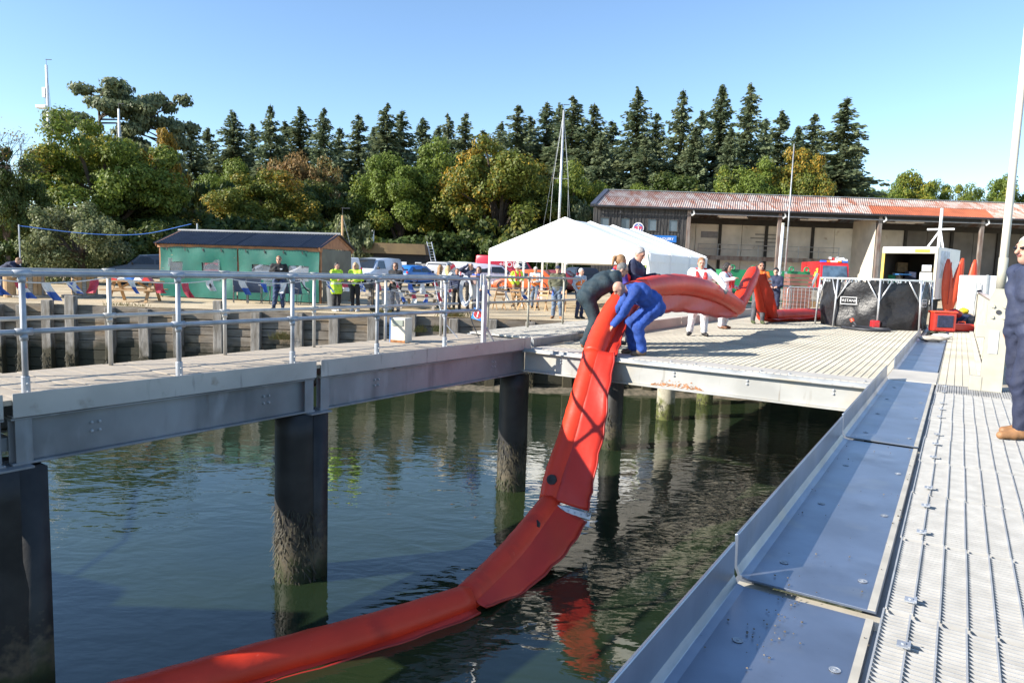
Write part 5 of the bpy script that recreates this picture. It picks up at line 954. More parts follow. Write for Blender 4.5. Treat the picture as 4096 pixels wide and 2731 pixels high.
# ------------------------------------------------------------------ vehicles (local frame: +y forward, +x right)
tyre = mat("tyre", (.015, .015, .016), .85); rim = mat("alloy_rim", (.45, .46, .48), .35, .7); lampr = mat("red_lamp", (.40, .01, .01), .2, coat=.5); lampc = mat("clear_lamp", (.6, .62, .65), .12, 0, .1, 4, coat=.6); plate_y = mat("yellow_plate", (.70, .55, .04), .5); plate_w = mat("white_plate", (.75, .75, .72), .5); trim = mat("black_trim", (.02, .02, .022), .55)
def paint(n, c, metal=.0): return mat("paint_" + n, c, .28, metal, .05, 2, coat=.5)
KIND = dict(  # y as fraction of length: cowl, roof front, roof rear, tail base; heights; bonnet
    hatch=dict(L=3.95, W=1.70, H=1.46, cowl=(.24, .95), rf=(.07, 1.40), rr=(-.33, 1.42), rb=(-.46, .98), nose=.70, wb=.31),
    suv=dict(L=4.55, W=1.86, H=1.70, cowl=(.25, 1.08), rf=(.12, 1.62), rr=(-.40, 1.66), rb=(-.475, 1.10), nose=.92, wb=.30),
    van=dict(L=4.40, W=1.83, H=1.86, cowl=(.31, 1.12), rf=(.17, 1.76), rr=(-.47, 1.84), rb=(-.495, 1.1), nose=.90, wb=.32),
    bigvan=dict(L=5.6, W=2.0, H=2.5, cowl=(.38, 1.30), rf=(.27, 2.2), rr=(-.48, 2.5), rb=(-.495, 1.3), nose=1.0, wb=.33),
    pickup=dict(L=5.1, W=1.82, H=1.78, cowl=(.20, 1.10), rf=(.08, 1.70), rr=(-.44, 1.72), rb=(-.485, 1.10), nose=.98, wb=.31))
def car(kind, label, x, y, rz, col_, name="parked_car", cat="car", blind=False, group="vehicles in the car park", plate=True):
    k = KIND[kind]; L, W, H = k["L"], k["W"], k["H"]; z = ground(x, y); t = thing(name, label, cat, (x, y, z), R_(rz), group); pm_ = paint(*col_)
    cy, cz = k["cowl"][0] * L, k["cowl"][1]; fy, fz = k["rf"][0] * L, k["rf"][1]; ry, rz_ = k["rr"][0] * L, k["rr"][1]; by, bz = k["rb"][0] * L, k["rb"][1]; zb = .24 if kind in ("hatch",) else .32
    st = [(-.5 * L, zb + .12, .60, .64, .93, .9), (by - .01 * L, zb, bz, bz + .02, 1, .97), (ry, zb, bz, rz_, 1, .82), ((ry + fy) / 2, zb, (bz + cz) / 2, H, 1, .84), (fy, zb, cz, fz, 1, .82), (cy, zb, cz - .02, cz + .01, 1, .95), (.44 * L, zb, k["nose"] - .06, k["nose"], .98, .86), (.49 * L, zb + .04, k["nose"] - .25, k["nose"] - .18, .9, .8), (.5 * L, zb + .12, .48, .54, .84, .75)]
    rings = []
    for (yy, a, bl_, rf_, wl, wr) in st:
        w = W / 2; half = [(w * wl * .86, a), (w * wl, a + .12), (w * wl, (a + bl_) / 2), (w * wl * .985, bl_), (w * wr, rf_ - .05 if rf_ - bl_ > .2 else rf_ - .01), (w * wr * .8, rf_)]
        rings.append([(px_, yy, pz_) for px_, pz_ in half] + [(-px_, yy, pz_) for px_, pz_ in half[::-1]])
    body = MB().loft(rings).build("body", pm_, t, smooth=True, local=True, bevel=.02)
    g = MB()
    def glassq(p, m=glass, nm="window"): MB().add(p, [tuple(range(len(p)))]).build(nm, m, t, local=True)
    w0, w1 = W * .5 * .83, W * .5 * .72
    glassq([(-w0, cy - .03, cz + .05), (w0, cy - .03, cz + .05), (w1, fy + .06, fz - .03), (-w1, fy + .06, fz - .03)], nm="windscreen")
    for v in ("windscreen",): pass
    # push the front and rear panes proud of the skin
    def proud(o, d):
        for q in o.data.vertices: q.co += Vector(d)
    proud(t.children[-1], (0, .035, .03))
    if not blind or kind == "pickup":
        glassq([(w0, by + .0, bz + .10), (-w0, by, bz + .10), (-w1, ry - .05, rz_ - .10), (w1, ry - .05, rz_ - .10)], nm="rear_window"); proud(t.children[-1], (0, -.035, .02))
    for s in (-1, 1):
        xa, xb = s * (W * .5 * .99 + .012), s * (W * .5 * .835 + .02); lo_, hi_ = cz + .05, min(fz, rz_) - .10; f = lambda yy, zz: (xa + (xb - xa) * (zz - lo_) / max(.1, hi_ - lo_), yy, zz)
        cuts = [(cy - .22, fy - .10, .12)] if blind else [(cy - .22, fy - .1, .10), (fy - .30 - .1 * L, ry + .42 if kind != "hatch" else ry + .30, .0)]
        glassq([f(cy - .28, lo_), f(fy - .06, hi_), f(fy - .16 * L, hi_), f(fy - .16 * L, lo_)], nm="side_window")
        if not blind: glassq([f(fy - .175 * L, lo_), f(fy - .175 * L, hi_), f(ry + .12, hi_), f(ry - .10, lo_)], nm="side_window")
        MB().box((s * (W / 2 + .09), cy - .25, cz + .08), (.18, .1, .14)).build("mirror", trim, t, local=True, bevel=.03)
        for e in (-1, 1):
            c = (s * (W / 2 - .11), e * k["wb"] * L, .32); b = MB(); rt = Matrix.Rotation(R_(90), 3, 'Y'); b.lathe([(.2, -.1), (.30, -.105), (.32, -.07), (.32, .07), (.30, .105), (.2, .1)], c, 20, 0, rt); wl_ = b.build("wheel", tyre, t, smooth=True, local=True)
            b = MB(); b.lathe([(.205, -.102), (.19, -.09), (.05, -.10), (.0, -.105)], c, 18, 0, rt, cap=False); b.lathe([(.205, .102), (.19, .09), (.05, .10), (.0, .105)], c, 18, 0, rt, cap=False)
            for q in range(5): w_ = q * 1.2566; b.box((c[0] + s * .104, c[1] + .11 * math.cos(w_), c[2] + .11 * math.sin(w_)), (.012, .17, .035), Matrix.Rotation(w_, 3, 'X'))
            b.build("rim", rim, wl_, local=True)
            b = MB(); arc_ = [(s * (W / 2 - .015), c[1] + .36 * math.cos(q), .32 + .36 * math.sin(q)) for q in np.linspace(0, math.pi, 12)]; b.tube(arc_, .035, 6); b.build("wheel_arch", trim, t, local=True)
        MB().box((s * (W / 2 - .2), .475 * L, k["nose"] - .16), (.34, .12, .16)).build("headlight", lampc, t, local=True, bevel=.03)
        tall = kind in ("van", "bigvan", "pickup", "suv"); MB().box((s * (W / 2 - .09), by - .035, bz - (.02 if tall else .06)), (.16, .08, .42 if tall else .22)).build("tail_light", lampr, t, local=True, bevel=.02)
    MB().box((0, .495 * L, .5), (W * .62, .06, .16)).build("grille", trim, t, local=True, bevel=.02); MB().box((0, .49 * L, .36), (W * .88, .1, .2)).build("bumper", trim if kind in ("van", "pickup") else pm_, t, local=True, bevel=.04); MB().box((0, -.488 * L, .42), (W * .9, .12, .24)).build("bumper", trim if kind in ("van", "pickup", "bigvan") else pm_, t, local=True, bevel=.04)
    MB().box((0, -.507 * L, .62), (.52, .02, .11)).build("number_plate", plate_y, t, local=True); MB().box((0, .512 * L, .42), (.52, .02, .11)).build("number_plate", plate_w, t, local=True)
    if kind == "pickup": MB().box((0, -.49 * L, .85), (W * .86, .05, .42)).build("tailgate", paint("dark_tailgate", (.03, .03, .035)), t, local=True, bevel=.03)
    return t
wcar = car("van", "silver white small van facing the jetty with green logo on its side", -8.9, 44.5, 160, ("silver_white", (.55, .60, .68)), "parked_van", "van", blind=True)
b = MB(); b.lathe([(.16, 0), (.22, 0), (.22, .01), (.16, .01)], (-.94, -.9, 1.25), 14, 0, Matrix.Rotation(R_(-90), 3, 'Y'), cap=False); b.build("logo", mat("logo_green", (.1, .4, .25), .5), wcar, local=True)
car("hatch", "bright blue hatchback seen from behind next to the silver van", -6.9, 49.5, -32, ("blue", (.02, .16, .50)))
car("pickup", "silver pickup with canopy and dark tailgate seen from behind", -5.3, 52.5, -6, ("silver", (.48, .48, .48)), "parked_pickup", "pickup")
car("suv", "black estate car parked behind the blue hatchback", -7.6, 60.5, 70, ("black", (.015, .016, .02)))
car("hatch", "dark car half hidden between the blue hatchback and the pickup", -6.3, 57.5, 75, ("dark", (.03, .035, .04)))
car("van", "white van side on behind the group of five spectators", -3.3, 57., -82, ("white", (.72, .72, .72)), "parked_van", "van", blind=True)
car("suv", "pale lilac estate car side on beside the tent's left post", -1.5, 46.5, -76, ("pale_lilac", (.60, .58, .66)))
rv = car("bigvan", "big red van with white lettering parked behind the tent's left corner", -.6, 60.5, -84, ("red", (.55, .03, .05)), "parked_van", "van", blind=True)
text("lettering", "+FORCE", .62, mat("sign_white", (.8, .8, .8), .5), rv, (1.06, .3, 1.75), Matrix.Rotation(R_(90), 3, 'Z') @ Matrix.Rotation(R_(90), 3, 'X'), .004, True)
car("hatch", "dark red hatchback under the open side of the tent", 2.2, 45.5, 68, ("wine", (.16, .015, .02)))
car("hatch", "orange hatchback behind the firefighter in the white helmet", .7, 43.5, 75, ("orange", (.55, .10, .02)))
car("suv", "black estate car seen through the middle of the tent", 4.3, 49.5, 20, ("black2", (.02, .022, .03)))
car("hatch", "navy car behind the orange hatchback", 1.0, 50.5, 60, ("navy", (.03, .04, .08)))
car("hatch", "red hatchback seen through the hut's second plastic window", -16.6, 38.5, 120, ("bright_red", (.60, .02, .05)))
car("suv", "dark grey car seen through the hut's leftmost plastic window", -20.4, 39.5, 115, ("charcoal", (.05, .06, .08)))
car("hatch", "silver car seen through the hut's third plastic window", -13.9, 39.5, 112, ("silver2", (.40, .44, .50)))
car("van", "white van seen through the hut's rightmost plastic window", -11.2, 40.5, 115, ("white2", (.70, .70, .70)), "parked_van", "van", blind=True)
# ------------------------------------------------------------------ fire engine
fx, fy_ = 28.6, 65.0
fe = thing("fire_engine", "red fire engine with open cab doors and yellow stripes in front of the shed", "fire engine", (fx, fy_, -.03), R_(180 - 8))
prof = [(-3.5, .55), (3.1, .55), (3.2, 1.2), (3.12, 1.35), (2.85, 2.75), (2.6, 2.88), (1.2, 2.9), (1.15, 3.0), (-3.5, 3.0)]
MB().prism(prof, -1.2, 1.2, rotz(R_(90))).build("body", redp, fe, local=True, bevel=.05)
MB().add([(-1.06, 3.17, 1.5), (1.06, 3.17, 1.5), (1.0, 2.92, 2.62), (-1.0, 2.92, 2.62)], [(0, 1, 2, 3)]).build("windscreen", mat("blue_glass", (.06, .10, .15), .08, 0, .5, 1.5), fe, local=True)
MB().box((0, 3.2, 1.27), (1.1, .06, .32)).build("grille", trim, fe, local=True); MB().box((0, 3.16, 1.43), (2.2, .06, .07)).build("stripe", yellow_hv, fe, local=True); MB().box((-.3, 3.22, 1.5), (1.5, .04, .06)).build("stripe", yellow_hv, fe, local=True)
MB().box((0, 3.25, .72), (2.4, .3, .5)).build("bumper", whitep, fe, local=True, bevel=.05)
for s in (-1, 1):
    MB().box((s * .85, 3.42, .8), (.4, .06, .2)).build("headlight", lampc, fe, local=True)
    d = MB(); rr = Matrix.Rotation(R_(-s * 68), 3, 'Z'); c = Vector((s * 1.22, 2.55, 0))
    def dq(yy, zz, o=0.): return c + rr @ Vector((0, -yy, 0)) * 1.0 + Vector((0, 0, zz))
    for p, q, w_ in (((0, .6), (1.05, .6), .1), ((0, 2.5), (1.05, 2.5), .1), ((0, .6), (0, 2.5), .1), ((1.05, .6), (1.05, 2.5), .1)): d.beam(dq(*p), dq(*q), .06, w_, up=(0, 0, 1) if p[1] == q[1] else (1, 0, 0))
    d.add([dq(0, .6), dq(1.05, .6), dq(1.05, 1.6), dq(0, 1.6)], [(0, 1, 2, 3)]); dr = d.build("door", redp, fe, local=True)
    MB().add([dq(.02, 1.35) + Vector((0, .05, 0)), dq(1.03, 1.35) + Vector((0, .05, 0)), dq(1.03, 1.58) + Vector((0, .05, 0)), dq(.02, 1.58) + Vector((0, .05, 0))], [(0, 1, 2, 3)]).build("stripe", yellow_hv, dr, local=True)
    for yy in (2.3, -1.9): b = MB(); b.lathe([(.25, -.15), (.5, -.15), (.52, 0), (.5, .15), (.25, .15)], (s * 1.0, yy, .5), 20, 0, Matrix.Rotation(R_(90), 3, 'Y')); b.build("wheel", tyre, fe, local=True)
blue_l = mat("blue_beacon", (.02, .12, .75), .2, coat=.5); amb = mat("amber_beacon", (.70, .25, .02), .2)
for x0, w_, m_ in ((-.9, .5, blue_l), (-.5, .28, amb), (0, .6, whitep), (.45, .26, amb), (.9, .5, blue_l)): MB().box((x0, 2.55, 3.0), (w_, .3, .16)).build("beacon", m_, fe, local=True, bevel=.03)
for s in (-.3, .3): b = MB(); b.lathe([(.05, 0), (.14, .06), (.14, .22)], (s, 2.3, 3.3), 10, 0, Matrix.Rotation(R_(-90), 3, 'X')); b.build("floodlight", alu, fe, local=True)
MB().beam((0, 2.2, 3.0), (0, 2.2, 3.35), .5, .1).build("lamp_mast", redp, fe, local=True)
b = MB(); b.box((-1.0, 1.6, 3.12), (.5, 1.2, .25)); b.tube([(-.9, 2.2, 3.2), (-1.2, 1.2, 3.3), (-.8, .4, 3.2)], .12, 6); b.build("hose_roll", whitep, fe, local=True)
text("number", "42", .34, mat("sign_white", (.8, .8, .8), .5), fe, (-.75, 3.225, 1.44), Matrix.Rotation(R_(180), 3, 'Z') @ Matrix.Rotation(R_(90), 3, 'X'), .004, True)
# ------------------------------------------------------------------ box truck with open back
bt_ = thing("box_truck", "white box truck with open rear, gear inside and yellow plate above the door", "truck", (19.0, 34.0, -.03), R_(-44))
bw, bl2, bz0, bz1 = 2.35, 4.2, .75, 3.05
for nm, c, d in (("side_panel", (-bw / 2, bl2 / 2, (bz0 + bz1) / 2), (.06, bl2, bz1 - bz0)), ("side_panel", (bw / 2, bl2 / 2, (bz0 + bz1) / 2), (.06, bl2, bz1 - bz0)), ("roof", (0, bl2 / 2, bz1 + .03), (bw + .06, bl2, .06)), ("front_panel", (0, bl2, (bz0 + bz1) / 2), (bw, .06, bz1 - bz0)), ("floor", (0, bl2 / 2, bz0 - .05), (bw + .06, bl2, .1))): MB().box(c, d).build(nm, whitep, bt_, local=True, bevel=.01)
inm = mat("painted_inside_shade", (.06, .05, .04), .8)  # the lining sheets are painted shade, added to darken the truck's inside
for c, d in (((-bw / 2 + .05, bl2 / 2, (bz0 + bz1) / 2), (.03, bl2 - .1, bz1 - bz0 - .05)), ((bw / 2 - .05, bl2 / 2, (bz0 + bz1) / 2), (.03, bl2 - .1, bz1 - bz0 - .05)), ((0, bl2 / 2, bz1 - .03), (bw - .1, bl2 - .1, .03)), ((0, bl2 - .06, (bz0 + bz1) / 2), (bw - .1, .03, bz1 - bz0)), ((0, bl2 / 2, bz0 + .02), (bw - .1, bl2 - .1, .03))): MB().box(c, d).build("lining", inm, bt_, local=True)
MB().box((0, -.05, bz1 - .12), (bw + .08, .1, .30)).build("header", cream, bt_, local=True, bevel=.02); MB().box((.55, -.11, bz1 - .14), (.62, .02, .13)).build("number_plate", plate_y, bt_, local=True)
text("plate_lettering", "WV56 LLJ", .13, trim, bt_, (.55, -.125, bz1 - .14), Matrix.Rotation(R_(90), 3, 'X'), .002, True)
for s in (-1, 1): MB().box((s * (bw / 2 - .03), -.04, (bz0 + bz1) / 2 - .1), (.12, .1, bz1 - bz0 - .25)).build("corner_post", cream if s > 0 else mat("yellow_reflector", (.72, .5, .08), .5), bt_, local=True)
MB().box((.78, -.06, 1.15), (.52, .08, 1.5)).build("door_leaf", whitep, bt_, local=True, bevel=.01); MB().box((.8, -.12, 2.1), (.4, .04, .3)).build("notice", lt_c, bt_, local=True)
for i, (x0, y0, z0, dx, dz, m_) in enumerate(((-.8, 1.2, .75, .4, 1.1, wood_w), (-.3, 1.6, .75, .5, 1.2, navy), (.1, 2.2, .75, .7, .8, darkm), (-.85, 1.9, 1.9, .5, .5, tan_c), (.2, 2.6, 1.6, .5, .6, mat("yellow_oilskin", (.55, .30, .02), .6)), (-.5, .9, 1.75, .8, .06, mat("blue_sheet", (.05, .2, .5), .4)), (-.95, .8, .75, .12, 1.0, mat("green_net", (.02, .2, .1), .7)))): MB().box((x0, y0, z0 + dz / 2), (dx, .4, dz), rotz(.2 * i)).build("stored_gear", m_, bt_, local=True, bevel=.03)
MB().box((bw / 2 + .035, 1.3, 2.3), (.012, 1.6, 1.3)).build("signboard", mat("pale_blue_sign", (.42, .50, .62), .5, 0, .3, 4), bt_, local=True)
MB().box((0, 2.0, .58), (1.0, 4.4, .2)).build("chassis", darkm, bt_, local=True)
for s in (-1, 1): b = MB(); b.lathe([(.2, -.12), (.4, -.12), (.42, 0), (.4, .12), (.2, .12)], (s * .95, .9, .42), 18, 0, Matrix.Rotation(R_(90), 3, 'Y')); b.build("wheel", tyre, bt_, local=True); MB().box((s * .85, .1, .35), (.5, .03, .5)).build("mudflap", blackm, bt_, local=True)
MB().box((0, bl2 + 1.1, 1.35), (2.1, 1.9, 1.7)).build("cab", whitep, bt_, local=True, bevel=.12)
b = MB(); b.tube([(.9, 1.2, 3.1), (.9, 1.2, 5.0)], .07, 8); b.beam((.35, 1.2, 4.0), (1.5, 1.2, 4.0), .08, .08); b.beam((.4, 1.2, 3.1), (.9, 1.2, 3.95), .07, .07); b.beam((1.1, 1.2, 3.1), (.92, 1.2, 3.95), .07, .07); b.build("roof_mast", whitep, bt_, local=True)
# ------------------------------------------------------------------ white trailer body beside the walkway
tr_ = thing("box_trailer", "plain white box trailer standing behind the white panel fence", "trailer", (19.5, 27.5, 0), R_(-4))
b = MB(); b.box((.2, 1.0, .97), (2.35, 2.0, 1.55)); b.build("body", whitep, tr_, local=True, bevel=.03); MB().box((-.99, -.01, .97), (.06, .06, 1.6)).build("corner_post", alu, tr_, local=True)
for x0 in (-1.25, -1.1): MB().box((x0, .2, .85), (.05, .05, 1.35)).build("frame_post", alu, tr_, local=True)
for s in (-.7, .9): b = MB(); b.lathe([(.1, -.08), (.26, -.08), (.28, 0), (.26, .08)], (s, .3, .28), 14, 0, Matrix.Rotation(R_(90), 3, 'Y')); b.build("wheel", tyre, tr_, local=True)
# red kayaks stood on end and gear behind
okm = mat("red_orange_plastic", (.62, .08, .03), .45, 0, .1, 3)
for i, (u, z1, tilt, lb) in enumerate(((20.75, 2.6, -.05, "flat red plastic board upright beside the box truck"), (20.9, 2.65, .16, "leaning red kayak standing on end behind the box truck"), (21.75, 2.6, .06, "rightmost orange red kayak standing on end near the shed column"))):
    k = thing("kayak", lb, "kayak", (u, 33.6, 0), 0, "kayaks stood on end by the shed"); h = z1
    rings = []
    for q in range(13):
        f = q / 12; w = .24 * math.sin(math.pi * (f * .9 + .07)) ** .6; zz = -.05 + h * f; rings.append([(u + math.sin(tilt) * zz + w * math.cos(a) * (1 if i else 1.1), 33.6 + .16 * math.sin(a) * w / .3, zz) for a in np.linspace(0, 2 * math.pi, 14, endpoint=False)])
    MB().loft(rings).build("hull", okm, k, smooth=True); MB().box((u + math.sin(tilt) * 1.4, 33.42, 1.4), (.03, .02, 2.0)).build("deck_line", seam_m, k)
person("firefighter in yellow jacket and helmet leaning into the fire engine cab", 27.1, 63.0, .5, 20, 1.8, hv_y, tan_c, blk_shoe, H_bk, "crop", h=.03, pose=HOLD, extras=(("helmet", hv_y),))
# ------------------------------------------------------------------ furniture on the gravel
def spool(label, x, y, r, h):
    t = thing("cable_drum_table", label, "table", (x, y, ZG), 0, "cable drum tables")
    for z, nm in ((.05, "lower_disc"), (h - .04, "upper_disc")):
        o = None; n = 7
        for k in range(n):
            x0 = -r + 2 * r * k / n; x1 = -r + 2 * r * (k + 1) / n - .012; f = lambda q: math.sqrt(max(.0004, r * r - q * q)); b = MB(); pts = [(x0, -f(x0)), (x1, -f(x1)), (x1, f(x1)), (x0, f(x0))]; b.loft([[(px_, py_, z - .035) for px_, py_ in pts], [(px_, py_, z + .035) for px_, py_ in pts]]); b.build(nm + "_board", wood_w, t, local=True)
    for k in range(18): w = 2 * math.pi * k / 18; MB().box((.52 * r * math.cos(w), .52 * r * math.sin(w), h / 2), (.05, .52 * r * 2 * math.pi / 18 - .006, h - .16), rotz(w)).build("stave", pine_w if k % 3 else wood_w, t, local=True)
spool("cable drum table under the leaning man", -18.1, 26.3, .78, 1.02); spool("empty cable drum table left of the picnic bench", -16.9, 27.6, .80, .98)
b = MB(); b.lathe([(.2, 0), (.2, .75)], (-18.5, 25.7, ZG), 14); tag(b.build("log_stump", pine_w), "short upright log beside the leaning man's cable drum", "log")
def picnic(label, x, y, rz, m):
    t = thing("picnic_table", label, "picnic table", (x, y, ground(x, y)), R_(rz), "picnic tables")
    for k in range(6): MB().box((0, -.36 + k * .145, .74), (1.8, .13, .04)).build("table_board", m, t, local=True)
    for s in (-1, 1):
        for q in (0, .15): MB().box((0, s * (.66 + q - .07), .44), (1.8, .13, .04)).build("seat_board", m, t, local=True)
        for e in (-1, 1): MB().beam((s * .62, e * .18, .72), (s * .62, e * .72, 0), .05, .1, up=(1, 0, 0)).build("leg", m, t, local=True)
        MB().box((s * .62, 0, .40), (.05, 1.6, .1)).build("cross_bar", m, t, local=True); MB().beam((s * .6, 0, .42), (s * .1, 0, .70), .05, .08).build("brace", m, t, local=True)
picnic("orange brown picnic bench left of the green hut", -13.9, 25.7, 8, pine_w); picnic("weathered picnic bench right of the woman in black", -3.55, 27.0, -6, wood_w); picnic("far picnic bench half hidden behind the yellow hi-vis women", -5.0, 27.6, 5, wood_w)
fl = thing("folded_parasol", "folded red, white and blue bunting heap on the left picnic bench", "bunting", (-14.0, 25.7, .5))
for i, m_ in enumerate((redp, whitep, bluep, whitep, redp)): MB().prism([(-.16, 0), (.16, 0), (.05, .12), (-.08, .13)], -.15, .15, None, (-14.6 + i * .3, 25.7, ZG + .765 + .02 * (i % 2))).build("cloth_fold", m_, fl)
mesh_c = mat("grey_sling", (.10, .11, .14), .8); frame_c = mat("grey_tube", (.10, .10, .11), .4, .4)
def gchair(label, x, y, rz):
    t = thing("garden_chair", label, "chair", (x, y, ZG), R_(rz), "grey sling garden chairs by the hut")
    for s in (-.26, .26):
        MB().tube([(s, .24, 0), (s, .2, .42), (s, -.2, .40), (s, -.36, .95)], .014, 6).build("side_frame", frame_c, t, local=True); MB().tube([(s, -.3, 0), (s, -.2, .40)], .014, 6).build("leg", frame_c, t, local=True); MB().tube([(s, .22, .38), (s, .24, .62), (s, -.05, .66), (s, -.27, .62)], .014, 6).build("arm", frame_c, t, local=True)
    MB().add([(-.25, .2, .42), (.25, .2, .42), (.25, -.2, .40), (-.25, -.2, .40), (.25, -.35, .94), (-.25, -.35, .94)], [(0, 1, 2, 3), (3, 2, 4, 5)]).build("sling", mesh_c, t, local=True)
for i, (x, lb) in enumerate(((-10.55, "leftmost grey garden chair before the green hut"), (-9.95, "second grey garden chair before the green hut"), (-8.75, "grey garden chair beside the man in black fleece"), (-8.2, "grey garden chair behind the man in black fleece"))): gchair(lb, x, 27.1 - .2 * (i % 2), -155 + 30 * (i > 1))
gt = thing("garden_table", "small round glass garden table between the grey chairs", "table", (-9.35, 26.9, ZG)); b = MB(); b.lathe([(.42, .70), (.43, .715), (.42, .73)], (0, 0, 0), 24); b.build("top", mat("grey_glass", (.2, .22, .24), .15), gt, local=True)
for k in range(4): w = k * 1.571 + .4; MB().tube([(.38 * math.cos(w), .38 * math.sin(w), 0), (.1 * math.cos(w), .1 * math.sin(w), .36), (.36 * math.cos(w), .36 * math.sin(w), .70)], .013, 6).build("leg", frame_c, gt, local=True)
def wchair(label, x, y, rz):
    t = thing("folding_chair", label, "chair", (x, y, ground(x, y)), R_(rz), "wooden folding chairs at the tent")
    for s in (-.21, .21): MB().beam((s, .26, 0), (s, -.24, .86), .025, .04, up=(1, 0, 0)).build("leg", pine_w, t, local=True); MB().beam((s * .85, -.26, 0), (s * .85, .2, .48), .025, .04, up=(1, 0, 0)).build("leg", pine_w, t, local=True)
    for k in range(5): MB().box((0, -.17 + k * .09, .455), (.40, .07, .018)).build("seat_slat", pine_w, t, local=True)
    for z in (.62, .78): MB().box((0, -.11 - (z - .62) * .55, z), (.42, .02, .10), Matrix.Rotation(.5, 3, 'X')).build("back_slat", pine_w, t, local=True)
for x, y, r, lb in ((-.55, 28.3, 20, "leftmost wooden folding chair by the tent corner"), (.15, 28.4, -30, "second wooden folding chair by the tent corner"), (1.15, 28.3, 160, "wooden folding chair left of the olive jacket"), (1.9, 28.2, 175, "wooden folding chair behind the olive jacket"), (.5, 29.5, 60, "wooden folding chair deeper under the tent")): wchair(lb, x, y, r)
# barbecue cart, bins, fuel pump, electric box
bq = thing("barbecue_cart", "black wheeled barbecue cart before the hi-vis women", "barbecue", (-5.6, 24.75, ZG), R_(4))
for s in (-.62, .62):
    for e in (-.22, .22): MB().box((s, e, .45), (.035, .035, .9)).build("leg", darkm, bq, local=True)
MB().box((0, 0, .88), (1.35, .5, .16)).build("tray", darkm, bq, local=True, bevel=.02); MB().box((0, 0, .16), (1.25, .42, .03)).build("shelf", darkm, bq, local=True)
for e in (-.24, .24): b = MB(); b.lathe([(.04, -.03), (.11, -.03), (.12, 0), (.11, .03), (.04, .03)], (.66, e, .11), 16, 0, Matrix.Rotation(R_(90), 3, 'X')); b.build("wheel", tyre, bq, local=True)
gb = thing("wheelie_bin", "dark grey plastic bin at the right end of the hut", "bin", (-6.85, 26.6, ZG)); b = MB(); b.lathe([(.2, 0), (.25, .72), (.27, .74)], (0, 0, 0), 16); b.build("drum", mat("grey_plastic", (.12, .125, .13), .5), gb, local=True); b = MB(); b.lathe([(.28, .74), (.27, .80), (.1, .85), (.02, .86)], (0, 0, 0), 16); b.build("lid", darkm, gb, local=True)
zb_ = thing("dustbin", "galvanised dustbin beside the woman in black jacket", "bin", (-4.42, 24.75, ZG)); prof = [(.20, 0)] + [(.205 + .004 * (i % 2) + .004 * i, .06 * i + .03) for i in range(12)]; b = MB(); b.lathe(prof, (0, 0, 0), 20); b.build("drum", galv, zb_, local=True); b = MB(); b.lathe([(.27, .72), (.27, .76), (.08, .84), (.02, .85)], (0, 0, 0), 20); b.build("lid", galv, zb_, local=True)
fp = thing("fuel_pump", "weathered white and blue fuel dispenser box behind the jetty rail", "pump", tuple(Lp(-2.0, -1.2, .15)), -TL + .25)
MB().box((0, 0, .20), (.27, .24, .40)).build("cabinet", mat("stained_white", (.58, .54, .45), .6, 0, .12, 3), fp, local=True, bevel=.012); MB().box((-.141, 0, .20), (.012, .25, .40)).build("blue_panel", mat("faded_blue", (.12, .28, .62), .5), fp, local=True); MB().box((0, -.126, .32), (.20, .02, .10)).build("display", mat("grey_green_display", (.30, .33, .28), .4), fp, local=True, bevel=.006); MB().box((0, -.122, .02), (.27, .01, .04)).build("rust_strip", rust_m, fp, local=True)
eb = thing("electric_box", "white and brown electric socket box with coiled cables on a rail post", "socket box", tuple(Lp(-.28, -1.1, .92)), -TL)
MB().box((0, 0, .05), (.12, .1, .3)).build("socket", mat("ivory_plastic", (.55, .54, .48), .5), eb, local=True, bevel=.03); MB().box((.05, 0, .26), (.14, .12, .16)).build("switch_box", mat("brown_grey_box", (.25, .16, .14), .5), eb, local=True, bevel=.01)
for k in range(6): r = .16 + .012 * k; MB().tube([(-.08 + r * .62 * math.cos(t), -.08 - .006 * k, .05 + r * 1.25 * math.sin(t)) for t in np.linspace(0, 2 * math.pi, 25)], .008, 6).build("cable_loop", lt_c, eb, local=True)
MB().tube([(-.05, -.08, -.15), (.05, -.06, -.5), (.2, -.02, -.80), (.5, .0, -.84)], .009, 6).build("cable", darkm, eb, local=True)
ne = thing("no_entry_sign", "blue square sign with white barred red disc hung on the rail", "sign", tuple(Lp(-.30, -.95, .56)), -TL + .45)
rr = Matrix.Rotation(.25, 3, 'Y'); MB().box((0, 0, 0), (.20, .008, .20), rr).build("panel", mat("sign_blue2", (.05, .25, .65), .45), ne, local=True); MB().lathe([(.082, 0), (.082, .004)], (0, -.005, 0), 24, 0, RX90).build("disc", mat("sign_white", (.8, .8, .8), .5), ne, local=True); MB().lathe([(.074, 0), (.074, .004)], (0, -.008, 0), 24, 0, RX90).build("red_disc", mat("sign_red", (.55, .05, .06), .5), ne, local=True); MB().box((0, -.014, 0), (.022, .004, .105), rr).build("bar", mat("sign_white", (.8, .8, .8), .5), ne, local=True)
rp = thing("hanging_rope", "pale rope hanging from the jetty rail end to the deck", "rope", tuple(Lp(-1.75, -.6, .15))); MB().tube([Lp(-.95, -1.45, 1.2), Lp(-.98, -1.3, .75), Lp(-.95, -1.15, .4), Lp(-.8, -1.0, .16)], .01, 6).build("strand", lt_c, rp)
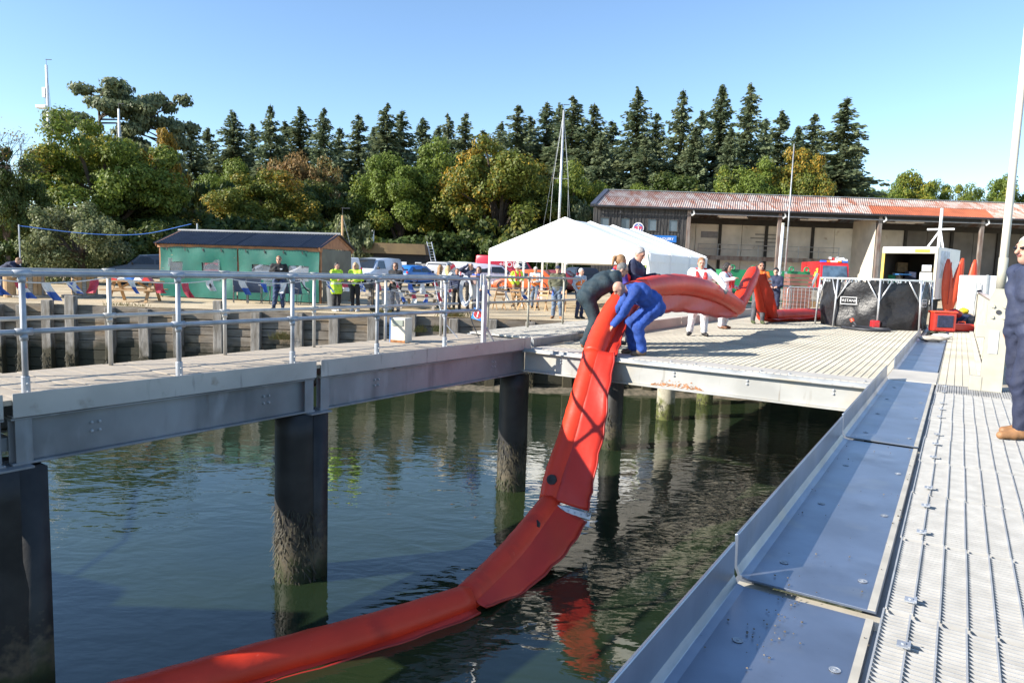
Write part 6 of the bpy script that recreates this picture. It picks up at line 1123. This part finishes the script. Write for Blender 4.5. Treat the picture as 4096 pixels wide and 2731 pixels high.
# ------------------------------------------------------------------ bunting
F_W = mat("flag_white", (.70, .69, .66), .8, 0, .1, 8); F_R = mat("flag_red", (.50, .06, .09), .8, 0, .1, 8); F_B = mat("flag_blue", (.05, .13, .45), .8, 0, .1, 8); F_K = mat("flag_black", (.02, .02, .02), .8)
def flag(parent, p, d, kind, seed):
    """one cloth flag hanging from the string at p; d = along-string direction"""
    rd = random.Random(seed); w, h = rd.uniform(.075, .105), rd.uniform(.12, .19); tw_ = rd.uniform(-1.2, 1.2); b = MB(); n = 8; m_ = 8; d = Vector(d).normalized(); nrm = d.cross(Vector((0, 0, 1))); sway = rd.uniform(-.04, .12)
    def col_(u_, v_):
        if kind == "tri": return 1 if v_ < .33 else (0 if v_ < .66 else 2)
        if kind == "cross": return 1 if abs(u_ - .5) < .14 or abs(v_ - .5) < .12 else 0
        if kind == "disc": return 1 if (u_ - .5) ** 2 + (v_ - .5) ** 2 < .06 else 0
        if kind == "dot": return 3 if (u_ - .5) ** 2 + (v_ - .5) ** 2 < .06 else 0
        if kind == "saltire": return 0 if abs(u_ - v_) < .16 or abs(u_ + v_ - 1) < .16 else 2
        if kind == "stripe": return 1 if int((u_ + v_ * .6) * 5) % 2 else 0
        if kind == "check": return 2 if (int(u_ * 4) + int(v_ * 4)) % 2 else 0
        if kind == "rw": return 1 if v_ < .55 else 0
        if kind == "wb": return 0 if v_ < .55 else 2
        if kind == "k": return 3 if u_ < .4 else 0
        return {"r": 1, "w": 0, "b": 2}[kind]
    P = [[Vector(p) + d * (w * (i / n - .5)) * (1 - .25 * j / m_ * abs(math.sin(seed))) + d * sway * (j / m_) ** 1.5 + Vector((0, 0, -h * j / m_)) + nrm * (.03 * math.sin(i * .9 + j * .5 + seed) + tw_ * .08 * (i / n - .5)) * (j / m_) for i in range(n + 1)] for j in range(m_ + 1)]
    for j in range(m_):
        for i in range(n): b.add([P[j][i], P[j][i + 1], P[j + 1][i + 1], P[j + 1][i]], [(0, 1, 2, 3)], col_((i + .5) / n, (j + .5) / m_))
    b.build("flag", [F_W, F_R, F_B, F_K], parent)
def bunting(label, p0, p1, kinds, sag, seed):
    t = thing("bunting", label, "bunting", tuple((Vector(p0) + Vector(p1)) / 2), 0, "flag bunting along the jetty"); p0, p1 = Vector(p0), Vector(p1); f = lambda s: p0.lerp(p1, s) - Vector((0, 0, sag * 4 * s * (1 - s))); MB().tube([f(s) for s in np.linspace(0, 1, 13)], .006, 5).build("string", F_W, t); MB().tube([f(s) + Vector((0, 0, .02 + .05 * math.sin(3 * s))) for s in np.linspace(0, 1, 13)], .005, 5).build("string", F_W, t)
    for i, k in enumerate(kinds): s = (i + .7) / (len(kinds) + .4); flag(t, f(s), p1 - p0, k, seed * 17 + i)
bz = [-9.2, -7.72, -6.42, -4.98, -3.53, -2.07, -.68]
kk = [("b", "disc", "w", "r"), ("b", "tri", "wb", "saltire", "r"), ("wb", "r", "r", "dot"), ("wb", "b", "w", "k"), ("saltire", "rw", "check", "r"), ("cross", "b", "w", "rw"), ]
nm = ["first bunting span from the left with a red disc flag", "second bunting span from the left over the cable drums", "bunting span before the left picnic bench with a black dot flag", "bunting span before the green hut with blue and white flags", "bunting span with saltire and chequered flags by the black fleece", "bunting span with red cross flag before the hi-vis women"]
for i in range(6): bunting(nm[i], Lp(bz[i], -1.47, 1.16), Lp(bz[i + 1], -1.47, 1.16), kk[i], .07, i + 1)
bunting("bunting span with red white and blue tricolour below the group of five", Lp(-2.0, -1.44, .98), Lp(-.3, -1.44, 1.05), ("wb", "rw", "tri", "r", "rw"), .10, 8)
bunting("bunting span with stars and stripes cloth below the olive jacket", Lp(.25, -1.47, 1.02), Lp(3.5, -1.47, 1.0), ("b", "w", "wb", "stripe", "b"), .08, 9)
# ------------------------------------------------------------------ lifting frames, tank, mast base, fence, gear on the walkway
tank = thing("portable_tank", "black tarpaulin portable tank in an aluminium frame on the platform", "tank", (11.0, 21.3, 0))
tarpk = mat("black_tarpaulin", (.018, .018, .02), .44, 0, .2, 2, 1.0, 9)
TC = Vector((10.95, 21.35, 0)); n8 = 8; tr0 = 1.52; ang = [R_(-112 + 45 * k) for k in range(8)]
tpts = [TC + Vector((tr0 * math.cos(a), tr0 * math.sin(a), 0)) for a in ang]; TH = 1.44
seq = []
for k in range(8):
    for f in np.linspace(0, 1, 10, endpoint=False): seq.append(tpts[k].lerp(tpts[(k + 1) % 8], f))
rings = []
for j in range(15):
    t_ = j / 14; rg_ = []
    for i, p in enumerate(seq):
        d = (p - TC).normalized(); bulge = -.07 + .015 * math.sin(math.pi * (1 - t_) ** 1.4) + .035 * math.sin(i * .9 + 5 * t_) * (1 - t_) + .03 * math.sin(i * .37 - 9 * t_ + 1) + .02 * math.sin(i * 1.7 + 13 * t_); rg_.append(p + d * bulge + Vector((0, 0, .02 + (TH - .10) * t_ + (.02 * math.sin(i * 2.1) if t_ > .95 else 0))))
    rings.append(rg_)
b = MB(); b.loft(rings, cap=False); lin = b.build("liner", tarpk, tank, smooth=True)
MB().poly([p - (p - TC).normalized() * .15 + Vector((0, 0, 1.0)) for p in tpts]).build("water_inside", mat("dark_tank_water", (.01, .012, .01), .05), tank)
for k in range(8):
    p, q = tpts[k], tpts[(k + 1) % 8]; MB().beam(p + Vector((0, 0, TH)), q + Vector((0, 0, TH)), .05, .05).build("top_rail", alu, tank); lg = MB().tube([p + (p - TC).normalized() * .06, p + Vector((0, 0, TH))], .026, 8).build("leg", alu, tank, smooth=True)
    for r_ in (q, tpts[k - 1]): MB().tube([p + Vector((0, 0, TH * .56)), p + (r_ - p) * .30 + Vector((0, 0, TH - .02))], .020, 6).build("brace", alu, lg, smooth=True)
    for f in np.linspace(.08, .92, 8): c = p.lerp(q, f) + Vector((0, 0, TH - .06)); MB().box(c - (c - TC - Vector((0, 0, c.z))).normalized() * .05, (.05, .02, .1), rotz(ang[k])).build("loop", alu if f < .5 else tarpk, tank)
wl_m = mat("label_white", (.62, .62, .62), .6)
for k, f in ((7, .30), (1, .36)):
    p, q = tpts[k], tpts[(k + 1) % 8]; c = p.lerp(q, f); d = (p.lerp(q, .5) - TC).normalized(); c = c + d * .02 + Vector((0, 0, .80)); rr = Matrix.Rotation(math.atan2(d.y, d.x) + R_(90), 3, 'Z') @ RX90; b = MB()
    for sx_, sy_, w_, h_ in ((0, .10, .46, .018), (0, -.10, .46, .018), (-.22, 0, .018, .2), (.22, 0, .018, .2)): b.box(c + rr @ Vector((sx_, sy_, 0)), (w_, h_, .004), rr)
    lb = b.build("label_border", wl_m, tank); text("label_lettering", "FASTANK", .112, wl_m, lb, tuple(c), rr, .002)
hs_ = thing("suction_hose", "grey ribbed suction hose with red coupling lying before the black tank", "hose", (10.3, 19.6, 0)); MB().tube(spline([Rp(21.9, -2.75, .05), Rp(21.6, -2.4, .05), Rp(21.5, -1.9, .05), Rp(21.9, -1.55, .06), Rp(22.1, -2.0, .07), Rp(21.95, -2.5, .1)], 6), .045, 10).build("hose", darkm, hs_, smooth=True); MB().tube([Rp(22.0, -2.35, .05), Rp(22.05, -2.5, .24)], .04, 8).build("elbow", darkm, hs_); MB().tube([Rp(22.05, -2.5, .22), Rp(22.07, -2.54, .30)], .06, 10).build("red_coupling", okm, hs_)
pu_ = thing("hand_pump", "small red and black pump against the foot of the black tank", "pump", tuple(Rp(22.2, -1.95, .02))); MB().box((0, 0, .14), (.22, .2, .26)).build("housing", redp, pu_, local=True, bevel=.04); b = MB(); b.lathe([(.1, 0), (.1, .12)], (.16, 0, .14), 14, 0, Matrix.Rotation(R_(90), 3, 'Y')); b.build("motor", blackm, pu_, local=True); MB().tube([(0, 0, .26), (0, 0, .38)], .02, 6).build("handle", blackm, pu_, local=True)
# flag mast in its tabernacle
fm = thing("flag_mast", "tall cream tapered mast in a bolted steel tabernacle at the right", "mast", tuple(Rp(11.08, .44, 0)), -TR)
MB().tube([(0, 0, .95), (0, 0, 2.25), (0, 0, 5.0), (0, 0, 9.5)], [.047, .046, .040, .026], 16).build("spar", mat("cream_spar", (.66, .60, .50), .45, 0, .06, 1), fm, smooth=True, local=True); MB().tube([(0, 0, 1.35), (0, 0, 1.75)], .054, 16).build("sleeve", cream, fm, smooth=True, local=True)
for s in (-.1, .1): pol = [(-.12, 0), (.12, 0), (.115, 1.15), (.05, 1.35), (-.05, 1.35), (-.115, 1.15)]; MB().prism(pol, s - .012, s + .012).build("cheek", cream, fm, local=True)
for e in (-.11, .11): MB().box((e, 0, .6), (.02, .18, 1.1)).build("web", cream, fm, local=True)
for x0, z0 in ((-.06, 1.12), (.06, 1.12), (-.06, .98), (.06, .98)): b = MB(); b.lathe([(.024, 0), (.018, .02)], (x0, -.115, z0), 8, 0, RX90); b.build("bolt", cream, fm, local=True)
b = MB(); b.lathe([(.03, 0), (.03, .012)], (0, -.113, 1.05), 14, 0, RX90); b.build("pivot_pin", darkm, fm, local=True); MB().box((-.02, -.118, .66), (.10, .008, .30)).build("plate", mat("pale_label", (.6, .6, .58), .5), fm, local=True)
MB().box((-.16, -.06, .80), (.12, .08, .18)).build("junction_box", cream, fm, local=True, bevel=.01); MB().beam((.12, 0, .45), (.38, -.05, .02), .04, .07).build("brace", cream, fm, local=True); MB().box((-.17, -.05, .1), (.14, .14, .2)).build("foot_block", cream, fm, local=True, bevel=.01)
MB().tube([(.13, .05, 1.35), (.3, .12, 2.2), (.42, .2, 4.5)], .006, 5).build("halyard", lt_c, fm, local=True)
# white panel fence along the walkway
pf = thing("panel_fence", "white boarded fence with pinkish handrail along the right walkway", "fence", tuple(Rp(16, .5, 0)))
a0 = 11.7
while a0 < 24.5: MB().beam(Rp(a0, .47, .56), Rp(a0 + .93, .47, .56), .03, 1.05).build("panel", whitep, pf); MB().beam(Rp(a0 + .965, .46, 0), Rp(a0 + .965, .46, 1.12), .05, .05).build("post", cream, pf); a0 += .97
MB().tube([Rp(11.6, .47, 1.16), Rp(24.6, .47, 1.16)], .035, 10).build("handrail", mat("pink_rail", (.45, .36, .33), .5), pf, smooth=True)
jk = thing("draped_jacket", "navy jacket draped over the end of the white fence", "jacket", tuple(Rp(24.2, .4, 1))); b = MB(); rings = [[Rp(24.0 + .5 * i / 6, .47 + w * (1 - .3 * (k == 0)), z + .03 * math.sin(i * 2 + k)) for k, (w, z) in enumerate(((-.12, .35), (-.10, .8), (-.05, 1.2), (.05, 1.22), (.1, .8), (.12, .5)))] for i in range(7)]; b.loft(rings, closed=False, cap=False); b.build("cloth", navy, jk, smooth=True)
caseb = mat("case_red", (.42, .03, .02), .45, 0, .1, 4, .1, 20)
rc = thing("gear_case", "open red case with dark lining standing on the walkway", "case", tuple(Rp(23.4, -.35, .02)), -TR + .5); MB().box((0, 0, .28), (.62, .3, .54)).build("shell", caseb, rc, local=True, bevel=.04); MB().box((0, -.155, .30), (.44, .03, .34)).build("lining", navy, rc, local=True, bevel=.02); MB().box((0, 0, .565), (.66, .34, .05)).build("rim", okm, rc, local=True, bevel=.02)
rc2 = thing("tool_box", "low red tool box at the foot of the white fence", "case", tuple(Rp(24.3, .12, .02)), -TR + .5); MB().box((0, 0, .11), (.66, .3, .21)).build("shell", caseb, rc2, local=True, bevel=.04); MB().tube([(-.1, 0, .22), (-.1, 0, .27), (.1, 0, .27), (.1, 0, .22)], .012, 6).build("handle", okm, rc2, local=True)
def bag(label, a, b_, z, r, m, cat="bag", seed=0, name="kit_bag", grp="kit heaped on the walkway"):
    rd = random.Random(seed); b = MB(); rings = []
    for i in range(8):
        f = i / 7; k = math.sin(math.pi * (f * .92 + .04)) ** .5; rings.append([Rp(a, b_, z) + Vector((r[0] * k * math.cos(w) * (1 + .12 * math.sin(3 * w + seed)), r[1] * k * math.sin(w), r[2] * f + .02 * math.sin(4 * w + i))) for w in np.linspace(0, 2 * math.pi, 14, endpoint=False)])
    b.loft(rings); o = b.build(name, m, smooth=True); tag(o, label, cat, grp); return o
yel = mat("yellow_plastic", (.70, .48, .02), .5)
bag("blue kit bag at the left of the heap on the walkway", 26.3, -.5, .02, (.25, .2, .35), bluep, seed=1); bag("yellow oilskin bundle in front of the blue kit bag", 25.6, -.32, .02, (.24, .2, .30), yel, seed=2); bag("red rolled lifejacket on top of the kit heap", 26.2, -.1, .32, (.24, .16, .26), red_lj, seed=3); bag("yellow helmet shaped tub at the top right of the kit heap", 26.9, .15, .42, (.15, .15, .2), yel, "tub", 4, "tub"); bag("dark blue holdall behind the red lifejacket", 26.8, .25, .02, (.35, .2, .4), navy, seed=5); bag("orange ring shaped float on the coiled hose beside the fence", 25.9, .5, .16, (.36, .3, .16), okm, "float", 6, "float"); bag("grey folded sheet lying on the blue plates", 19.4, -.45, .02, (.34, .16, .12), mat("beige_cloth", (.42, .38, .32), .8), "sheet", 7, "folded_sheet"); bag("white cloth bundle beyond the grey folded sheet", 20.4, -.3, .02, (.25, .14, .12), F_W, "cloth", 8, "cloth_bundle"); bag("black bucket beside the draped navy jacket", 25.2, .35, .02, (.2, .2, .4), darkm, "bucket", 9, "bucket")
hc = thing("hose_coil", "dark green and black coiled hose under the orange float", "hose", tuple(Rp(25.9, .5, 0)))
for k in range(4): MB().tube([Rp(25.9, .4, .04 + .03 * k) + Vector((.42 * math.cos(t), .3 * math.sin(t), 0)) for t in np.linspace(0, 2 * math.pi, 22)], .022, 6).build("coil", darkm if k % 2 else mat("green_hose", (.03, .22, .12), .6), hc)
# ------------------------------------------------------------------ yard behind the platform
sk_ = thing("skip", "green steel skip with lifting eyes behind the people holding the boom", "skip", (13.6, 38, -.03))
grn = mat("skip_green", (.02, .22, .09), .5, 0, .12, 1.5); MB().prism([(-2.0, .1), (2.0, .1), (2.25, 1.75), (-2.25, 1.75)], 0, 1.8, None, (13.4, 37.2, 0)).build("hopper", grn, sk_)
for x0 in (11.5, 12.6, 14.6, 15.4): b = MB(); b.tube([(x0 + .12 * math.cos(t), 37.15, 1.85 + .12 * math.sin(t)) for t in np.linspace(0, 2 * math.pi, 13)], .04, 6); b.build("lifting_eye", grn, sk_)
def barrier(label, x, y, rz):
    t = thing("crowd_barrier", label, "barrier", (x, y, ground(x, y)), R_(rz), "crowd barriers behind the platform")
    MB().tube([(-1, 0, .05), (-1, 0, 1.0), (-.92, 0, 1.08), (.92, 0, 1.08), (1, 0, 1.0), (1, 0, .05)], .02, 8).build("frame", galv, t, local=True, smooth=True); MB().tube([(-1, 0, .22), (1, 0, .22)], .016, 6).build("lower_rail", galv, t, local=True)
    for k in range(13): MB().tube([(-.9 + k * .15, 0, .22), (-.9 + k * .15, 0, 1.08)], .008, 5).build("bar", galv, t, local=True)
    for s in (-.8, .8): MB().box((s, 0, .03), (.06, .5, .03)).build("foot", galv, t, local=True)
barrier("crowd barrier left of the black tank with blue tag", 11.6, 27.2, 0); barrier("second crowd barrier nearer the black tank", 13.5, 27.8, -10); barrier("crowd barrier bundle behind the boom's far end", 10.5, 28.4, 25)
wd = thing("timber_pile", "pale timber baulk on cribbing behind the barriers", "timber", (15.5, 36, 0))
MB().box((15.0, 35.5, .55), (5.5, .7, .55)).build("baulk", wood_w, wd, bevel=.03)
for x0 in (13, 15, 17): MB().box((x0, 35.5, .12), (.5, .9, .3)).build("crib_block", tan_c, wd)
wp = thing("white_post", "white mast section standing upright left of the fire engine", "mast", (11.2, 30.2, 0)); MB().tube([(11.25, 30, -.03), (11.3, 30, 3.6)], [.07, .06], 12).build("spar", whitep, wp, smooth=True); MB().tube([(11.3, 30, 3.58), (11.3, 30, 3.7)], .07, 10).build("cap", cream, wp)
oc = thing("crate_stack", "orange plastic crates stacked before the shed partition", "crates", (31.2, 58, 0))
for k in range(5): MB().box((31.8, 58.0, .25 + k * .5), (2.0, 1.2, .42)).build("crate", mat("orange_crate", (.72, .22, .02), .5), oc, bevel=.03)
br_ = thing("brick_stack", "stack of reddish boards beside the white mast section", "stack", (12.9, 32, 0))
for k in range(9): MB().box((12.75, 31.6, .06 + k * .18), (1.0, .7, .15)).build("board_bundle", mat("red_brown_board", (.20, .09, .07), .8), br_)
for i, (x0, t_) in enumerate(((13.6, .5), (14.6, -.45), (15.6, .4))): o = MB().beam((x0 - t_ * .8, 37, -.03), (x0 + t_ * .8, 37, 1.7), .1, .1).build("steel_strut", galv_d); tag(o, ["left slanting steel strut before the fire engine", "middle crossed steel strut before the fire engine", "right slanting steel strut before the fire engine"][i], "strut", "steel struts in the yard")
wt = thing("trestle", "white metal frame trestle in front of the orange crates", "trestle", (33.3, 60, 0))
for x0 in (31.6, 33.0): MB().box((x0, 57, .75), (.1, .1, 1.5)).build("upright", whitep, wt)
for z0 in (.7, 1.45): MB().box((32.3, 57, z0), (1.5, .08, .1)).build("bar", whitep, wt)
# ------------------------------------------------------------------ masts
def mast(label, x, y, z0, z1, r, spread, m=whitep, lean=0.):
    t = thing("yacht_mast", label, "mast", (x, y, z0), 0, "yacht masts"); MB().tube([(x, y, z0), (x + lean * (z1 - z0), y, z1)], [r, r * .7], 10).build("spar", m, t, smooth=True)
    X = lambda f: x + lean * (z1 - z0) * f
    for f, w in spread: zz = z0 + (z1 - z0) * f; MB().tube([(X(f) - w, y, zz), (X(f) + w, y, zz)], .03, 5).build("spreader", galv_d, t)
    ws = [w for f, w in spread] or [1.2]
    for s in (-1, 1): MB().tube([(X(1), y, z1 - .1)] + [(X(f) + s * w, y, z0 + (z1 - z0) * f) for f, w in spread[::-1]] + [(x + s * max(ws) * 1.15, y, z0)], .013, 4).build("shroud", galv_d, t)
    MB().tube([(X(1), y, z1), (x - 1.9, y + 1.2, z0)], .012, 4).build("stay", galv_d, t); MB().tube([(X(1), y, z1), (x + 1.4, y - .8, z0)], .012, 4).build("stay", galv_d, t); b = MB(); b.tube([(X(1), y, z1), (X(1), y, z1 + .5)], .015, 5); b.box((X(1) + .2, y, z1 + .45), (.5, .03, .05)); b.build("wind_vane", darkm, t); return t
x, zt = fromtop(2196, 462, 58); mast("tall silver yacht mast with two pairs of spreaders behind the tent", x, 58, 0, zt, .12, ((.30, .75), (.62, .62)), alu, .005)
x, zt = fromtop(187, 290, 60); t_ = mast("white yacht mast with radar dome at the upper left", x, 60, 0, zt, .14, (), whitep, .0)
MB().box((x - .45, 60, zt * .80), (.9, .5, .3)).build("radar", whitep, t_, bevel=.08); MB().box((x - .25, 60, zt * .87), (.25, .25, .8)).build("reflector", whitep, t_)
x, zt = fromtop(468, 455, 62); mast("pale mast just visible through the left hand pine", x, 62, 0, zt, .12, (), whitep)
x, zt = fromtop(1356, 865, 44); mast("short wooden mast with red rigging behind the hut roof", x, 44, 0, zt, .09, ((.5, .1),), pine_w)
x, zt = fromtop(3106, 590, 66); o = MB().tube([(x, 66, 0), (x, 66, zt)], [.09, .05], 8).build("flagpole", galv_d, smooth=True); tag(o, "slim grey flagpole rising in front of the shed's first column", "flagpole")
lp = thing("blue_line", "blue rope strung from a thin pole to the hut's vent pipe", "rope", (-18, 30, 0)); MB().tube([(-20.6, 29.3, -.25), (-20.6, 29.3, 2.55)], .03, 6).build("pole", galv_d, lp); MB().tube(spline([(-20.6, 29.3, 2.5), (-18, 29.7, 2.28), (-15.9, 30.1, 2.35), (-13.9, 30.3, 2.85)], 6), .016, 5).build("line", mat("blue_rope", (.03, .14, .5), .6), lp)
# ------------------------------------------------------------------ unseen motor yacht, added at the left to shade the near water
my = thing("added_shade_yacht", "white motor yacht added out of view beyond the left edge as shade caster", "boat", (-12, 2.2, ZW))
rings = []
for q in range(15):
    f = q / 14; yy = -6.3 + 16.2 * f; w = 2.1 * (1 - max(0, (f - .55) / .45) ** 2.2) + .04; sh_ = -.75 + .45 * f * f
    rings.append([(-12.2 + s_ * w * k_, yy + (.6 * (f > .9) if z_ > .5 else 0), ZW - .5 + (sh_ - ZW + .5) * z_) for s_, k_, z_ in ((1, .35, 0), (1, .8, .3), (1, .97, .65), (1, 1, 1), (-1, 1, 1), (-1, .97, .65), (-1, .8, .3), (-1, .35, 0))])
MB().loft(rings).build("hull", mat("gel_coat", (.74, .74, .73), .3, 0, .03), my, smooth=False, bevel=.03)
cabp = [(-4.3, -.7), (7.5, -.55), (6.0, .65), (5.8, .7), (-4.1, .7)]; MB().prism(cabp, -1.75, 1.75, rotz(R_(90)), (-12.2, 0, 0)).build("cabin", whitep, my, bevel=.05)
fb = [(-3.3, .72), (5.4, .72), (4.8, 1.75), (-3.2, 1.75)]; MB().prism(fb, -1.55, 1.55, rotz(R_(90)), (-12.2, 0, 0)).build("flybridge", whitep, my, bevel=.05)
MB().box((-12.2, 1.0, 1.95), (3.2, 7.4, .12)).build("hardtop", whitep, my, bevel=.04)
for s_ in (-1, 1):
    for k_ in range(4): MB().box((-12.2 + s_ * 1.76, -2.8 + k_ * 2.2, .1), (.02, 1.5, .55)).build("window", glass, my)
    MB().tube([(-12.2 + s_ * 1.9, 3.2, .1), (-12.2 + s_ * 1.5, 7.6, .35), (-12.2 + s_ * .3, 9.7, .45)], .02, 6).build("guard_rail", alu, my)
